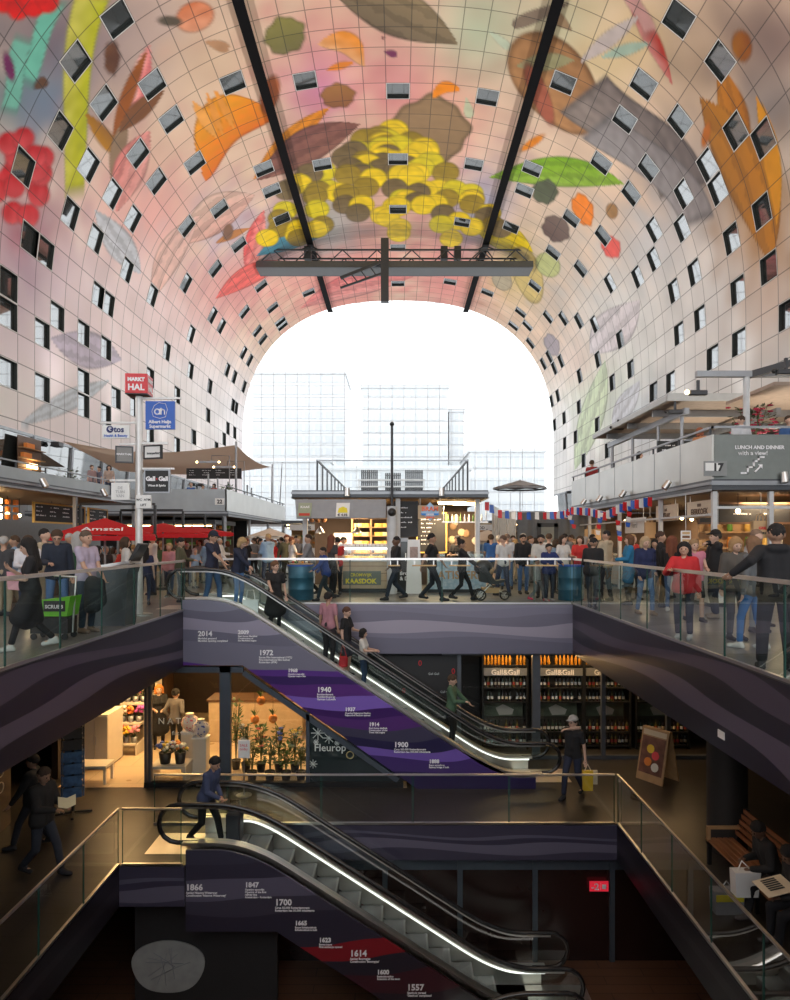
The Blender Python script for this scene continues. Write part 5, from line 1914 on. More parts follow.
mb.build('flap_border', mat('dark_tarp', (.05, .052, .055), .6), t)
MB().bx(xa + .16, xb - .16, -.115, -.105, za, zb - .16).build('flap_window', mat('flap_pale', (.22, .23, .20), .4), t)
t = thing('stall_curtain', 'pale pleated curtain closing the stall left of the grey tarpaulin', 'curtain', (0, 27.0, 0))
x0, x1 = W(492, 0, 27).x, W(516, 0, 27).x
vs = [(x0 + (x1 - x0) * k / n, .06 * math.sin(k * 1.7), z) for z in (0, 2.72) for k in range(n + 1)]
mb = MB()
mb.add(vs, [(k, k + 1, n + 2 + k, n + 1 + k) for k in range(n)], 0, True)
mb.build('cloth', mat('pale_curtain', (.62, .58, .52), .7), t)
MB().bx(x0, x1, -.05, .05, 2.72, 2.8).build('curtain_rail', M_STEEL, t)

# ---------------- right stall block
RX = 7.2
cv = canopy('dark canopy edge of the right stall block with chrome spot lamps', RX, 15, 15.6, 28.2, 2.72, 3.0)
for y in (-6.2, -3.0, .5, 4, 6.1):
    post(cv, -3.8, y, -2.72, 0, .05, mat('kiosk_post'))
for x in (-2.5, 1.4):
    post(cv, x, -6.2, -2.72, 0, .05, mat('kiosk_post'))
MB().bx(-3.8, 3.9, -6.24, -6.18, -.4, -.34).build('hanging_rail', mat('kiosk_post'), cv)
MB().bx(-3.84, -3.78, -6.2, 6.2, -.55, -.5).build('hanging_rail', mat('kiosk_post'), cv)
t = thing('terrace_parapet', 'pale metal terrace parapet with stair arrow and lunch lettering on the right', 'parapet', (RX, 15.6, 3.0))
MB().bx(.05, 7.8, 0, .06, 0, 1.02).build('front_panel', mat('grey_green_panel', (.20, .22, .21), .4, .3), t)
MB().bx(0, .06, 0, 12.6, 0, 1.02).build('flank_panel', M_PARAR, t)
for k in range(1, 7):
    MB().bx(-.006, 0, 1.75 * k - .015, 1.75 * k + .015, 0, 1.02).build('panel_joint', M_GSTEEL, t)
MB().bx(0, .05, 0, 12.6, 1.17, 1.22).build('handrail', M_GSTEEL, t)
MB().bx(0, 7.8, 0, .05, 1.17, 1.22).build('handrail', M_GSTEEL, t)
for k in range(8):
    MB().bx(0, .04, .1 + 1.75 * k, .15 + 1.75 * k, 1.02, 1.18).build('baluster', M_DSTEEL, t)
def on_par(body, px, py, sz, bold=.004, m=M_WHITEINK):
    p = W(px, py, 15.58)
    o = text(body, sz, m, None, bold=bold)
    o.parent = t
    o.location = (p.x - RX, -.02, p.z - 3.0)
    o.rotation_euler = (PI / 2, 0, 0)
    return o
on_par('LUNCH AND DINNER', 735, 449, .115, .004)
o = on_par('with a view!', 738, 455, .14, .001)
o.data.transform(Matrix.Shear('XY', 4, (.3, 0)))
mb = MB()
st = [(742, 473), (748, 473), (748, 467), (754, 467), (754, 461), (759, 461), (759, 457), (764, 457)]
for a, b in zip(st[:-1], st[1:]):
    p, q = W(*a, 15.58), W(*b, 15.58)
    mb.bx(min(p.x, q.x) - .02 - RX, max(p.x, q.x) + .02 - RX, -.012, 0, min(p.z, q.z) - 3.02, max(p.z, q.z) - 2.98)
p = W(755, 472, 15.58)
q = W(761, 466, 15.58)
mb.tube([(p.x - RX, -.008, p.z - 3), (q.x - RX, -.008, q.z - 3)], .022, n=5)
mb.prism([(0, 0), (-.1, 0), (0, -.1)], (q.x - RX + .04, -.01, q.z - 3 + .04), (1, 0, 0), (0, 0, 1), (0, .01, 0))
mb.build('stair_arrow', M_WHITEINK, t)
s = hang_sign('grey plate with the number seventeen at the corner of the right parapet', 704, 461, 727, 476, 15.5, mat('grey_plate', (.24, .25, .25), .4), [('17', .24, .1, .35, M_INK, .012)], dep=.03, name='number_plate')
mb = MB()
pw = W(706, 463, 15.48)
MB().bx(-.23, .1, -.006, -.001, .12, .3).build('white_patch', M_WHITE, s)
spots = [(588, 'over the bunting'), (604, 'over the kraft bags'), (628, 'over the white banner'), (673, 'over the first hanging board')]
for px, nm in spots:
    Y = RX * FPX / (px - CX)
    spot_lamp((RX - .1, Y, 3.02), 'chrome spot lamp on the right canopy edge, ' + nm, .6, -PI / 2)
spot_lamp((W(784, 0, 15.5).x, 15.5, 3.02), 'chrome spot lamp on the right canopy front below the stair arrow', .2)
struct(MB().bx(10.8, 11.0, 15.9, 28, 0, 2.7).build('wall_stall', M_BROWN))
struct(MB().bx(7.4, 11, 27.9, 28.0, 0, 2.7).build('wall_stall', M_BROWN))
for k, (y0, y1, lab) in enumerate(((16.2, 18.8, 'white serving counter of the right stall, nearest the corner'), (19.4, 22.2, 'white serving counter of the right stall, behind the woman in navy'), (22.8, 25.8, 'white serving counter of the right stall, behind the man in black'))):
    c = thing('stall_counter', lab, 'counter', (7.75, (y0 + y1) / 2, 0))
    d = (y1 - y0) / 2
    MB().bx(-.35, .35, -d, d, .1, .95, bev=.01).build('body', mat('white_laminate', (.62, .63, .62), .4), c)
    MB().bx(-.3, .3, -d + .05, d - .05, 0, .1).build('plinth', M_BLACK, c)
    MB().bx(-.4, .4, -d - .02, d + .02, .95, 1.0).build('worktop', M_STEEL, c)
    MB().bx(-.38, -.36, -d, d, 1.0, 1.35).build('display_glass', mat('display_glass'), c)
    for q in range(7):
        MB().sph((-.1, -d + .25 + q * (d * 2 - .5) / 6, 1.05), (.12, .13, .08), 8, 5).build('food_heap', M_FOODS[(q + k) % 6], c)
def side_sign(label, px0, px1, py0, py1, X, m_face, lines, name='hanging_sign'):
    Ya, Yb = X * FPX / (px0 - CX), X * FPX / (px1 - CX)
    w = Ya - Yb
    Ym = (Ya + Yb) / 2
    z0, z1 = pz(py1, Ym), pz(py0, Ym)
    s = thing(name, label, 'sign', (X, Ym, z0), -PI / 2)
    MB().bx(-w / 2, w / 2, 0, .04, 0, z1 - z0).build('panel', m_face, s)
    for body, sz, u, v, m, bold in lines:
        o = text(body, sz, m, None, align='CENTER', bold=bold)
        o.parent = s
        o.location = (u * w, -.01, v * (z1 - z0))
        o.rotation_euler = (PI / 2, 0, 0)
    for xx in (-w * .4, w * .4):
        MB().cyl((xx, .02, z1 - z0), (xx, .02, 2.71 - z0), .01, n=5).build('chain', M_STEEL, s)
    return s
M_SIGNC = mat('cream_sign', (.66, .55, .42), .6)
side_sign('cream hanging board with brown block letters, nearer the bunting', 656, 677, 505, 521, 7.4, M_SIGNC, [('STEAK', .22, 0, .14, M_DWOOD, .006), ('grill', .1, 0, .62, M_DWOOD, .003)])
side_sign('cream hanging board with brown block letters and a small animal emblem, at the corner', 687, 713, 501, 518, 7.4, M_SIGNC, [('EIERKOEK', .21, 0, .2, M_DWOOD, .006), ('mm', .14, 0, .68, M_DWOOD, .006)])
side_sign('white banner with grey script hanging under the right canopy', 625, 645, 518, 533, 7.45, M_WHITE, [('Vers!', .26, 0, .35, mat('grey_ink'), .003)], 'banner')
def paper_bag(label, c, w, h, d, m=M_KRAFT, yaw=0, txt=None, group=None, hang_z=None):
    t = thing('paper_bag', label, 'bag', c, yaw, group)
    MB().prism([(-w / 2, 0), (w / 2, 0), (w / 2, h), (-w / 2, h)], (0, -d / 2, 0), (1, 0, 0), (0, 0, 1), (0, d, 0)).build('bag_body', m, t)
    for yy in (-d / 2, d / 2):
        MB().tube([(-w * .2, yy, h), (-w * .17, yy, h + .12), (0, yy, h + .17), (w * .17, yy, h + .12), (w * .2, yy, h)], .012, n=5).build('handle', m, t)
    if hang_z:
        MB().cyl((0, 0, h + .15), (0, 0, hang_z - c[2]), .006, n=4).build('hook_wire', M_STEEL, t)
    if txt:
        for body, sz, v, mm_ in txt:
            o = text(body, sz, mm_, None, align='CENTER', bold=.003)
            o.parent = t
            o.location = (0, -d / 2 - .006, v)
            o.rotation_euler = (PI / 2, 0, 0)
    return t
p = W(589, 540, 26.4)
paper_bag('kraft paper bag hanging left, of the pair by the bunting', p, .34, .42, .12, hang_z=2.7)
p = W(597, 540, 25.5)
paper_bag('kraft paper bag hanging right, of the pair by the bunting', p, .26, .40, .12, hang_z=2.7)
p = W(650, 538, 20)
paper_bag('single kraft paper bag hanging under the cream board', p, .3, .46, .12, hang_z=2.7)
p = W(761, 538, 15.9)
paper_bag('large kraft bag with red print on the front stall at the right', p, .42, .40, .14, txt=[('GRIL', .09, .2, M_SRED), ('VERS', .07, .09, M_INK)], hang_z=2.7)
for k, px in enumerate((712, 718)):
    p = W(px, 545, 15.9)
    t = thing('cutting_board', ['wooden cutting board hanging at the right stall corner, left one', 'wooden cutting board hanging at the right stall corner, right one'][k], 'board', p)
    MB().box((0, 0, .24), (.12, .02, .46), bev=.01).build('board', mat('honey_wood', (.55, .30, .08), .5, noise=.2), t)
    MB().cyl((0, 0, .45), (0, 0, 2.7 - p.z), .008, n=4).build('cord', M_STEEL, t)
p = W(686, 543, 16.5)
t = thing('price_sign', 'small white price panel with food pictures hanging in the right stall', 'sign', p)
MB().bx(-.12, .12, 0, .03, 0, .3).build('panel', M_WHITE, t)
for k in range(3):
    MB().bx(-.09, .09, -.006, 0, .03 + .09 * k, .09 + .09 * k).build('picture', M_FOODS[[2, 5, 2][k]], t)
MB().cyl((0, .015, .3), (0, .015, 2.7 - p.z), .008, n=4).build('cord', M_STEEL, t)
menu_board('dark wooden fascia board with lettering inside the front right stall', (W(745, 0, 17.2).x, 17.2, 2.05), 2.3, .45, '-Y', 2, M_DWOOD, 33)
for k in range(8):
    t = thing('pendant_bulb', 'small warm pendant bulb under the right canopy', 'lamp', (8.2 + .9 * (k % 3), 16.4 + 1.35 * k, 2.3), 0, 'pendant bulbs under the right canopy')
    MB().sph((0, 0, 0), .06, 10, 7).build('bulb', M_BULB, t)
    MB().cyl((0, 0, .05), (0, 0, .42), .01, n=5).build('cable', M_BLACK, t)
t = thing('shelf_unit', 'warm lit back shelves of the front right stall', 'shelf', (W(765, 0, 18.6).x + .55, 19.2, 0))
MB().bx(-2, 2, .2, .25, 0, 2.4).build('back_panel', M_WARMW, t)
for z in (.9, 1.35, 1.8):
    MB().bx(-2, 2, -.2, .2, z, z + .04).build('shelf', M_WOOD, t)
for k in range(24):
    o = bpy.data.objects.new('jar', jr)
    COL.objects.link(o)
    o.location = (W(765, 0, 18.6).x - 1.2 + (k % 8) * .5, 19.15, (.942, 1.392, 1.842)[k // 8])
    o.material_slots[0].link = 'OBJECT'
    o.material_slots[0].material = jmats[(k * 5) % 7]
    tag(o, 'small jar on the back shelves of the front right stall', 'jar', 'jars on the right stall shelves')

# ---------------- right upper terrace: roof, posts, flowers
M_SOFW = mat('brown_slat_soffit', (.42, .33, .27), .6, noise=.25)
t = thing('terrace_roof', 'slatted brown terrace roof on steel posts above the right parapet', 'roof', (7.8, 19.6, 5.62))
MB().bx(0, 7.5, 0, 7.4, 0, .1).build('slat_panel', M_SOFW, t)
MB().bx(-.06, 7.5, -.06, 0, -.02, .2).bx(-.08, 0, 0, 7.4, -.02, .14).build('edge_beam', mat('pale_steel_beam', (.40, .40, .39), .4, .4), t)
for y in (1.5, 3.8, 6.1):
    MB().bx(.1, 7.4, y - .06, y + .06, -.2, 0).build('purlin', M_GSTEEL, t)
for x in (.55, 3.2, 5.8):
    MB().bx(x - .07, x + .07, .05, 7.3, -.38, -.2).build('beam', M_GSTEEL, t)
for y in (.4, 2.2, 4.6, 6.9):
    MB().cyl((.55, y, -2.62), (.55, y, -.38), .055, n=10).build('post', M_GSTEEL, t)
t = thing('terrace_roof', 'nearer steel roof frame at the right edge, over the flowering shrub', 'roof', (8.3, 16.2, 5.42))
MB().bx(1.0, 6.5, .6, 3.1, 0, .09).build('slat_panel', M_SOFW, t)
MB().bx(-1.2, 6.5, -.07, .07, .06, .2).build('front_beam', M_GSTEEL, t)
MB().ribbon([(0, .1, .1), (2.4, -2.2, .55)], (0, 0, 1), .1, .16).build('raking_beam', M_DSTEEL, t)
for x in (0, 5.4):
    MB().cyl((x, 0, -2.42), (x, 0, .06), .075, n=10).build('post', mat('kiosk_post'), t)
for k, (px, py, Y) in enumerate(((698, 393, 16.1), (675, 412, 19.6), (618, 428, 24.6), (786, 372, 14.6))):
    p = W(px, py, Y)
    t = thing('flood_light', ['twin flood light on the front roof beam, warm lamp lit', 'black flood light under the roof edge at the right terrace', 'black flood light at the far end of the right terrace roof', 'flood light on the raking beam at the right edge'][k], 'lamp', p)
    MB().box((0, 0, 0), (.42, .14, .12), bev=.02).build('housing', M_DSTEEL, t)
    MB().sph((-.26, 0, .02), .055, 8, 6).build('lamp_head', M_BULB if k == 0 else M_BLACK, t)
    MB().bx(-.03, .03, -.03, .03, .06, .3).build('bracket', M_DSTEEL, t)
plant('flowering shrub with crimson blossoms on the right terrace behind the parapet', (W(753, 0, 17.7).x, 17.7, 3.02), 1.6, .62, 160, mat('dark_leaf', (.05, .07, .03), .6, noise=.4), pot_h=.5, pot_r=.3, flower_m=mat('crimson_blossom', (.45, .01, .06), .6), nf=70, seed=14, name='flowering_shrub', leaf=.16)
menu_board('black menu board at the back of the right upper terrace', (W(700, 0, 20.5).x, 20.6, 4.0), 2.4, .55, '-Y', 3, M_BLACK, 41)
t = thing('terrace_table', 'round terrace table beside the person in red on the right terrace', 'table', (W(606, 0, 24.5).x + .4, 24.5, 3.0))
MB().cyl((0, 0, .98), (0, 0, 1.03), .42, n=18).build('tabletop', M_DWOOD, t)
MB().cyl((0, 0, 0), (0, 0, .98), .035, n=8).build('pedestal', M_DSTEEL, t)
MB().cyl((0, 0, 0), (0, 0, .03), .26, n=14).build('foot', M_DSTEEL, t)

# ---------------- things by the left railing
t = thing('info_console', 'dark slanted information console standing by the left railing', 'console', (W(113, 0, 12.9).x, 12.9, 0))
MB().prism([(-.32, 0), (.32, 0), (.36, .95), (.42, 1.15), (-.3, 1.02), (-.34, .9)], (0, -.25, 0), (1, 0, 0), (0, 0, 1), (0, .55, 0)).build('body', mat('console_grey', (.09, .10, .11), .35, .4), t)
MB().prism([(-.34, 1.04), (.42, 1.17), (.42, 1.22), (-.34, 1.1)], (0, -.28, 0), (1, 0, 0), (0, 0, 1), (0, .6, 0)).build('top_plate', M_STEEL, t)
MB().prism([(.36, 1.2), (.42, 1.2), (.60, 1.52), (.54, 1.54)], (0, -.2, 0), (1, 0, 0), (0, 0, 1), (0, .45, 0)).build('screen', M_BLACK, t)
t = thing('shopping_cart', 'green shopping trolley with a black printed panel by the woman in black', 'trolley', (W(54, 0, 11.05).x, 11.05, 0))
G = mat('lime_green', (.16, .55, .03), .4)
MB().prism([(-.34, .0), (.30, .0), (.36, .32), (-.40, .22)], (0, -.2, .38), (1, 0, 0), (0, 0, 1), (0, .4, 0)).build('crate', G, t)
MB().bx(-.06, .28, -.215, -.2, .46, .63).build('print_panel', M_INK, t)
o = text('SCRUBB', .08, M_WHITEINK, None, align='CENTER', bold=.002)
o.parent = t
o.location = (.11, -.22, .51)
o.rotation_euler = (PI / 2, 0, 0)
MB().tube([(.3, 0, .1), (.34, 0, .7), (.36, 0, 1.0), (.0, 0, 1.02)], .018, n=6).build('handle', M_STEEL, t)
MB().bx(-.3, .3, -.16, .16, .1, .36).build('frame', M_BLACK, t)
for xx in (-.25, .25):
    for yy in (-.15, .15):
        MB().cyl((xx, yy - .015, .05), (xx, yy + .015, .05), .05, n=10).build('wheel', M_BLACK, t)

# the pram at the far railing
t = thing('pram', 'three wheeled pram with dark hood and tan lining at the far railing', 'pram', (W(491, 0, 18.1).x, 18.1, 0))
for xx, yy, r in ((-.30, -.22, .15), (-.30, .22, .15), (.36, 0, .13)):
    c = (xx, yy, r)
    MB().tube([(xx + r * .86 * math.cos(a), yy, r + r * .86 * math.sin(a)) for a in np.linspace(0, 2 * PI, 18, endpoint=False)], .022, n=6, closed=True).build('wheel', M_BLACK, t)
    mb = MB()
    for q in range(6):
        a = PI * q / 3
        mb.cyl((xx, yy, r), (xx + r * .84 * math.cos(a), yy, r + r * .84 * math.sin(a)), .007, n=4)
    mb.build('spokes', M_STEEL, t)
for yy in (-.2, .2):
    MB().tube([(-.3, yy, .15), (-.05, yy * .9, .42), (.36, yy * .1, .16)], .016, n=6).build('chassis_bar', M_STEEL, t)
    MB().tube([(.05, yy * .9, .35), (-.2, yy, .72), (-.48, yy, 1.02)], .016, n=6).build('push_bar', M_DSTEEL, t)
MB().tube([(-.48, -.2, 1.02), (-.5, 0, 1.03), (-.48, .2, 1.02)], .022, n=6).build('handle', M_BLACK, t)
MB().prism([(-.30, .50), (.12, .42), (.34, .50), (.36, .56), (.1, .52), (-.18, .92), (-.34, .86)], (0, -.19, 0), (1, 0, 0), (0, 0, 1), (0, .38, 0)).build('seat', M_SLATE, t)
mb = MB()
mb.sph((-.2, 0, .86), (.26, .2, .22), 12, 7)
mb.build('hood', M_BLACK, t)
MB().sph((-.08, 0, .80), (.17, .15, .14), 10, 6).build('lining', mat('tan_lining', (.45, .28, .14), .7), t)
MB().prism([(-.22, .2), (.18, .2), (.22, .34), (-.26, .34)], (0, -.15, 0), (1, 0, 0), (0, 0, 1), (0, .3, 0)).build('basket', mat('tan_lining'), t)
# ================================================================== people: one continuous body each, clothes and hair as children
def sdf_net(prims, h, cuts=(), floor=None, rough=0):
    """smooth union of tapered capsules (a, b, ra, rb, k) meshed by surface nets"""
    lo = np.min([np.minimum(np.array(a) - ra, np.array(b) - rb) for a, b, ra, rb, k in prims], axis=0) - 3 * h
    hi = np.max([np.maximum(np.array(a) + ra, np.array(b) + rb) for a, b, ra, rb, k in prims], axis=0) + 3 * h
    dims = np.ceil((hi - lo) / h).astype(int) + 1
    F = np.full(dims, .5, np.float32)
    for a, b, ra, rb, k in prims:
        a, b = np.array(a, float), np.array(b, float)
        m = max(ra, rb) + k + 2.5 * h
        i0 = np.maximum(np.floor((np.minimum(a, b) - m - lo) / h).astype(int), 0)
        i1 = np.minimum(np.ceil((np.maximum(a, b) + m - lo) / h).astype(int) + 1, dims)
        ax = [lo[q] + h * np.arange(i0[q], i1[q]) for q in range(3)]
        x, y, z = ax[0][:, None, None] - a[0], ax[1][None, :, None] - a[1], ax[2][None, None, :] - a[2]
        d = b - a
        L2 = max(float(d @ d), 1e-9)
        t = np.clip((x * d[0] + y * d[1] + z * d[2]) / L2, 0, 1)
        dist = np.sqrt((x - t * d[0]) ** 2 + (y - t * d[1]) ** 2 + (z - t * d[2]) ** 2) - (ra + (rb - ra) * t)
        sl = tuple(slice(i0[q], i1[q]) for q in range(3))
        A = F[sl]
        if k > 0:
            q = np.maximum(k - np.abs(A - dist), 0) / k
            F[sl] = np.minimum(A, dist) - q * q * k * .25
        else:
            F[sl] = np.minimum(A, dist)
    if cuts or floor is not None or rough:
        gx = lo[0] + h * np.arange(dims[0])[:, None, None]
        gy = lo[1] + h * np.arange(dims[1])[None, :, None]
        gz = lo[2] + h * np.arange(dims[2])[None, None, :]
        if rough:
            F = F + (rough * np.sin(gx * 170 + 9 * gz) * np.sin(gz * 95 + gy * 60) + rough * .7 * np.sin(gy * 140 + gx * 50)).astype(np.float32)
        for c in cuts:
            if c[0] == 's':
                F = np.maximum(F, c[2] - np.sqrt((gx - c[1][0]) ** 2 + (gy - c[1][1]) ** 2 + (gz - c[1][2]) ** 2))
            else:
                n_, p_ = c[1], c[2]
                F = np.maximum(F, (gx - p_[0]) * n_[0] + (gy - p_[1]) * n_[1] + (gz - p_[2]) * n_[2])
        if floor is not None:
            F = np.maximum(F, floor - gz)
    S = F < 0
    cs = sum(S[i:dims[0] - 1 + i, j:dims[1] - 1 + j, k:dims[2] - 1 + k].astype(np.int8) for i in (0, 1) for j in (0, 1) for k in (0, 1))
    act = (cs > 0) & (cs < 8)
    idx = np.argwhere(act)
    num = np.full(act.shape, -1, np.int64)
    num[act] = np.arange(len(idx))
    acc = np.zeros((len(idx), 3))
    cnt = np.zeros(len(idx))
    for ax in range(3):
        o1, o2 = [q for q in range(3) if q != ax]
        for u in (0, 1):
            for v in (0, 1):
                c0 = np.zeros(3, int)
                c0[o1], c0[o2] = u, v
                c1 = c0.copy()
                c1[ax] = 1
                f0 = F[tuple((idx + c0).T)]
                f1 = F[tuple((idx + c1).T)]
                s = (f0 < 0) != (f1 < 0)
                t = np.where(s, f0 / np.where(s, f0 - f1, 1), 0)
                p = np.tile(c0.astype(float), (len(idx), 1))
                p[:, ax] = t
                acc += p * s[:, None]
                cnt += s
    V = lo + h * (idx + acc / np.maximum(cnt, 1)[:, None])
    faces = []
    for ax in range(3):
        o1, o2 = (ax + 1) % 3, (ax + 2) % 3
        sl0 = [slice(1, -1)] * 3
        sl0[ax] = slice(0, dims[ax] - 1)
        sl1 = list(sl0)
        sl1[ax] = slice(1, dims[ax])
        a, b = S[tuple(sl0)], S[tuple(sl1)]
        for sgn, mk in ((1, a & ~b), (-1, ~a & b)):
            e = np.argwhere(mk)
            if not len(e):
                continue
            e[:, o1] += 1
            e[:, o2] += 1
            q = []
            for du, dv in ((-1, -1), (0, -1), (0, 0), (-1, 0)):
                c = e.copy()
                c[:, o1] += du
                c[:, o2] += dv
                q.append(num[tuple(c.T)])
            q = np.stack(q, -1)
            if sgn < 0:
                q = q[:, ::-1]
            faces.append(q)
    return V, np.concatenate(faces)


def net_mesh(name, prims, h, cuts=(), floor=None, scale=1.0, rough=0):
    V, Fc = sdf_net(prims, h, cuts, floor, rough)
    me = bpy.data.meshes.new(name)
    me.vertices.add(len(V))
    me.vertices.foreach_set('co', (V * scale).astype(np.float32).reshape(-1))
    me.loops.add(len(Fc) * 4)
    me.loops.foreach_set('vertex_index', Fc.astype(np.int32).reshape(-1))
    me.polygons.add(len(Fc))
    me.polygons.foreach_set('loop_start', (np.arange(len(Fc)) * 4).astype(np.int32))
    me.polygons.foreach_set('loop_total', np.full(len(Fc), 4, np.int32))
    me.polygons.foreach_set('use_smooth', np.ones(len(Fc), bool))
    me.update(calc_edges=True)
    me.materials.append(None)
    return me


def rotx(a):
    c, s = math.cos(a), math.sin(a)
    return np.array([[1, 0, 0], [0, c, -s], [0, s, c]])


def rotz(a):
    c, s = math.cos(a), math.sin(a)
    return np.array([[c, -s, 0], [s, c, 0], [0, 0, 1]])


def ik(A, T, l1, l2, pole):
    A, T = np.array(A, float), np.array(T, float)
    d = T - A
    L = np.linalg.norm(d)
    if L > (l1 + l2) * .995:
        T = A + d / L * (l1 + l2) * .995
        d = T - A
        L = np.linalg.norm(d)
    u = d / L
    c = (l1 * l1 + L * L - l2 * l2) / (2 * l1 * L)
    p = np.array(pole, float)
    p = p - u * (p @ u)
    p = p / max(np.linalg.norm(p), 1e-6)
    return A + u * l1 * c + p * l1 * math.sqrt(max(0, 1 - c * c)), T


HANDS = {'down': (.27, -.03, .80), 'front': (.11, -.34, 1.14), 'low': (.12, -.26, .95), 'rail': (.24, -.42, 1.16), 'phone': (.06, -.30, 1.28), 'swf': (.25, -.30, .90), 'swb': (.26, .24, .88),
         'face': (.05, -.16, 1.50), 'carry': (.30, .0, .76), 'push': (.17, -.42, 1.02), 'cross': (-.10, -.20, 1.20), 'hip': (.22, -.04, .98), 'pocket': (.20, -.10, .90), 'lap': (.10, -.36, .72), 'railup': (.18, -.34, 1.22), 'reach': (.16, -.52, 1.0)}
FEET = {'stand': ((.10, .0), (-.10, .0)), 'wide': ((.15, -.03), (-.14, .05)), 'walk': ((.08, -.30), (-.08, .30)), 'walk2': ((.08, .30), (-.08, -.28)), 'step': ((.09, -.15), (-.10, .16))}


def figure_meshes(spec, vox):
    """the meshes of one figure in metres, standing at the origin and looking along -Y"""
    sc = spec.get('h', 1.75) / 1.75
    g = spec.get('girth', 1.0)
    pose = spec.get('pose', {})
    fine = vox <= .0145
    feet = pose.get('feet', 'stand')
    sit = pose.get('sit')
    fl, fr = FEET[feet] if isinstance(feet, str) else feet
    AZ = .075
    ank = [np.array([fl[0], fl[1], fl[2] if len(fl) > 2 else AZ]), np.array([fr[0], fr[1], fr[2] if len(fr) > 2 else AZ])]
    if isinstance(feet, str) and feet.startswith('walk'):
        ank[1 if feet == 'walk' else 0][2] = .13
    hx = .095
    if sit:
        hz = sit
    else:
        hz = min(math.sqrt(max(.05, .845 ** 2 - (a[0] - s * hx) ** 2 - a[1] ** 2)) + a[2] for a, s in zip(ank, (1, -1)))
    dz = hz - .92
    R = rotx(math.radians(pose.get('lean', 0))) @ rotz(math.radians(pose.get('twist', 0)))
    hip = np.array([0, 0, hz])

    def T(p):
        p = np.array(p, float)
        return R @ (p - np.array([0, 0, .92])) + hip

    HR = R @ rotz(math.radians(pose.get('hyaw', 0))) @ rotx(math.radians(pose.get('hpitch', 0) - pose.get('lean', 0) * .6))
    piv = T((0, .012, 1.51))

    def H(p):
        return HR @ (np.array(p, float) - np.array([0, .012, 1.51])) + piv

    legs = []
    for s, a in zip((1, -1), ank):
        hj = hip + np.array([s * hx, 0, 0])
        pole = pose.get('kneepole', (s * .12, -1, 0.1))
        kn, an = ik(hj, a, .435, .415, pole)
        legs.append((hj, kn, an))
    arms = []
    for s, key in ((1, 'L'), (-1, 'R')):
        t = pose.get(key, 'down')
        t = HANDS[t] if isinstance(t, str) else t
        t = np.array([s * t[0], t[1], t[2]])
        if not pose.get('abs'):
            t = t + np.array([0, 0, dz if not sit else 0])
            if pose.get('lean') and pose.get(key, 'down') == 'down':
                t = t + np.array([0, -.5 * math.sin(math.radians(pose['lean'])), .04])
        sh = T((s * .175 * (.94 + .06 * g), .0, 1.425))
        el, wr = ik(sh, t, .295, .255, (s * .5, .9, -.35))
        arms.append((sh, el, wr, s))
    # ---- body
    B = []
    fem = spec.get('fem', False)
    sw = .125 if fem else .14
    B += [(T((-sw, 0, 1.415)), T((sw, 0, 1.415)), .052, .052, .03)]
    for s in (1, -1):
        B += [(T((s * .07, -.005, 1.33)), T((s * .055, .0, 1.10)), .088, .072, .03), (T((s * .06, 0, 1.10)), T((s * .075, .01, .95)), .075, .088, .03)]
    B += [(T((0, .01, 1.42)), piv + HR @ np.array([0, 0, .02]), .06, .048, .02)]
    lf = .78 if spec.get('bottom', ('trousers',))[0] in ('trousers', 'slim', 'loose') else 1.0
    for hj, kn, an in legs:
        B += [(hj, kn, .078 * lf, .05 * lf, .03), (kn, kn * .55 + an * .45, .05 * lf, .049 * lf, .01), (kn * .55 + an * .45, an, .049 * lf, .034, .01), (an + (0, .03, -.03), an + (0, -.13, -.045), .03, .026, .01)]
    for sh, el, wr, s in arms:
        B += [(sh, el, .047, .037, .02), (el, wr, .037, .025, .01)]
        d = (wr - el) / np.linalg.norm(wr - el)
        side = np.cross(d, (0, 1, 0)) if abs(d[1]) < .8 else np.cross(d, (0, 0, 1))
        side = side / np.linalg.norm(side)
        nrm = np.cross(side, d)
        if (nrm @ np.array([-s, -.4, -.2])) < 0:
            nrm = -nrm
        if fine:
            B += [(wr + side * .012, wr + d * .075 + side * .022, .016, .015, .008), (wr - side * .012, wr + d * .075 - side * .022, .016, .015, .008)]
            for q, L in zip((-1.5, -.5, .5, 1.5), (.062, .074, .078, .068)):
                a = wr + d * .08 + side * q * .0185
                m_ = a + d * L * .55 + nrm * .014
                e = m_ + d * L * .35 + nrm * .03
                B += [(a, m_, .0098, .009, .003), (m_, e, .009, .0078, .003)]
            th = side * (1 if (side @ np.array([s, 0, 0])) * s < 0 else -1)
            B += [(wr + d * .02 + th * .018, wr + d * .06 + th * .045 + nrm * .012, .013, .011, .006), (wr + d * .06 + th * .045 + nrm * .012, wr + d * .09 + th * .05 + nrm * .028, .0105, .009, .003)]
        else:
            B += [(wr, wr + d * .085, .026, .030, .01), (wr + d * .085, wr + d * .155 + nrm * .03, .026, .016, .01)]
    B += [(H((0, .012, 1.652)), H((0, .0, 1.64)), .094, .088, .02), (H((0, .03, 1.63)), H((0, -.02, 1.60)), .085, .070, .03), (H((0, -.03, 1.585)), H((0, -.055, 1.553)), .058, .034, .03),
          (H((0, -.088, 1.632)), H((0, -.108, 1.60)), .010, .016, .012)]
    for s in (1, -1):
        B += [(H((s * .084, .012, 1.635)), H((s * .088, .02, 1.60)), .018, .013, .008)]
    cuts = []
    if fine:
        for s in (1, -1):
            cuts.append(('s', H((s * .034, -.104, 1.632)), .019))
    out = [('body', net_mesh('body', B, vox, cuts, None, sc), 'skin')]
    # ---- top
    tk = spec['top'][0]
    C = []
    e = .014 if tk in ('tee', 'dress', 'tank') else .024 if tk == 'long' else .034
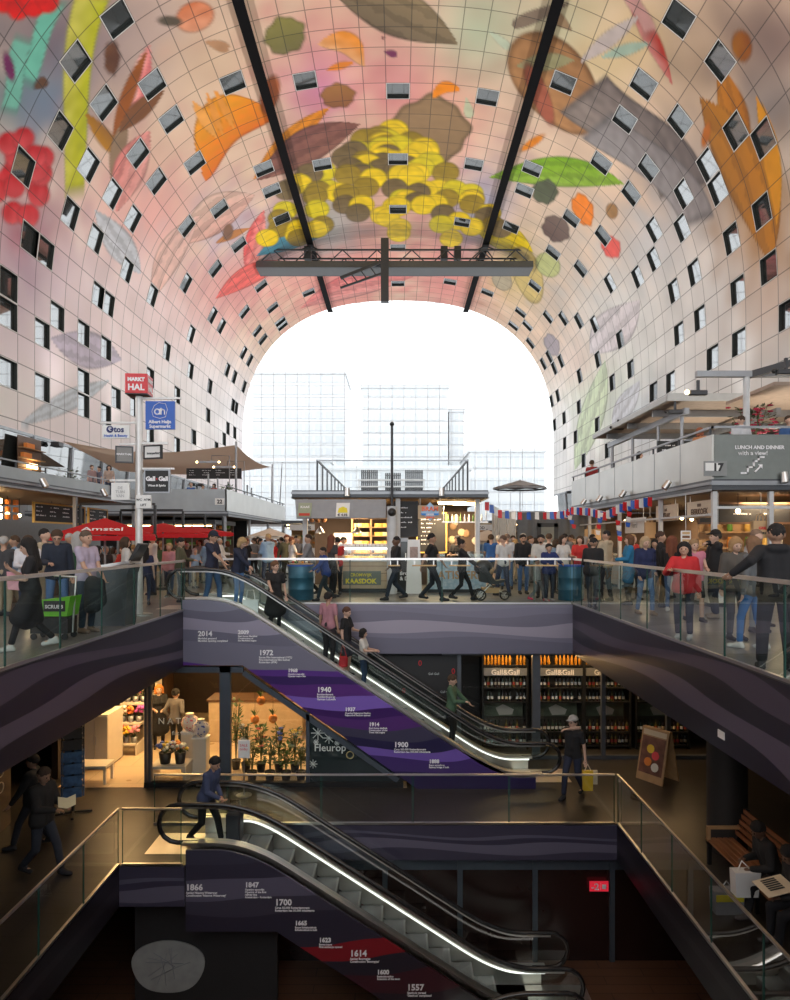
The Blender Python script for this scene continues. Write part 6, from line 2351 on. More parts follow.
    C += [(T((-sw, 0, 1.412)), T((sw, 0, 1.412)), .052 + e, .052 + e, .03)]
    bz = {'tee': .90, 'long': .89, 'jacket': .86, 'hoodie': .88, 'dress': .92, 'coat': .62, 'vest': .90, 'tank': .92}[tk]
    for s in (1, -1):
        C += [(T((s * .07 * g, -.008, 1.33)), T((s * .06 * g, -.012 * g, 1.10)), .088 + e, .078 * g + e, .04), (T((s * .06 * g, -.008, 1.10)), T((s * .075 * g, .005, max(bz, .93))), .078 * g + e, .092 + e, .04)]
    if fem:
        for s in (1, -1):
            C += [(T((s * .07, -.075, 1.27)), T((s * .07, -.08, 1.265)), .06, .06, .04)]
    if g > 1.08:
        C += [(T((0, -.06 * g, 1.06)), T((0, -.06 * g, 1.02)), .12, .12, .05)]
    if tk == 'dress':
        for s in (1, -1):
            hj, kn, an = legs[0 if s == 1 else 1]
            C += [(T((s * .07, 0, .98)), (hj * .1 + kn * .9) + np.array([s * .03, 0, 0]), .10, .145, .06)]
        C += [(hip, (legs[0][1] + legs[1][1]) / 2, .11, .15, .06)]
    elif tk == 'coat':
        for s in (1, -1):
            hj, kn, an = legs[0 if s == 1 else 1]
            C += [(hj, hj * .35 + kn * .65, .125, .115, .06)]
    else:
        for s in (1, -1):
            C += [(T((s * .08, .005, .97)), T((s * .08, .005, bz + .06)), .098 + e, .098 + e, .03)]
    if tk == 'hoodie':
        C += [(T((-.07, .075, 1.46)), T((.07, .075, 1.46)), .055, .055, .03)]
    if tk in ('jacket', 'coat', 'long'):
        C += [(T((0, .0, 1.44)), T((0, .0, 1.475)), .072, .066, .02)]
    if tk != 'tank':
        for sh, el, wr, s in arms:
            if tk in ('tee', 'dress', 'vest'):
                q = sh + (el - sh) * (.62 if tk != 'vest' else .15)
                C += [(sh, q, .052 + e, .05 + e * .6, .02)]
            else:
                q = el + (wr - el) * .96
                C += [(sh, el, .050 + e * .8, .044 + e * .5, .02), (el, q, .044 + e * .5, .032 + e * .4, .01)]
    nk = [('s', T((0, -.05, 1.515)), .058)]
    out.append(('dress' if tk == 'dress' else 'jacket' if tk in ('jacket', 'coat', 'hoodie', 'vest') else 'shirt', net_mesh('top', C, vox, nk, None, sc), spec['top'][1]))
    # ---- bottom
    bk, bc = spec.get('bottom', ('trousers', (.03, .035, .06)))
    if bk:
        C = [(hip + R @ np.array([-.07, .01, .05]), hip + R @ np.array([.07, .01, .05]), .103, .103, .03)]
        for hj, kn, an in legs:
            if bk == 'shorts':
                C += [(hj, hj * .15 + kn * .85, .096, .082, .03)]
            elif bk == 'skirt':
                C += [(hj, hj * .4 + kn * .6, .11, .12, .05)]
            else:
                w = {'trousers': 1.0, 'slim': .86, 'loose': 1.15}[bk]
                C += [(hj, kn, .094 * (w * .5 + .5), .064 * w, .03), (kn, kn * .15 + an * .85, .064 * w, .054 * w, .015)]
        out.append(('skirt' if bk == 'skirt' else 'shorts' if bk == 'shorts' else 'trousers', net_mesh('bottom', C, vox, (), None, sc), bc))
    # ---- shoes
    for (hj, kn, an), s in zip(legs, (1, -1)):
        d = np.array([s * .04, -1, 0])
        d = d / np.linalg.norm(d)
        lift = an[2] - AZ
        a, b = an + np.array([0, .035, -.04]), an + d * .14 + np.array([0, 0, -.043 - lift * .4])
        C = [(a, b, .040, .036, .01), (an + np.array([0, .01, 0]), an + d * .06 + np.array([0, 0, -.03]), .046, .04, .02), (b, b + d * .02, .037, .033, .01)]
        out.append(('shoe', net_mesh('shoe', C, max(vox * .9, .011), (), .003 + max(0, lift * .0), sc), spec.get('shoes', (.03, .03, .035))))
    # ---- hair
    hk, hc = spec.get('hair', ('short', (.03, .02, .015)))
    if hk != 'bald':
        C = [(H((0, .018, 1.668)), H((0, .03, 1.66)), .106, .103, .02)]
        hcut = [('s', H((0, -.135, 1.575)), .118)]
        up = HR @ np.array([0, .35, .94])
        if hk in ('short', 'crop'):
            rr_ = .0985 if hk == 'crop' else .105
            C = [(H((0, .018, 1.664)), H((0, .03, 1.65)), rr_, rr_ - .006, .02)]
            hcut.append(('p', -HR @ np.array([0, .45, .9]), H((0, 0, 1.625))))
        elif hk == 'bob':
            for s in (1, -1):
                C += [(H((s * .075, .01, 1.66)), H((s * .085, .005, 1.54)), .05, .045, .03)]
            C += [(H((0, .06, 1.65)), H((0, .065, 1.54)), .075, .06, .03)]
        elif hk == 'long':
            for s in (1, -1):
                C += [(H((s * .07, .02, 1.66)), T((s * .095, .05, 1.36)), .05, .045, .03)]
            C += [(H((0, .06, 1.65)), T((0, .10, 1.30)), .078, .06, .03)]
        elif hk == 'bun':
            C += [(H((0, .10, 1.73)), H((0, .11, 1.735)), .045, .045, .01)]
            hcut.append(('p', -HR @ np.array([0, .45, .9]), H((0, 0, 1.60))))
        elif hk == 'tail':
            C += [(H((0, .10, 1.70)), H((0, .15, 1.52)), .035, .022, .02)]
            hcut.append(('p', -HR @ np.array([0, .45, .9]), H((0, 0, 1.60))))
        elif hk == 'cap':
            C = [(H((0, .012, 1.675)), H((0, .016, 1.672)), .108, .108, .01)]
            for q in (-.04, 0, .04):
                C += [(H((q, -.07, 1.69)), H((q * .8, -.165, 1.672)), .016, .010, .012)]
            hcut = [('p', -HR @ np.array([0, -.12, .99]), H((0, 0, 1.672)))]
        out.append(('cap' if hk == 'cap' else 'hair', net_mesh('hair', C, vox, hcut, None, sc, 0 if hk == 'cap' else .005), hc))
        if hk == 'cap':
            C = [(H((0, .018, 1.655)), H((0, .03, 1.645)), .102, .099, .02)]
            out.append(('hair', net_mesh('hair', C, vox, [('s', H((0, -.135, 1.575)), .118), ('p', -HR @ np.array([0, .45, .9]), H((0, 0, 1.61)))], None, sc), (.04, .03, .022)))
    # ---- face
    if fine or spec.get('face'):
        for s in (1, -1):
            c = H((s * .034, -.083, 1.632)) * sc
            me = MB().sph(tuple(c), (.012 * sc,) * 3, 8, 6).mesh('eye', mat('eye_dark', (.03, .02, .015), .2))
            out.append(('eye', me, None))
        c = H((0, -.085, 1.566)) * sc
        out.append(('mouth', MB().sph(tuple(c), (.023 * sc, .008 * sc, .007 * sc), 8, 5, R=Matrix(HR.tolist())).mesh('mouth', mat('lip', (.30, .09, .08), .5)), None))
        if spec.get('beard'):
            C = [(H((0, -.03, 1.585)), H((0, -.056, 1.548)), .062, .040, .03)]
            out.append(('beard', net_mesh('beard', C, vox, [('p', HR @ np.array([0, 0, 1.0]), H((0, 0, 1.583)))], None, sc), spec['beard']))
        if spec.get('glasses'):
            mb = MB()
            for s in (1, -1):
                ring = [Vector(tuple(H((s * .036 + .024 * math.cos(a), -.108, 1.632 + .018 * math.sin(a))) * sc)) for a in np.linspace(0, 2 * PI, 12, endpoint=False)]
                mb.tube(ring, .004 * sc, n=5, closed=True)
                mb.tube([Vector(tuple(H((s * .06, -.105, 1.637)) * sc)), Vector(tuple(H((s * .092, .0, 1.64)) * sc))], .0035 * sc, n=5)
            out.append(('glasses', mb.mesh('glasses', M_BLACK), None))
    return out, dict(arms=arms, T=T, H=H, sc=sc, hip=hip, legs=legs)


def cloth(c, nm='cloth'):
    return mat('%s_%d_%d_%d' % (nm, c[0] * 999, c[1] * 999, c[2] * 999), c, .85 if nm == 'cloth' else .5, noise=.18, scale=9)


SKIN = {'l': (.56, .36, .27), 'm': (.42, .25, .17), 'd': (.15, .08, .05), 't': (.50, .30, .21)}
JEANS, DJ, BLK, NAVY, WHT, GRY, OLV_, RED_ = (.06, .12, .25), (.025, .035, .07), (.012, .012, .014), (.018, .025, .07), (.62, .61, .60), (.20, .20, .21), (.09, .085, .05), (.50, .03, .03)
BROWNH, BLONDE, BLACKH, GREYH, REDH = (.06, .035, .02), (.40, .27, .13), (.012, .01, .01), (.38, .37, .36), (.16, .05, .025)


def place_meshes(root, meshes, skin):
    for nm, me, c in meshes:
        o = bpy.data.objects.new(nm, me)
        COL.objects.link(o)
        o.parent = root
        if c is not None:
            s = o.material_slots[0]
            s.link = 'OBJECT'
            s.material = cloth(SKIN[skin], 'skin') if c == 'skin' else cloth(c)


def person(label, loc, yaw, spec, vox=.02, group=None, cat='person', bag=None):
    t = thing('person', label, cat, loc, math.radians(yaw), group)
    ms, inf = figure_meshes(spec, vox)
    place_meshes(t, ms, spec.get('skin', 'l'))
    return t, inf


def at(px, Y, z=0.0):
    return ((px - CX) / FPX * Y, Y, z)


def hand_world(t, inf, side):
    a = inf['arms'][0 if side == 'L' else 1]
    w = Vector(tuple(a[2] * inf['sc']))
    return Matrix.Translation(t.location) @ Matrix.Rotation(t.rotation_euler[2], 4, 'Z') @ w


F = 'fem'
near = []
# ---- left walkway, upper floor
person('long haired person in a black dress reading a pink paper at the left railing', at(33, 9.95), -60, dict(h=1.68, fem=True, girth=1.1, top=('dress', BLK), bottom=('slim', BLK), hair=('long', BLACKH), shoes=(.5, .5, .48), pose=dict(L='front', R='phone', feet='walk', hpitch=15, lean=4)), .013)
pk = W(17, 581, 10.0)
t = thing('paper_sheet', 'crumpled pink paper held by the person in the black dress', 'paper', pk, .4)
MB().add([(-.12, 0, -.12), (.14, -.03, -.15), (.12, .0, .12), (-.14, .04, .14), (0, .05, 0)], [(0, 1, 4), (1, 2, 4), (2, 3, 4), (3, 0, 4)]).build('sheet', mat('pink_paper', (.70, .36, .42), .7), t)
person('person in a pale shirt and glasses behind the woman in black at the left', at(28, 13.4), 30, dict(h=1.68, fem=True, top=('long', (.60, .60, .64)), bottom=('trousers', DJ), hair=('tail', BROWNH), glasses=True, pose=dict(L='front', R='front')), .014)
person('person in a dark navy jacket and blue jeans looking down, beside the lilac shirt', at(57, 13.0), 25, dict(h=1.80, top=('jacket', (.014, .02, .036)), bottom=('trousers', JEANS), hair=('short', BROWNH), glasses=True, skin='t', pose=dict(L='down', R='front', feet='wide', hpitch=22)), .013)
person('balding person in a lilac tee shirt holding a dark coat, facing the console', at(86, 11.75), 70, dict(h=1.76, girth=1.14, top=('tee', (.42, .36, .47)), bottom=('trousers', (.03, .045, .07)), hair=('crop', (.10, .07, .05)), skin='t', shoes=(.20, .14, .10), pose=dict(L='low', R='low', feet='stand', hpitch=4)), .013)
t = thing('folded_coat', 'dark folded coat hanging over the arm of the person in the lilac shirt', 'coat', at(92, 11.5, .45), .2)
me = net_mesh('coat', [((0, 0, .45), (.04, -.03, .05), .10, .13, .05), ((.12, 0, .42), (.14, 0, .12), .09, .10, .05), ((-.05, .02, .4), (-.04, .0, 0), .07, .09, .05)], .02)
o = bpy.data.objects.new('cloth', me); COL.objects.link(o); o.parent = t
o.material_slots[0].link = 'OBJECT'; o.material_slots[0].material = cloth((.02, .025, .03))
person('bearded person in a white tee shirt and jeans standing just right of the sign pole', at(153, 19.72), -50, dict(h=1.78, top=('tee', (.66, .65, .64)), bottom=('trousers', DJ), hair=('short', BROWNH), beard=(.05, .03, .02), skin='t', pose=dict(L='cross', R='front', feet='stand')), .02)
person('person with a white carrier bag standing behind the sign pole', at(126, 15.6), 120, dict(h=1.66, fem=True, top=('long', (.6, .58, .56)), bottom=('skirt', (.55, .55, .55)), hair=('bob', BROWNH), pose=dict(L='carry', R='down')), .02)
person('person in an olive top facing right beside the escalator head', at(180, 17.5), 95, dict(h=1.66, fem=True, top=('long', OLV_), bottom=('trousers', (.02, .03, .03)), hair=('short', BLACKH), skin='t', pose=dict(L='front', R='down', hpitch=12)), .014)
EY = 16.18
person('person in a navy cap and navy tee shirt stepping onto the upper escalator', at(212, EY, .01), 75, dict(h=1.82, top=('tee', (.02, .024, .05)), bottom=('trousers', JEANS), hair=('cap', (.014, .018, .035)), skin='t', pose=dict(L='low', R='push', feet='step', hpitch=18)), .013)
person('blond person in a navy top and jeans at the head of the upper escalator', at(238, EY, .01), 65, dict(h=1.66, fem=True, top=('long', (.014, .02, .045)), bottom=('slim', (.10, .20, .40)), hair=('bob', BLONDE), pose=dict(L='low', R='reach', feet='stand', hpitch=25, lean=8)), .013)


def step_z(x, X0, zt, zb, slope, run, start):
    k = math.floor((x - start) / run)
    xs = start + k * run
    f = (xs + run / 2 - X0) * slope
    return zt - min(max(0, f), zt - zb), xs + run / 2


def on_esc(px, Y=EY):
    x = (px - CX) / FPX * Y
    z, xc = step_z(x, -3.8, 0, Z1, .655, .42, -4.4)
    return (xc, Y, z - .003)


person('person in a black dress with a white bag, high on the upper escalator', on_esc(272), 20, dict(h=1.66, fem=True, top=('dress', BLK), bottom=('slim', BLK), hair=('tail', (.14, .07, .035)), pose=dict(L='carry', R='reach', hyaw=35)), .013)
t = thing('tote_bag', 'white tote bag carried by the person in black on the upper escalator', 'bag', (on_esc(266)[0] - .1, EY - .26, on_esc(272)[2] + .42))
MB().prism([(-.17, 0), (.17, 0), (.19, .36), (-.19, .36)], (0, -.04, 0), (1, 0, 0), (0, 0, 1), (0, .09, 0)).build('bag_body', M_WHITE, t)
MB().tube([(-.1, 0, .36), (-.07, 0, .58), (.07, 0, .58), (.1, 0, .36)], .012, n=5).build('handle', M_WHITE, t)
person('person in a pink tee shirt seen from behind on the upper escalator', (on_esc(331)[0], EY + .16, on_esc(331)[2]), 150, dict(h=1.74, top=('tee', (.40, .19, .23)), bottom=('trousers', (.03, .025, .03)), hair=('short', BLACKH), skin='m', pose=dict(L='down', R='down')), .013)
person('person in a black shirt looking right beside the pink shirt on the escalator', (on_esc(347)[0], EY + .2, on_esc(347)[2]), 70, dict(h=1.66, fem=True, top=('tee', BLK), bottom=('shorts', (.05, .05, .07)), hair=('short', (.09, .04, .025)), pose=dict(L='front', R='down', hpitch=12)), .013)
person('small person in white with a red bag, lowest of three together on the escalator', (on_esc(359)[0], EY - .1, on_esc(359)[2]), 80, dict(h=1.45, fem=True, top=('tee', (.62, .60, .56)), bottom=('slim', (.035, .06, .12)), hair=('bob', BLACKH), pose=dict(L='front', R='front', hpitch=10)), .013)
c0 = on_esc(351)
t = thing('shoulder_bag', 'small red shoulder bag at the side of the small person in white', 'bag', (on_esc(352)[0] - .02, EY - .36, on_esc(359)[2] + .6))
MB().box((0, 0, .12), (.2, .09, .26), bev=.03).build('bag_body', mat('red_leather', (.55, .02, .03), .4), t)
MB().tube([(-.07, 0, .24), (-.02, .06, .55), (.07, 0, .24)], .012, n=5).build('strap', mat('red_leather'), t)
person('person in a dark green top alone on the lower half of the upper escalator', on_esc(444), 75, dict(h=1.72, top=('long', (.06, .12, .07)), bottom=('trousers', BLK), hair=('short', BROWNH), pose=dict(L='push', R='front', feet='stand', hpitch=14)), .014)

# ---- behind the far railing
person('child in a blue jacket with a red hem leaning toward the blue oil drum', at(326, 18.0), -65, dict(h=1.46, top=('jacket', (.02, .05, .22)), bottom=('trousers', (.02, .03, .04)), hair=('short', BLACKH), skin='m', pose=dict(L='reach', R='low', feet='walk', lean=10)), .014)
person('person in black walking left in front of the cheese counter', at(396, 18.2), -70, dict(h=1.75, girth=1.1, top=('long', BLK), bottom=('trousers', (.02, .028, .045)), hair=('crop', BLACKH), skin='d', pose=dict(L='swf', R='swb', feet='walk')), .014)
person('person in a black tee shirt walking right in front of the pastry counter', at(432, 18.0), 75, dict(h=1.82, top=('tee', BLK), bottom=('trousers', (.02, .025, .035)), hair=('short', BLACKH), skin='m', pose=dict(L='swf', R='swb', feet='walk2')), .014)
person('person in black with tied hair pushing the pram along the far railing', at(462, 18.15), 80, dict(h=1.66, fem=True, top=('long', BLK), bottom=('slim', BLK), hair=('bun', BLACKH), skin='m', pose=dict(L='push', R='push', feet='walk')), .014)
person('person in dark jeans behind the handle of the pram', at(503, 19.5), -150, dict(h=1.75, top=('tee', (.55, .55, .55)), bottom=('trousers', DJ), hair=('crop', (.10, .06, .04)), pose=dict(feet='step')), .018)
person('person in a blue tee shirt seen from behind right of the kiosk', at(491, 22.6), 170, dict(h=1.78, top=('tee', (.02, .09, .30)), bottom=('shorts', (.07, .07, .08)), hair=('short', BROWNH), pose=dict(L='front', R='front')), .02)
person('person in a pale grey tee shirt, back turned, right of the blue tee shirt', at(507, 22.0), 175, dict(h=1.8, girth=1.1, top=('tee', (.55, .55, .56)), bottom=('trousers', JEANS), hair=('crop', (.16, .11, .08)), pose=dict(L='hip', R='down', feet='wide')), .02)
person('bearded person in a black open jacket and jeans facing the viewer, right of the kiosk', at(523, 20.2), 5, dict(h=1.76, top=('jacket', BLK), bottom=('trousers', JEANS), hair=('short', BLACKH), beard=(.02, .015, .012), skin='m', face=True, pose=dict(L='front', R='pocket', feet='stand')), .016)
person('bearded person in a pale jacket beside the child in blue at the far railing', at(541, 18.7), -20, dict(h=1.76, top=('jacket', (.50, .49, .46)), bottom=('trousers', (.10, .09, .10)), hair=('short', BLACKH), beard=(.03, .02, .015), skin='m', face=True, pose=dict(L='down', R='front', feet='step')), .015)
person('child in a blue coat and red shirt near the right end of the far railing', at(549, 17.72), 10, dict(h=1.5, top=('jacket', (.015, .03, .13)), bottom=('trousers', (.02, .025, .04)), hair=('short', BLACKH), skin='m', face=True, shoes=(.35, .3, .3), pose=dict(L='rail', R='rail')), .015)
person('small child in grey with pink shoes behind the far railing', at(537, 17.9), 60, dict(h=1.15, top=('jacket', (.38, .38, .37)), bottom=('trousers', (.16, .16, .17)), hair=('short', BLACKH), skin='m', shoes=(.6, .06, .12), pose=dict(feet='walk')), .015)
person('person in a white shirt seen from behind before the grey tarpaulin', at(549, 21.5), 165, dict(h=1.8, top=('tee', (.64, .62, .58)), bottom=('trousers', (.2, .2, .2)), hair=('short', (.08, .05, .03)), pose=dict(L='front', R='down')), .02)
# ---- right walkway
person('person in a black jacket bending at the far end of the right railing', at(592, 15.8), 150, dict(h=1.68, top=('jacket', BLK), bottom=('trousers', (.03, .035, .05)), hair=('crop', BLACKH), skin='m', pose=dict(L='front', R='low', feet='step', lean=14)), .014)
person('person in a bright teal blue coat turned left on the right walkway', at(629, 16.8), -95, dict(h=1.72, fem=True, top=('coat', (.02, .17, .34)), bottom=('slim', BLK), hair=('bob', (.13, .06, .03)), pose=dict(L='front', R='down')), .014)
person('fair haired person in a navy jacket and blue jeans on the right walkway', at(645, 14.6), 10, dict(h=1.68, fem=True, girth=1.06, top=('jacket', (.015, .022, .075)), bottom=('slim', (.09, .17, .32)), hair=('bob', (.40, .29, .17)), shoes=(.25, .18, .12), pose=dict(L='hip', R='pocket', feet='step', hpitch=10)), .013)
person('person in a black jacket behind the fair haired one on the right walkway', at(661, 16.2), 70, dict(h=1.80, top=('jacket', BLK), bottom=('trousers', BLK), hair=('short', (.06, .03, .02)), skin='t', pose=dict(L='front', R='down')), .015)
person('dark red haired person in a black top, back turned, on the right walkway', at(672, 15.2), 150, dict(h=1.68, fem=True, top=('long', BLK), bottom=('slim', JEANS), hair=('long', REDH), shoes=(.6, .6, .58), pose=dict(L='front', R='down')), .014)
person('person in a red jacket and dark trousers leaning at the right glass railing', at(684, 11.0), -35, dict(h=1.56, fem=True, top=('jacket', (.52, .025, .03)), bottom=('trousers', (.016, .02, .035)), hair=('long', BLACKH), skin='t', shoes=(.45, .45, .45), pose=dict(L='down', R=(.16, -.40, 1.26), feet='stand', hyaw=8)), .011)
person('person in a striped top with a pink cardigan and dark shorts behind the red jacket', at(694, 13.4), 5, dict(h=1.62, fem=True, top=('vest', (.55, .20, .28)), bottom=('shorts', BLK), hair=('tail', (.30, .19, .10)), shoes=(.06, .06, .07), pose=dict(L='front', R='low', feet='step')), .013)
person('person in a black hooded jacket and cap looking left on the right walkway', at(715, 14.0), -95, dict(h=1.80, girth=1.15, top=('hoodie', BLK), bottom=('loose', (.016, .022, .04)), hair=('cap', BLACKH), shoes=(.3, .25, .2), pose=dict(L='face', R='front', feet='wide')), .013)
person('person with short curly fair hair in a grey brown coat on the right walkway', at(735, 10.9), 5, dict(h=1.64, fem=True, girth=1.06, top=('jacket', (.10, .09, .08)), bottom=('trousers', (.05, .052, .06)), hair=('bob', (.34, .20, .09)), pose=dict(L='down', R='down', hpitch=14)), .012)
person('person with long light brown hair in a striped grey top and bright blue jeans', at(752, 10.0), -140, dict(h=1.66, fem=True, top=('long', (.13, .14, .15)), bottom=('slim', (.035, .16, .42)), hair=('long', (.20, .11, .06)), shoes=(.62, .61, .58), pose=dict(L='down', R='front', feet='step', hyaw=-20)), .012)
person('person in a black hooded jacket leaning on the right railing at the photo edge', at(776, 8.35), 165, dict(h=1.80, girth=1.18, top=('hoodie', (.014, .014, .017)), bottom=('loose', BLK), hair=('crop', BLACKH), skin='m', pose=dict(L=(.50, .12, 1.16), R='low', feet='wide')), .011)
person('bald person in a grey shirt behind the long haired one at the right', at(757, 11.8), 15, dict(h=1.78, top=('tee', (.45, .43, .42)), bottom=('trousers', (.25, .25, .26)), hair=('crop', (.2, .13, .09)), pose=dict()), .015)
person('pale child near the right stall counter behind the black hooded jacket', at(764, 12.6), 20, dict(h=1.5, top=('tee', (.6, .45, .42)), bottom=('trousers', DJ), hair=('short', BLONDE)), .016)
# ---- lower level
person('person in a black tee shirt walking with a yellow bag at the escalator foot', (W(573, 0, 14.85).x, 14.85, Z1), -40, dict(h=1.80, girth=1.08, top=('tee', BLK), bottom=('trousers', (.02, .026, .055)), hair=('cap', GREYH), glasses=True, pose=dict(L='carry', R='face', feet='walk2', hyaw=-15)), .012)
t = thing('carrier_bag', 'yellow and white carrier bag held by the person in black at the escalator foot', 'bag', (W(585, 0, 14.8).x + .06, 14.62, Z1 + .22))
MB().prism([(-.1, 0), (.1, 0), (.11, .42), (-.11, .42)], (-.05, -.04, 0), (1, 0, 0), (0, 0, 1), (0, .1, 0)).build('bag_body', mat('bag_yellow', (.72, .48, .03), .5), t)
MB().prism([(-.08, .1), (.12, .1), (.12, .4), (-.08, .4)], (.06, .07, 0), (1, 0, 0), (0, 0, 1), (0, .05, 0)).build('bag_side', M_CREAM, t)
MB().tube([(-.12, 0, .42), (-.05, 0, .56), (.02, 0, .42)], .012, n=5).build('handle', M_CREAM, t)
person('person in dark blue bending with a case at the lower escalator head', (-3.55, 12.55, Z1 + .006), 70, dict(h=1.70, top=('long', (.045, .06, .125)), bottom=('trousers', BLK), hair=('short', BLACKH), skin='t', pose=dict(L='low', R='push', feet='walk', lean=16, hpitch=18)), .012)
t = thing('travel_case', 'dark case held by the bending person at the lower escalator head', 'case', (-3.0, 12.5, Z1 + .03))
MB().box((0, 0, .32), (.26, .34, .56), bev=.03).build('case_body', mat('case_dark', (.03, .03, .04), .5), t)
MB().tube([(-.08, 0, .6), (-.08, 0, .78), (.08, 0, .78), (.08, 0, .6)], .012, n=5).build('handle', M_BLACK, t)
person('person reading a yellow folded paper in the dark left lower walkway', (W(42, 0, 11.4).x, 11.4, Z1), 75, dict(h=1.86, top=('jacket', (.03, .028, .028)), bottom=('trousers', (.03, .035, .05)), hair=('crop', (.08, .05, .035)), skin='m', pose=dict(L='front', R='front', feet='walk', hpitch=20)), .014)
t = thing('folded_paper', 'yellow folded paper held by the reader in the dark left walkway', 'paper', W(67, 802, 11.0), .5)
MB().prism([(-.13, -.06), (.0, -.1), (.13, -.06), (.13, .1), (0, .06), (-.13, .1)], (0, 0, 0), (1, 0, 0), (0, .3, .95), (0, .008, 0)).build('sheet', M_CHEESE2, t)
person('person in dark clothes walking left behind the paper reader, half lost in shadow', (W(20, 0, 12.0).x, 12.4, Z1), -80, dict(h=1.74, top=('jacket', (.02, .02, .022)), bottom=('trousers', (.025, .028, .04)), hair=('short', BLACKH), skin='t', pose=dict(feet='walk', L='swf', R='swb')), .018)
person('florist in a grey top and black trousers seen from behind inside the flower shop', (W(176, 0, 17.8).x, 17.8, Z1), 165, dict(h=1.70, fem=True, top=('long', (.12, .11, .11)), bottom=('slim', BLK), hair=('bun', BLACKH), pose=dict(L='hip', R='hip', feet='wide')), .014)
person('person in black with orange hair beside the florist in the flower shop', (W(155, 0, 18.0).x, 18.3, Z1), 20, dict(h=1.70, fem=True, top=('dress', BLK), bottom=('slim', BLK), hair=('bob', (.50, .17, .03)), pose=dict(L='front', R='front')), .014)
for k, (yy, lab, L_) in enumerate(((10.15, 'person in dark clothes on the wooden bench, bent over a white carrier bag', 'lap'), (9.35, 'person in dark clothes on the bench holding an open paper, at the photo edge', 'lap'))):
    person(lab, (5.62, yy, Z1), -90, dict(h=1.76, top=('jacket', (.016, .015, .016)), bottom=('trousers', (.014, .014, .018)), hair=('short', BLACKH), skin='d', shoes=(.12, .11, .11), pose=dict(sit=.605, feet=((.12, -.46), (-.12, -.42)), L=(.12, -.40, .74), R=(.10, -.38, .80), lean=18, hpitch=25, abs=True)), .014)

# ---- terraces
for px, py, Y, z, yaw, sp, lab in [
    (592, 470, 26.5, 3.0, 150, dict(h=1.7, top=('long', (.30, .03, .03)), hair=('short', BROWNH)), 'person in a red sweater leaning at the far end of the right terrace'),
    (640, 455, 23.6, 3.0, 60, dict(h=1.66, fem=True, top=('tee', (.6, .5, .45)), hair=('long', BLACKH)), 'person with long black hair on the right terrace behind the parapet'),
    (700, 430, 17.6, 3.0, 120, dict(h=1.5, fem=True, top=('long', (.5, .22, .1)), hair=('bob', (.3, .1, .05))), 'auburn haired person close to the corner of the right terrace'),
    (741, 425, 16.15, 3.0, 175, dict(h=1.55, girth=1.2, top=('long', (.6, .62, .66)), hair=('crop', BROWNH)), 'person in a white shirt, back turned, right of the terrace corner'),
    (789, 425, 16.15, 3.0, 0, dict(h=1.55, top=('tee', (.05, .12, .3)), hair=('short', BROWNH)), 'person in a blue shirt on the right terrace at the photo edge'),
    (92, 490, 23.8, 3.02, 60, dict(h=1.2, top=('tee', (.3, .2, .2)), hair=('short', BROWNH)), 'seated diner on the left terrace, first from the menu board side'),
    (99, 490, 24.2, 3.02, -40, dict(h=1.2, top=('tee', (.15, .15, .2)), hair=('short', BLACKH)), 'seated diner on the left terrace, in the middle of the three'),
    (109, 488, 24.3, 3.02, 20, dict(h=1.25, fem=True, top=('tee', (.4, .3, .25)), hair=('bob', BLACKH)), 'seated diner on the left terrace, nearest the sign pole'),
    (191, 486, 34.5, 3.0, 10, dict(h=1.5, top=('tee', (.05, .12, .35)), hair=('crop', (.4, .3, .25))), 'bald person in a blue shirt on the terrace under the sail'),
    (203, 487, 36, 3.0, 40, dict(h=1.5, top=('tee', (.55, .5, .5)), hair=('short', BROWNH)), 'person in a pale shirt on the terrace under the sail'),
    (214, 487, 35, 3.0, -30, dict(h=1.5, fem=True, top=('tee', (.4, .05, .05)), hair=('bob', BLACKH)), 'person in red under the sail near the planter bush')]:
    X = (px - CX) / FPX * Y
    sp.setdefault('bottom', ('trousers', DJ))
    person(lab, (X, Y, z), yaw, sp, .03)
person('cheese seller in a pale blue shirt behind the cheese counter', (W(343, 0, 21.9).x, 21.9, 0), 15, dict(h=1.70, top=('tee', (.35, .42, .55)), bottom=('trousers', BLK), hair=('short', BLACKH), skin='m', pose=dict(L='front', R='front', lean=10)), .02)
person('pastry seller in black behind the right kiosk counter', (W(457, 0, 22).x, 22.0, 0), -40, dict(h=1.72, fem=True, top=('tee', BLK), bottom=('trousers', BLK), hair=('bun', BLACKH), skin='m', pose=dict(L='front', R='front')), .02)
person('stall keeper in a pale shirt behind the right counter', (9.0, 24.6, 0), -70, dict(h=1.78, top=('tee', (.6, .58, .55)), bottom=('trousers', BLK), hair=('short', (.3, .12, .06)), pose=dict(L='front', R='front')), .022)

# ---- the crowd further back: a few body types, each person with clothes of their own
TYPES = []
for q, sp in enumerate([dict(top=('tee', 0), pose=dict(L='down', R='front')), dict(top=('long', 0), pose=dict(L='down', R='down', feet='step')), dict(top=('jacket', 0), pose=dict(L='pocket', R='pocket')),
                        dict(top=('jacket', 0), pose=dict(L='swf', R='swb', feet='walk')), dict(top=('tee', 0), fem=True, hair=('long', 0), h=1.66, pose=dict(L='front', R='down')),
                        dict(top=('long', 0), fem=True, hair=('bob', 0), h=1.64, pose=dict(L='carry', R='front', feet='step')), dict(top=('coat', 0), fem=True, hair=('tail', 0), h=1.66, pose=dict(L='front', R='front')),
                        dict(top=('hoodie', 0), hair=('crop', 0), girth=1.12, pose=dict(L='front', R='low', feet='wide'))]):
    sp.setdefault('hair', ('short', 0))
    sp['bottom'] = ('slim' if sp.get('fem') else 'trousers', 0)
    TYPES.append(figure_meshes(sp, .03)[0])
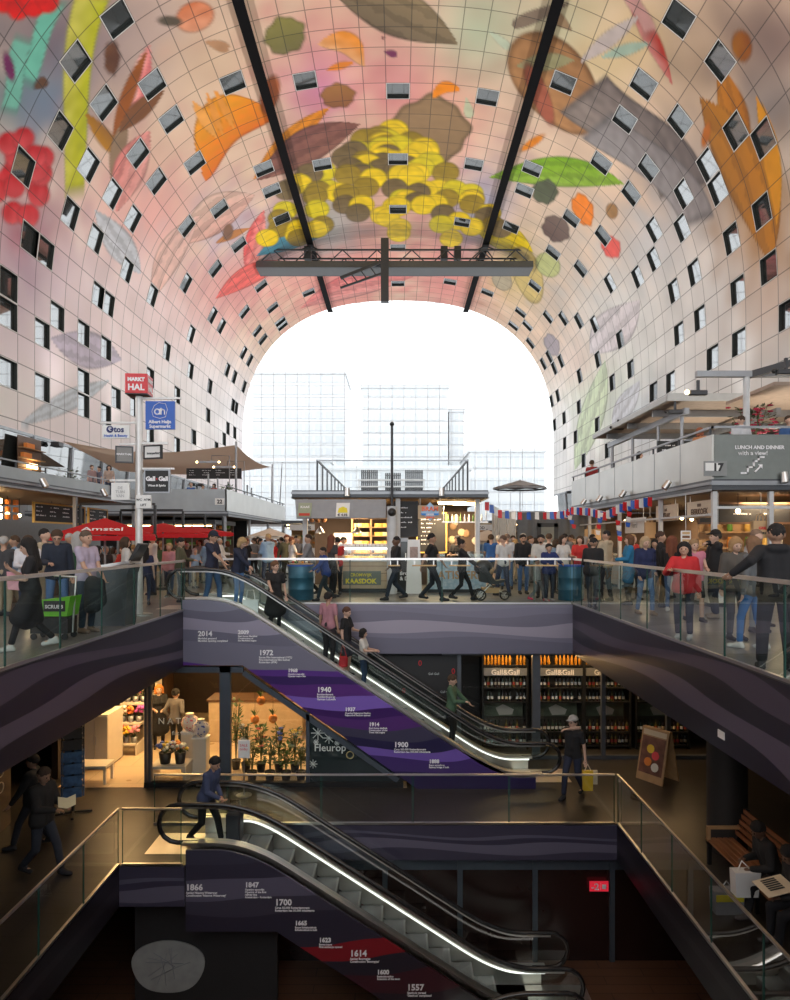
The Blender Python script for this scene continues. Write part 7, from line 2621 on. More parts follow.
TOPS = [('white', WHT), ('navy', NAVY), ('black', BLK), ('grey', GRY), ('red', RED_), ('light blue', (.22, .34, .50)), ('olive', OLV_), ('pink', (.55, .26, .30)), ('beige', (.46, .38, .27)), ('teal', (.03, .18, .20)), ('dark green', (.03, .09, .05)), ('charcoal', (.05, .05, .055))]
BOTS = [('jeans', JEANS), ('dark jeans', DJ), ('black trousers', BLK), ('grey trousers', (.14, .14, .15)), ('beige trousers', (.34, .27, .19))]
HAIRS = [('brown', BROWNH), ('black', BLACKH), ('fair', BLONDE), ('grey', GREYH), ('auburn', REDH), ('dark brown', (.035, .02, .013))]
ORD = ['first', 'second', 'third', 'fourth', 'fifth', 'sixth', 'seventh', 'eighth', 'ninth', 'tenth', 'eleventh', 'twelfth', 'thirteenth', 'fourteenth', 'fifteenth', 'sixteenth', 'seventeenth', 'eighteenth', 'nineteenth', 'twentieth']
rc = random.Random(31)
TAKEN = [(o.location.x, o.location.y) for o in list(COL.objects) if o.parent is None and o.get('category') in ('person', 'barrel', 'pole', 'parasol', 'console')]


def crowd(where, pxs, Y0, Y1, group):
    spots_ = []
    for px in sorted(pxs):
        for tr in range(200):
            Y = rc.uniform(Y0, Y1)
            if all(math.hypot(W(px, 0, Y).x - q[0], Y - q[1]) > .82 for q in TAKEN):
                TAKEN.append((W(px, 0, Y).x, Y))
                spots_.append((px, Y))
                break
    for k, (px, Y) in enumerate(spots_):
        ty = rc.randrange(len(TYPES))
        tn, tc_ = rc.choice(TOPS)
        bn, bc = rc.choice(BOTS)
        hn, hc = rc.choice(HAIRS)
        t = thing('person', f'{hn} haired person in {tn}, {ORD[k]} from left {where}', 'person', (W(px, 0, Y).x, Y, 0), rc.uniform(-PI, PI), group)
        s = rc.uniform(.94, 1.06) * (.84 if 'parasols' in where else 1)
        t.scale = (s, s, s)
        skin = rc.choice('lllltm')
        for nm, me, c in TYPES[ty]:
            o = bpy.data.objects.new(nm, me)
            COL.objects.link(o)
            o.parent = t
            if not me.materials[0]:
                sl = o.material_slots[0]
                sl.link = 'OBJECT'
                sl.material = cloth(SKIN[skin], 'skin') if nm == 'body' else cloth(hc if nm == 'hair' else bc if nm in ('trousers', 'skirt') else (.05, .05, .055) if nm == 'shoe' else tc_)


crowd('among the red parasols', [98, 106, 114, 122, 134, 145, 162, 169, 176, 187, 195], 16.6, 23.6, 'crowd among the red parasols')
crowd('in the left aisle', [247, 254, 261, 268, 275, 281, 287, 292, 296, 299], 22.5, 30, 'crowd in the left aisle')
crowd('far down the left aisle', [253, 258, 265, 272, 279, 286, 290, 294], 31, 39, 'crowd far down the left aisle')
crowd('by the dark left stall', [200, 206, 220, 227, 243], 24.5, 29, 'crowd by the dark left stall')
crowd('by the cheese display', [308, 316, 324, 332, 337], 18.9, 20.2, 'crowd by the cheese display')
crowd('right of the kiosk', [490, 499, 513, 516, 531, 535, 558, 565, 571], 20.4, 26.6, 'crowd right of the kiosk')
crowd('before the grey tarpaulin', [524, 541, 556, 563, 574, 580, 586, 593], 19.4, 26.7, 'crowd before the tarpaulin')
crowd('along the right stalls', [606, 613, 619, 633, 640, 648, 655], 16.9, 18.2, 'crowd along the right stalls')
crowd('at the nearest left stall', [4, 14, 45, 70, 78, 94], 14.0, 15.4, 'crowd at the nearest left stall')
crowd('far behind beside the kiosk', [474, 484, 492, 500, 508], 31, 42, 'crowd far behind the kiosk')
# ================================================================== lower level shops
def lowz(py, Y):
    return EYE - (py - CY) / FPX * Y


M_FRAME = mat('shop_frame', (.10, .12, .15), .4, .5)
M_SHOPG = glass('shop_glass', (.94, .95, .93), .05, .4)
M_SHOPF = tile_mat('cream_shop_floor', (.58, .45, .30), (.4, .3, .2), 1.2, 1.2, .3)
M_WHITEF = mat('white_furniture', (.66, .60, .50), .45, noise=.05)
FL = Z1
struct(MB().bx(-7.7, .2, 15.36, 22, FL, FL + .012).build('floor', M_SHOPF))
struct(MB().bx(-9.8, 1.2, 22, 22.2, FL, -SLAB).build('wall_shop', mat('shop_back_wall', (.045, .027, .018), .6)))
struct(MB().bx(-8.1, -7.95, 15.9, 22, FL, -SLAB).build('wall_shop', mat('shop_side_wall', (.05, .035, .028), .6)))
struct(MB().bx(-1.3, 1.1, 17.38, 17.44, FL, -SLAB).build('wall_shop', M_SLATE))
struct(MB().bx(.9, 1.1, 17.5, 22, FL, -SLAB).build('wall_shop', M_DARKW))
YF = 15.42
t = thing('shop_facade', 'dark framed glass front of the flower shop under the escalator', 'shop front', (0, YF, FL))
H_ = -SLAB - FL
for px0, px1 in ((145, 147.3), (149, 151.5), (220, 231)):
    a, b_ = (px0 - CX) / FPX * YF, (px1 - CX) / FPX * YF
    MB().bx(a, b_, -.05, .07, 0, H_ - .03).build('post', M_FRAME, t)
x306 = (308 - CX) / FPX * YF
zd = lambda x: (-1.22 + (x + 3.5) * (FL + 1.22) / 3.93) - FL
MB().bx(x306 - .04, x306 + .04, -.05, .07, 0, zd(x306) - .05).build('post', M_FRAME, t)
MB().bx(-5.74, -3.5, -.05, .07, H_ - .16, H_ - .03).build('header', M_FRAME, t)
MB().ribbon([(-3.5, 0, H_ - .16), (.0, 0, .16)], (0, 0, 1), .1, .12).build('raking_frame', M_FRAME, t)
MB().bx(-5.74, .12, -.06, .08, 0, .12).build('sill', M_BLACK, t)
MB().add([(-5.6, .02, .12), (-3.95, .02, .12), (-3.95, .02, H_ - .16), (-5.6, .02, H_ - .16)], [(0, 1, 2, 3)]).build('pane', M_SHOPG, t)
MB().add([(-3.78, .02, .12), (x306 - .04, .02, .12), (x306 - .04, .02, zd(x306) - .1), (-3.5, .02, H_ - .12), (-3.78, .02, H_ - .16)], [(0, 1, 2, 3, 4)]).build('pane', M_SHOPG, t)
MB().add([(x306 + .04, .02, .12), (.2, .02, .12), (.2, .02, .15), (x306 + .04, .02, zd(x306 + .04) - .1)], [(0, 1, 2, 3)]).build('pane', mat('dark_tinted_pane', (.02, .03, .032), .06), t)
M_DEC = mat('frosted_white', (.62, .68, .66), .5, noise=0)
o = text('Fleurop', .235, M_DEC, None, bold=.002); o.parent = t
o.location = ((314 - CX) / FPX * YF, -.005, lowz(751, YF) - FL); o.rotation_euler = (PI / 2, 0, 0)
mb = MB()
ringp = [(.5 * 0 + (350 - CX) / FPX * YF + .08 * math.cos(a), 0, lowz(755, YF) - FL + .08 * math.sin(a)) for a in np.linspace(0, 2 * PI, 18, endpoint=False)]
mb.tube(ringp, .014, n=4, closed=True)
mb.build('emblem_ring', mat('gold_ring', (.5, .42, .2), .5), t)
mb = MB()
for px, py, r in ((318, 733, .16), (329, 738, .13), (316, 742, .06), (337, 743, .06), (313, 764, .1), (322, 728, .08)):
    c = Vector(((px - CX) / FPX * YF, -.002, lowz(py, YF) - FL))
    for q in range(4):
        a = PI * q / 4
        d = Vector((math.cos(a), 0, math.sin(a))) * r
        mb.tube([c - d, c + d], .011, n=4)
mb.build('snowflake_print', M_DEC, t)
o = text('N A T U R', .2, M_DEC, None); o.parent = t
o.location = ((158 - CX) / FPX * YF, -.004, lowz(724, YF) - FL); o.rotation_euler = (PI / 2, 0, 0)
o = text('flat flowers', .13, M_DEC, None); o.parent = t
o.location = ((172 - CX) / FPX * YF, -.004, lowz(735, YF) - FL); o.rotation_euler = (PI / 2, 0, 0)
# furniture
cx = (270 - CX) / FPX * 18.8
t = thing('shop_counter', 'pale wooden sales counter in the middle of the flower shop', 'counter', (cx - .2, 18.8, FL + .012))
MB().bx(-1.5, 1.1, 0, .8, 0, 1.12, bev=.01).build('body', mat('pale_oak'), t)
MB().bx(-1.55, 1.15, -.04, .85, 1.12, 1.18).build('worktop', M_DWOOD, t)
MB().bx(-1.45, 1.05, .02, .5, -.01, .04).build('plinth', M_BLACK, t)
p = W(284, 722, 20.6)
t = thing('paper_sack', 'bright yellow printed sack hung on the flower shop back wall', 'sack', (p.x, 21.9, FL + 1.0))
MB().box((0, 0, .35), (.75, .12, .72), bev=.05).build('sack_body', M_YELLOW, t)
o = text('natural', .16, M_INK, None, align='CENTER'); o.parent = t
o.location = (0, -.07, .3); o.rotation_euler = (PI / 2, 0, 0)
for k, (px, py) in enumerate(((255, 720), (273, 719), (261, 701))):
    p = W(px, py, 17.0)
    t = thing('hanging_planter', ['orange hanging planter in the flower shop, left of the two lower', 'orange hanging planter in the flower shop, right of the two lower', 'orange hanging planter in the flower shop, the highest'][k], 'planter', p)
    MB().lathe([(.04, -.1), (.1, -.04), (.11, .04), (.07, .1)], n=12).build('pot', M_ORANGE, t)
    mb = MB()
    for q in range(9):
        a = q * .7
        mb.add([(0, 0, .08), (math.cos(a) * .05 + .02, math.sin(a) * .05, .2), (math.cos(a) * .12, math.sin(a) * .12, .26)], [(0, 1, 2)])
    mb.build('leaves', M_LEAF, t)
    MB().cyl((0, 0, .08), (0, 0, -SLAB - p.z), .006, n=4).build('cord', M_INK, t)
p = W(211, 672, 19)
t = thing('plastic_crate', 'green plastic tub on the high dark shelf in the flower shop', 'tub', (W(200, 0, 20).x, 20.4, FL + 2.006))
MB().prism([(-.4, 0), (.4, 0), (.5, .4), (-.5, .4)], (0, -.3, 0), (1, 0, 0), (0, 0, 1), (0, .6, 0)).build('tub_body', mat('tub_green', (.03, .20, .09), .5), t)
t = thing('wall_shelf', 'dark high shelf along the back of the flower shop', 'shelf', (W(215, 0, 20).x, 20.4, FL + 1.94))
MB().bx(-1.6, 1.6, -.4, .4, 0, .06).build('board', M_DWOOD, t)
for xx in (-1.5, 1.5):
    MB().bx(xx - .03, xx + .03, -.35, .35, -1.94, 0).build('upright', M_DWOOD, t)
FCOL = [mat('petal_%d' % k, c, .6) for k, c in enumerate([(.75, .08, .10), (.80, .55, .05), (.75, .30, .40), (.70, .68, .60), (.10, .16, .55), (.55, .10, .45), (.80, .25, .05)])]
leafs = [M_LEAF, mat('leaf_blue_green', (.05, .12, .06), .5, noise=.4), mat('leaf_olive', (.14, .15, .04), .5, noise=.4)]
pl = [(236, 16.6, 1.5, .28, 'tall thin potted tree behind the middle post of the shop front'), (246, 16.2, .95, .22, 'bushy potted plant, first from the post in the shop window'), (252, 16.0, .7, .26, 'low potted plant, second from the post in the shop window'),
      (261, 16.3, .9, .22, 'leafy potted plant, third from the post in the shop window'), (270, 16.0, .75, .25, 'spreading potted plant, fourth from the post in the shop window'), (279, 16.3, .9, .2, 'upright potted plant, fifth from the post in the shop window'),
      (286, 16.0, .65, .3, 'round dark potted plant, sixth from the post in the shop window'), (295, 16.2, .85, .24, 'broad potted plant, seventh from the post in the shop window'), (301, 15.9, .6, .2, 'small potted plant next to the lettered triangular pane')]
for k, (px, Y, h, r, lab) in enumerate(pl):
    Y = 15.8 + .62 * (k % 2) + (.8 if k == 0 else 0)
    r = .12
    plant(lab, ((px - CX) / FPX * Y, Y, FL + .014), h, r, 115, leafs[k % 3], pot_h=.22, pot_r=.12, flower_m=FCOL[(k * 2 + 1) % 7], nf=(6 if k % 2 else 0), seed=50 + k, leaf=.12)
def bouquet(label, loc, r, n, cols, pot_m=M_BLACK, pot_h=.26, seed=0, group=None, high=.3):
    rp = random.Random(seed)
    t = thing('flower_bucket', label, 'flowers', loc, 0, group)
    MB().lathe([(r * .55, 0), (r * .75, pot_h), (r * .68, pot_h), (r * .6, pot_h - .03)], n=12).build('pot', pot_m, t)
    ms, ml = MB(), MB()
    mfs = {}
    for k in range(n):
        a, q, v = rp.uniform(0, 6.28), r * math.sqrt(rp.uniform(0, 1)), rp.uniform(.4, 1)
        c = Vector((math.cos(a) * q, math.sin(a) * q, pot_h + high * v))
        ms.tube([(0, 0, pot_h - .05), c], .006, n=4)
        m_ = rp.choice(cols)
        mfs.setdefault(m_.name, (m_, MB()))[1].sph(c, (.05, .05, .038), 7, 5)
        ml.add([(c.x, c.y, c.z - .05), (c.x * 1.1 + .02, c.y * 1.1, c.z - .08), (c.x * 1.12, c.y * 1.12 + .03, c.z - .0)], [(0, 1, 2)])
    ms.build('stem', mat('plant_stem'), t)
    ml.build('foliage', M_LEAF, t)
    for m_, mb in mfs.values():
        mb.build('blossoms', m_, t)
    return t
t = thing('display_bench', 'low white display ledge in front of the flower shop glass', 'bench', (W(172, 0, 15.9).x, 15.86, FL + .012))
MB().bx(-.42, .42, -.3, .3, .34, .4).build('top', M_WHITEF, t)
for xx in (-.38, .38):
    MB().bx(xx - .03, xx + .03, -.27, .27, 0, .34).build('side_panel', M_WHITEF, t)
bouquet('bucket of yellow and blue flowers on the white ledge, left one', (W(165, 0, 15.8).x, 15.82, FL + .412), .2, 26, [FCOL[1], FCOL[4], FCOL[3]], seed=1, high=.22)
bouquet('bucket of mixed flowers on the white ledge, right one', (W(180, 0, 15.8).x, 15.82, FL + .412), .18, 22, [FCOL[1], FCOL[6], FCOL[3]], seed=2, high=.22)
for k, (px, Y, h, lab, vl) in enumerate(((190, 16.5, .95, 'white cube pedestal inside the shop door, left one', 'round vase with a pink and red pattern on the left pedestal'), (201, 16.3, .86, 'white cube pedestal inside the shop door, right one', 'round vase with a blue pattern on the right pedestal'))):
    x = W(px, 0, Y).x
    t = thing('pedestal', lab, 'pedestal', (x, Y, FL + .012))
    MB().bx(-.17, .17, -.17, .17, 0, h, bev=.01).build('column', M_WHITEF, t)
    MB().bx(-.18, .18, -.18, .18, h, h + .02).build('top_plate', M_WHITE, t)
    m = bpy.data.materials.new('patterned_glaze')
    m.use_nodes = True
    nt, b = mx_nodes(m)
    vo = nt.nodes.new('ShaderNodeTexVoronoi'); vo.inputs['Scale'].default_value = 15
    cr = nt.nodes.new('ShaderNodeValToRGB'); cr.color_ramp.interpolation = 'CONSTANT'
    cr.color_ramp.elements[0].color = ((.65, .10, .16, 1), (.05, .08, .35, 1))[k]
    cr.color_ramp.elements[1].color = (.70, .62, .58, 1); cr.color_ramp.elements[1].position = .35
    tc = nt.nodes.new('ShaderNodeTexCoord')
    nt.links.new(tc.outputs['Object'], vo.inputs['Vector']); nt.links.new(vo.outputs['Distance'], cr.inputs[0]); nt.links.new(cr.outputs[0], b.inputs['Base Color'])
    v = thing('vase', vl, 'vase', (x, Y, FL + .032 + h))
    MB().lathe([(.09, 0), (.19, .1), (.21, .2), (.17, .31), (.08, .37), (.09, .4)], n=16).build('vase_body', m, v)
    MB().lathe([(.09, .39), (.1, .41), (.085, .42)], n=14).build('rim', M_CREAM, v)
s = thing('notice_stand', 'white framed notice on a thin steel stand before the shop window', 'sign', (W(244, 0, 14.9).x, 14.9, FL))
MB().cyl((0, 0, 0), (0, 0, .95), .018, n=8).build('stem', M_STEEL, s)
MB().cyl((0, 0, 0), (0, 0, .02), .17, n=14).build('base', M_STEEL, s)
MB().bx(-.13, .13, -.02, .02, .82, 1.22, bev=.008).build('notice', M_WHITE, s)
o = text('SALE\ntoday', .08, M_SRED, None, align='CENTER'); o.parent = s
o.location = (0, -.022, 1.08); o.rotation_euler = (PI / 2, 0, 0)
# open front on the left
def cabinet(label, px0, px1, Y, h):
    a, b_ = W(px0, 0, Y).x, W(px1, 0, Y).x
    t = thing('storage_cabinet', label, 'cabinet', ((a + b_) / 2, Y, FL + .012))
    w = b_ - a
    MB().bx(-w / 2, w / 2, 0, .9, .03, h, bev=.008).build('body', M_WHITEF, t)
    for k in (0, 1):
        MB().bx(-w / 2 + w / 2 * k + .01, w / 2 * k - .01, -.02, 0, .06, h - .03).build('door', M_WHITEF, t)
        MB().bx(-.03 if k == 0 else .02, -.02 if k == 0 else .03, -.04, -.02, h * .45, h * .6).build('handle', M_STEEL, t)
    MB().bx(-w / 2 + .03, w / 2 - .03, .04, .85, 0, .03).build('plinth', M_BLACK, t)
    return t
cabinet('white cabinet in the lit shop entrance, below the teal vase', 82, 108, 16.6, 1.32)
for k, (px, c, lab, r) in enumerate(((92, (.45, .03, .03), 'red round vase on the white cabinet', .2), (102, (.03, .25, .24), 'teal round vase on the white cabinet', .19), (85, (.5, .4, .25), 'cream bowl at the left end of the white cabinet', .12))):
    v = thing('vase', lab, 'vase', (W(px, 0, 16.9).x, (16.85, 17.2, 17.25)[k], FL + 1.335))
    m = mat('glaze_%d' % k, c, .2)
    MB().lathe([(r * .5, 0), (r * .95, r * .5), (r, r * .85), (r * .75, r * 1.35), (r * .45, r * 1.5), (r * .5, r * 1.6)], n=16).build('vase_body', m, v)
    MB().lathe([(r * .48, r * 1.58), (r * .54, r * 1.64), (r * .46, r * 1.66)], n=14).build('rim', M_CREAM, v)
t = thing('flower_rack', 'pale tiered rack carrying flower buckets beside the shop door', 'rack', (W(131, 0, 18.1).x, 18.1, FL + .012))
for k in range(3):
    MB().bx(-.32, .32, -.5 + .33 * k, -.17 + .33 * k, .25 + .45 * k, .3 + .45 * k).build('tier', M_WHITEF, t)
for xx in (-.32, .32):
    MB().bx(xx - .02, xx + .02, -.5, .5, 0, .3).bx(xx - .02, xx + .02, .1, .5, .3, 1.2).build('side_panel', M_WHITEF, t)
for k in range(9):
    r_, c_ = k // 3, k % 3
    bouquet(['red', 'yellow', 'pink', 'white', 'orange', 'purple', 'red and white', 'pink and yellow', 'mixed'][k] + ' flowers in a bucket on the tiered rack, ' + ['lowest', 'middle', 'top'][r_] + ' tier',
            (W(131, 0, 18.1).x - .21 + .21 * c_, 18.1 - .33 + .33 * r_, FL + .315 + .45 * r_), .12, 16, [[FCOL[0]], [FCOL[1]], [FCOL[2]], [FCOL[3]], [FCOL[6]], [FCOL[5]], [FCOL[0], FCOL[3]], [FCOL[2], FCOL[1]], FCOL[:4]][k], M_GSTEEL, .16, seed=70 + k, high=.25)
for k in range(6):
    bouquet(['bunch of red blooms', 'bunch of pink lilies', 'bunch of yellow blooms', 'bunch of white and pink blooms', 'bunch of orange blooms', 'bunch of purple blooms'][k] + ' on the shop shelf behind the tiered rack, ' + ['upper left', 'upper middle', 'upper right', 'lower left', 'lower middle', 'lower right'][k],
            (W(131, 0, 19).x - .3 + .4 * (k % 3), 19.0, FL + (2.056 if k < 3 else 1.356)), .17, 22, [[FCOL[0]], [FCOL[2]], [FCOL[1]], [FCOL[3], FCOL[2]], [FCOL[6]], [FCOL[5]]][k], M_GSTEEL, .2, seed=90 + k, high=.34)
t = thing('shelf_unit', 'pale shelf behind the tiered flower rack', 'shelf', (W(131, 0, 19).x, 19.0, FL + .012))
for z in (1.3, 2.0):
    MB().bx(-.5, .75, -.22, .22, z, z + .04).build('shelf', M_WHITEF, t)
for xx in (-.52, .77):
    MB().bx(xx - .02, xx + .02, -.22, .22, 0, 2.04).build('side_panel', M_WHITEF, t)
t = thing('side_table', 'low white table in front of the white cabinet', 'table', (W(95, 0, 15.9).x, 15.75, FL))
MB().bx(-.4, .42, -.25, .25, .38, .44).build('tabletop', M_WHITEF, t)
for xx in (-.36, .38):
    for yy in (-.2, .2):
        MB().bx(xx - .03, xx + .03, yy - .03, yy + .03, 0, .38).build('leg', M_WHITEF, t)
t = thing('card_rack', 'dark revolving rack of blue cards standing before the flower shop', 'rack', (W(73, 0, 13.9).x, 13.9, FL))
MB().cyl((0, 0, .06), (0, 0, 1.85), .03, n=8).build('pole', M_BLACK, t)
for a in range(4):
    d = Vector((math.cos(a * PI / 2 + .4), math.sin(a * PI / 2 + .4), 0))
    MB().ribbon([Vector((0, 0, .05)), d * .36 + Vector((0, 0, .03))], (0, 0, 1), .05, .04).build('foot', M_BLACK, t)
card_m = mat('blue_cards', (.05, .12, .26), .5, noise=.9, scale=9)
for zz in range(6):
    mb = MB()
    for a in range(4):
        th = a * PI / 2 + .4
        mb.box((math.cos(th) * .2, math.sin(th) * .2, .5 + .24 * zz), (.03, .34, .2), rz=th)
    mb.build('card_tier', card_m if zz < 4 else M_DSTEEL, t)
t = thing('door_leaf', 'tall dark door leaf with pale rings at the left of the lower walkway', 'door', (-7.6, 12.9, FL))
MB().box((0, 0, 1.25), (.06, 1.1, 2.5), rz=.15, bev=.01).build('leaf', mat('door_brown', (.06, .035, .025), .5), t)
for z in (.9, 1.2):
    MB().tube([(.06 + 0, .1 * math.cos(a), z + .1 * math.sin(a)) for a in np.linspace(0, 2 * PI, 14, endpoint=False)], .012, n=5, closed=True).build('ring_print', M_CREAM, t)

# ---------------- wine shop on the right
YG = 17.4
M_MULL = mat('wine_shop_mullion', (.14, .15, .17), .4, .5)
t = thing('shop_facade', 'dark mullioned glass front of the wine shop at the right', 'shop front', (0, YG, FL))
for px, w in ((459, .05), (536, .1), (603, .05), (668, .05)):
    x = (px - CX) / FPX * YG
    MB().bx(x - w, x + w, -.06, .06, 0, H_ - .03).build('post', M_MULL, t)
xs_ = [(p_ - CX) / FPX * YG for p_ in (459, 536, 603, 668)]
MB().bx(1.13, 8.6, -.05, .05, H_ - .1, H_ - .03).build('header', M_MULL, t)
MB().bx(1.13, 8.6, -.05, .05, 0, .1).build('sill', M_MULL, t)
for a, b_ in zip(xs_[:-1], xs_[1:]):
    MB().quad((a + .1, 0, .1), (b_ - .1, 0, .1), (b_ - .1, 0, H_ - .1), (a + .1, 0, H_ - .1)).build('pane', M_SHOPG, t)
MB().bx(-1.2, xs_[0] - .06, -.1, -.06, .05, H_ - .1).build('dark_panel', M_SLATE, t)
for px, py, body, sz, m_ in ((418, 665, '0', .2, M_SRED), (451, 673, '0', .2, M_SRED), (428, 674, 'Gall Gall', .08, M_DEC), (440, 692, 'Gall Gall', .08, M_DEC), (402, 692, '0', .18, M_SRED)):
    o = text(body, sz, m_, None); o.parent = t
    o.location = ((px - CX) / FPX * YG, -.106, lowz(py, YG) - FL); o.rotation_euler = (PI / 2, 0, 0)
YS = 18.4
zy = lambda py: EYE - (py - CY) / FPX * YS
bx0, bx1 = (482 - CX) / FPX * YS, (690 - CX) / FPX * YS
struct(MB().bx(.9, 9.0, 19.0, 19.2, FL, -SLAB).build('wall_shop', M_DARKW))
rows = [(zy(664), 'top lit'), (zy(686), 'first'), (zy(700), 'second'), (zy(730), 'third'), (zy(743), 'fourth')]
bays = [(482, 526), (534, 581), (583, 628), (634, 686)]
bay_n = ['leftmost bay', 'bay beside the thick post', 'bay behind the man in black', 'darkest right bay']
bprof = [(.034, 0), (.037, .02), (.037, .17), (.014, .22), (.014, .29), (.017, .29), (.017, .305)]
bm = []
for k, c in enumerate([(.012, .03, .015), (.03, .012, .012), (.02, .022, .02), (.16, .12, .03)]):
    m_ = MB().lathe(bprof, n=8)
    m_.lathe([(.0385, .05), (.0385, .13)], n=8, m=1)
    bm.append(m_.mesh('wine_bottle', [mat('bottle_glass_%d' % k, c, .12), [M_WHITE, M_CREAM, M_WHITE, M_FOODS[0]][k]]))
amber = MB().lathe(bprof, n=8).mesh('spirit_bottle', [mat('amber_bottle', (.7, .30, .03), .15)])
rb = random.Random(17)
for bi, (p0, p1) in enumerate(bays):
    a, b_ = (p0 - CX) / FPX * YS, (p1 - CX) / FPX * YS
    w = b_ - a
    t = thing('wine_shelf', 'dark wine shelving unit with a lettered header, ' + bay_n[bi], 'shelf', ((a + b_) / 2, YS, FL))
    for xx in (-w / 2, w / 2):
        MB().bx(xx - .025, xx + .025, -.2, .3, 0, 2.4).build('upright', M_BLACK, t)
    for z, nm in rows:
        MB().bx(-w / 2, w / 2, -.2, .3, z - FL - .035, z - FL).build('shelf', M_BLACK, t)
    MB().bx(-w / 2, w / 2, .28, .3, 0, 2.4).build('back_panel', mat('wine_back', (.05, .04, .03), .5), t)
    MB().bx(-w / 2 + .02, w / 2 - .02, -.24, -.2, zy(674) - FL, zy(666.5) - FL).build('header', M_GSTEEL, t)
    o = text('Gall&Gall', .2, M_WHITEINK, None, align='CENTER', bold=.004); o.parent = t
    o.location = (0, -.25, zy(673) - FL); o.rotation_euler = (PI / 2, 0, 0)
    mb = MB().bx(-w / 2 + .06, w / 2 - .06, .2, .24, zy(718) - FL, zy(703) - FL)
    mb.build('picture', mat('vineyard_print', (.10, .12, .08), .5, noise=.9, scale=4), t)
    MB().prism([(-.1, 0), (.25, .02), (.3, .16), (.0, .3), (-.2, .2)], (0, .195, zy(717) - FL), (1, 0, 0), (0, 0, 1), (0, .004, 0)).build('picture_highlight', mat('pale_print', (.50, .46, .40), .5), t)
    n = int(w / .098)
    for z, nm in rows:
        for k in range(n):
            if rb.random() < .06:
                continue
            o = bpy.data.objects.new('spirit_bottle' if nm.startswith('top') else 'wine_bottle', amber if nm.startswith('top') else rb.choice(bm))
            COL.objects.link(o)
            o.location = (a + .06 + k * (w - .12) / (n - 1), YS - .08, z + .002)
            o['label'] = ('amber bottle on the ' if nm.startswith('top') else 'wine bottle on the ') + nm + ' wine shop shelf, ' + bay_n[bi]
            o['category'] = 'bottle'
            o['group'] = nm + ' shelf bottles, ' + bay_n[bi]
    MB().bx(-w / 2 + .03, w / 2 - .03, -.19, -.16, 2.52, 2.55).build('strip_lamp', M_BULB, t)
    area('shelf_light', ((a + b_) / 2, YS - .55, -1.42), w, 5.5, (1, .62, .28), (math.radians(-18), 0, 0), sy=.12)
# ---------------- sign board, pillar, bench, bags
t = thing('sandwich_board', 'folding sandwich board with a food poster on the lower right floor', 'sign', (W(657, 0, 15.9).x, 15.9, FL), -1.0)
for s_ in (-1, 1):
    MB().prism([(-.36, 0), (.36, 0), (.36, 1.22), (-.36, 1.22)], (0, s_ * .3, 0), (1, 0, 0), (0, -s_ * .22, .975), (0, .03, 0)).build('leaf', M_WOOD, t)
MB().prism([(-.31, .18), (.31, .18), (.31, 1.02), (-.31, 1.02)], (0, -.315, 0), (1, 0, 0), (0, .22, .975), (0, .006, 0)).build('poster', mat('food_poster', (.16, .07, .05), .5, noise=.9, scale=6), t)
MB().prism([(-.31, 1.05), (.31, 1.05), (.31, 1.17), (-.31, 1.17)], (0, -.315, 0), (1, 0, 0), (0, .22, .975), (0, .006, 0)).build('poster_header', M_CREAM, t)
for c_, m_ in (((-.08, .45), FCOL[6]), ((.1, .62), FCOL[0]), ((-.05, .75), FCOL[1]), ((.12, .36), FCOL[3])):
    MB().cyl((c_[0], -.325 + .22 * c_[1], .975 * c_[1]), (c_[0], -.333 + .22 * c_[1], .975 * c_[1] + .002), .1, n=12).build('food_print', m_, t)
struct(MB().cyl((5.95, 12.3, FL), (5.95, 12.3, -SLAB), .34, n=24).build('pillar', mat('dark_pillar', (.03, .028, .027), .5)))
struct(MB().cyl((-7.9, 10.4, FL), (-7.9, 10.4, -SLAB), .34, n=24).build('pillar', mat('dark_pillar')))
t = thing('bench', 'slatted wooden bench with black armrests on the lower right floor', 'bench', (5.75, 10.2, FL))
for k in range(5):
    MB().bx(-.42 + .1 * k, -.335 + .1 * k, -1.75, 1.6, .41, .44, bev=.006).build('seat_slat', mat('bench_wood', (.26, .10, .04), .45, noise=.3), t)
for k in range(5):
    z = .5 + .09 * k
    MB().bx(.1 + .035 * k, .125 + .035 * k, -1.75, 1.6, z, z + .075).build('back_slat', mat('bench_wood'), t)
for y in (-1.7, 0, 1.55):
    mb = MB().bx(-.42, .1, y - .03, y + .03, .36, .41).bx(-.4, -.34, y - .03, y + .03, 0, .36).bx(.06, .12, y - .03, y + .03, 0, .4)
    mb.ribbon([(.1, y, .4), (.3, y, .95)], (0, 1, 0), .05, .05)
    mb.build('support', M_BLACK, t)
MB().bx(-.42, .18, 1.5, 1.57, .62, .66).bx(-.42, -.37, 1.5, 1.57, .41, .62).build('armrest', M_WOOD, t)
t = thing('carrier_bag', 'white carrier bag held by the bent person on the bench', 'bag', (5.12, 10.05, FL + .36))
MB().prism([(-.16, 0), (.16, 0), (.2, .36), (-.18, .36)], (0, -.09, 0), (1, 0, 0), (0, 0, 1), (0, .18, 0)).build('bag_body', M_WHITE, t)
MB().tube([(-.1, 0, .36), (-.04, 0, .5), (.1, 0, .36)], .012, n=5).build('handle', M_WHITE, t)
t = thing('carrier_bag', 'pale carrier bag with a yellow stripe standing on the floor by the bench', 'bag', (4.95, 10.25, FL))
MB().prism([(-.2, 0), (.2, 0), (.24, .34), (-.22, .34)], (0, -.1, 0), (1, 0, 0), (0, 0, 1), (0, .2, 0)).build('bag_body', M_GREYC, t)
MB().bx(-.2, .21, -.112, -.1, .2, .3).build('stripe', M_YELLOW, t)
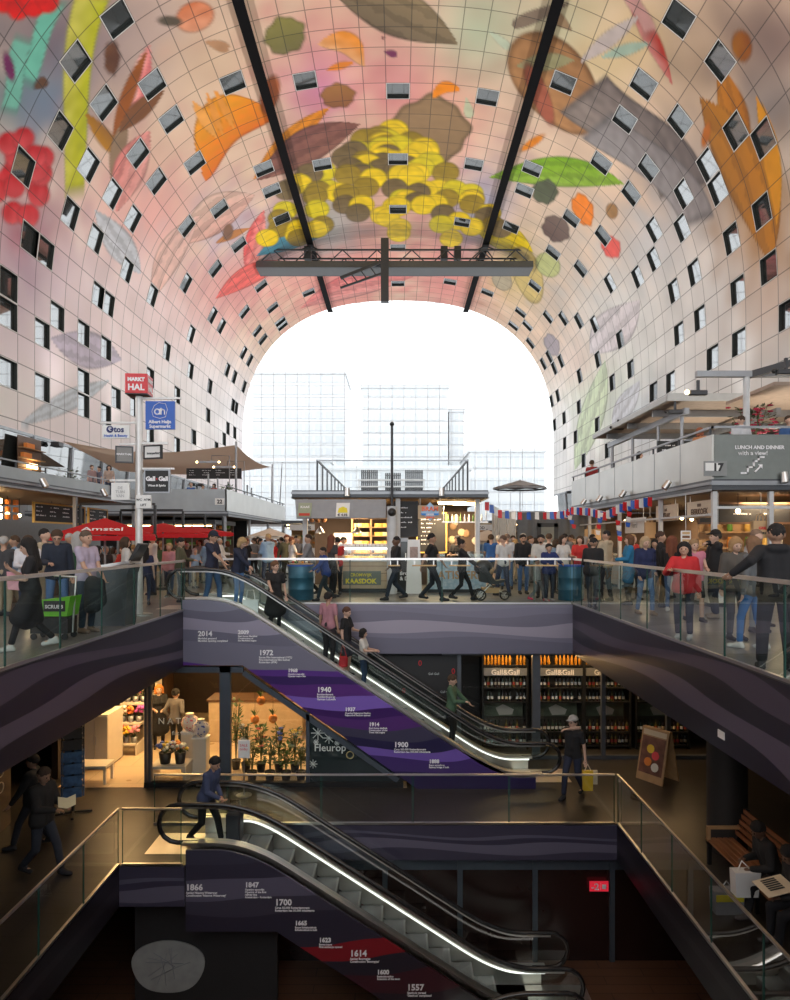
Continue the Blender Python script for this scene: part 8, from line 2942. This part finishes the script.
MB().tube([(-.1, 0, .34), (0, 0, .46), (.1, 0, .34)], .012, n=5).build('handle', M_GREYC, t)
t = thing('newspaper', 'open pale paper on the lap of the person at the end of the bench', 'paper', (5.18, 9.35, FL + .84))
MB().prism([(-.2, -.22), (.2, -.22), (.2, .22), (-.2, .22)], (0, 0, 0), (1, 0, .25), (0, 1, 0), (0, 0, .01)).build('sheet', M_CREAM, t)
mb = MB()
for k in range(6):
    mb.box((-.02, -.1 + .05 * k, .016 + .0), (.2, .022, .004), R=Matrix.Rotation(-.245, 3, 'Y'))
mb.build('print', M_INK, t)

# ---------------- lowest level
M_LOWP = mat('dark_red_panel', (.022, .009, .008), .22, noise=.5, scale=1.2)
t = thing('glass_partition', 'dark mullioned partition at the back of the lowest level', 'partition', (0, 13.75, Z2))
MB().bx(-3.4, 6.2, 0, .08, 0, 2.15).build('panel', M_LOWP, t)
for px in (385, 460, 535, 612):
    x = (px - CX) / FPX * 13.72
    MB().bx(x - .05, x + .05, -.06, 0, 0, 2.15).build('mullion', M_FRAME, t)
MB().bx(-3.4, 6.2, -.04, .0, 1.85, 2.15).build('header', M_FRAME, t)
s = thing('level_sign', 'small red sign with a white minus two on the dark partition', 'sign', (W(600, 0, 13.6).x, 13.66, lowz(893, 13.6)))
MB().bx(-.19, .19, 0, .02, 0, .2).build('plate', mat('lit_red_sign', (.6, .02, .04), .4, emit=(.6, .02, .04), es=.25), s)
o = text('-2', .19, M_WHITEINK, None, align='CENTER', bold=.004); o.parent = s
o.location = (-.08, -.008, .035); o.rotation_euler = (PI / 2, 0, 0)
MB().bx(.06, .14, -.008, 0, .05, .14).bx(.03, .034, -.008, 0, .03, .17).build('pictogram', M_WHITEINK, s)
struct(MB().bx(-4.8, -2.2, 12.4, 12.5, Z2, -4.72).build('wall_lower', M_DARKW))
p = W(168, 967, 12.35)
s = thing('map_panel', 'oval grey relief map panel on the dark wall of the lowest level', 'panel', (p.x, 12.38, p.z))
pts = [(.66 * math.cos(a) * (1 + .05 * math.sin(3 * a)), .50 * math.sin(a) * (1 + .06 * math.cos(2 * a))) for a in np.linspace(0, 2 * PI, 40, endpoint=False)]
MB().prism(pts, (0, -.03, 0), (1, 0, 0), (0, 0, 1), (0, .03, 0)).build('map_plate', mat('map_grey', (.34, .34, .33), .6, noise=.25, scale=5), s)
mb = MB()
for k in range(9):
    a0 = rb.uniform(0, 6.28)
    r_ = rb.uniform(.1, .4)
    mb.tube([(r_ * math.cos(a0) * 1.1, -.032, r_ * .8 * math.sin(a0)), (.1 * math.cos(a0 + 2), -.032, .1 * math.sin(a0 + 2)), (.42 * math.cos(a0 + 2.6), -.032, .34 * math.sin(a0 + 2.6))], .006, n=4)
mb.build('street_lines', M_GSTEEL, s)
for k, (px, py) in enumerate(((243, 944), (255, 948))):
    p = W(px, py, 12.9)
    t = thing('candle_lamp', ['small glowing orange lamp in the dark below the escalator, brighter one', 'small dim red lamp beside the brighter orange one below the escalator'][k], 'lamp', p)
    MB().sph((0, 0, 0), (.06, .05, .08), 10, 7).build('lamp_glass', mat('ember_glow_%d' % k, (.4, .08, .01), .4, emit=(1, .22, .03), es=1.2 - .9 * k), t)
    MB().cyl((0, 0, .07), (0, 0, -5.2 - p.z), .008, n=4).build('cord', M_INK, t)
# ================================================================== lamps of the place and added fill lamps
def added_uplight(k, sgn, y, power):  # added ledge floods with invented housings, there to brighten the hall
    t = thing('flood_light', 'added flood light on the wall ledge brightening the printed vault', 'lamp', (sgn * 20.55, y, 7.35), 0, 'added flood lights along the vault base')
    MB().box((0, 0, 0), (.5, .6, .3), bev=.03).build('housing', M_DSTEEL, t)
    MB().bx(*sorted((sgn * .1, sgn * .42)), -.05, .05, -.1, .0).build('bracket', M_DSTEEL, t)
    l = bpy.data.lights.new('flood', 'SPOT')
    l.energy = power * .95
    l.color = (1, .97, .93)
    l.spot_size = math.radians(104)
    l.spot_blend = 1
    l.shadow_soft_size = .25
    o = bpy.data.objects.new('flood', l)
    COL.objects.link(o)
    o.location = (sgn * 20.2, y, 7.75)
    d = Vector((-sgn * 15, 3, 24)).normalized()
    o.rotation_euler = d.to_track_quat('-Z', 'Y').to_euler()
    l2 = l.copy()
    l2.spot_size = math.radians(85)
    l2.energy = power * .8
    o = bpy.data.objects.new('flood', l2)
    COL.objects.link(o)
    o.location = (sgn * 20.2, y, 7.75)
    o.rotation_euler = Vector((-sgn * 38, 4, 12)).normalized().to_track_quat('-Z', 'Y').to_euler()


for k, y in enumerate((4, 16, 27, 41, 50, 60, 71, 82)):
    for sgn in (-1, 1):
        added_uplight(k, sgn, y, ADDED_FLOOD)
# warm lamps inside the stalls and shops
for x, y, z, p in ((-12.5, 15, 2.6, 60), (-12.5, 19, 2.6, 60), (-12.5, 22.5, 2.6, 60), (-1.6, 22.3, 2.7, 60), (1.5, 22.3, 2.7, 60), (9.3, 17.2, 2.6, 50), (9.3, 20.5, 2.6, 50), (9.3, 24.5, 2.6, 50)):
    area('stall_light', (x, y, z), 1.2, p, (1, .72, .42), sy=.5)
for x, y in ((10.2, 18.2), (10.2, 22.5), (13, 20)):  # added fill without fixtures, brightening the terrace roof from below
    area('terrace_fill', (x, y, 3.35), .8, 22, (1, .86, .68), (PI, 0, 0))
for x, y, p in ((-6.9, 17.3, 19), (-5.2, 17.2, 15), (-3.2, 17.6, 12), (-5.6, 20.2, 13), (-2.6, 20.2, 10)):
    area('shop_light', (x, y, -1.32), .9, p, (1, .58, .22), sy=.9)
    t = thing('ceiling_lamp', 'flat warm ceiling lamp in the flower shop', 'lamp', (x, y, -1.27), 0, 'ceiling lamps of the flower shop')
    MB().bx(-.5, .5, -.5, .5, 0, .03).build('housing', M_WHITE, t)
    MB().bx(-.44, .44, -.44, .44, -.015, 0).build('diffuser', M_BULB, t)
area('lower_hall_light', (1.5, 9.5, -4.75), 1.0, .8, (1, .62, .35), sy=.4)
area('walk_light', (-6.2, 12.8, -1.3), .5, 1.3, (1, .66, .36))
area('walk_light', (6.4, 13.5, -1.3), .5, .35, (1, .66, .36))
area('walk_light', (5.0, 9.6, -1.3), .4, .5, (1, .66, .36))
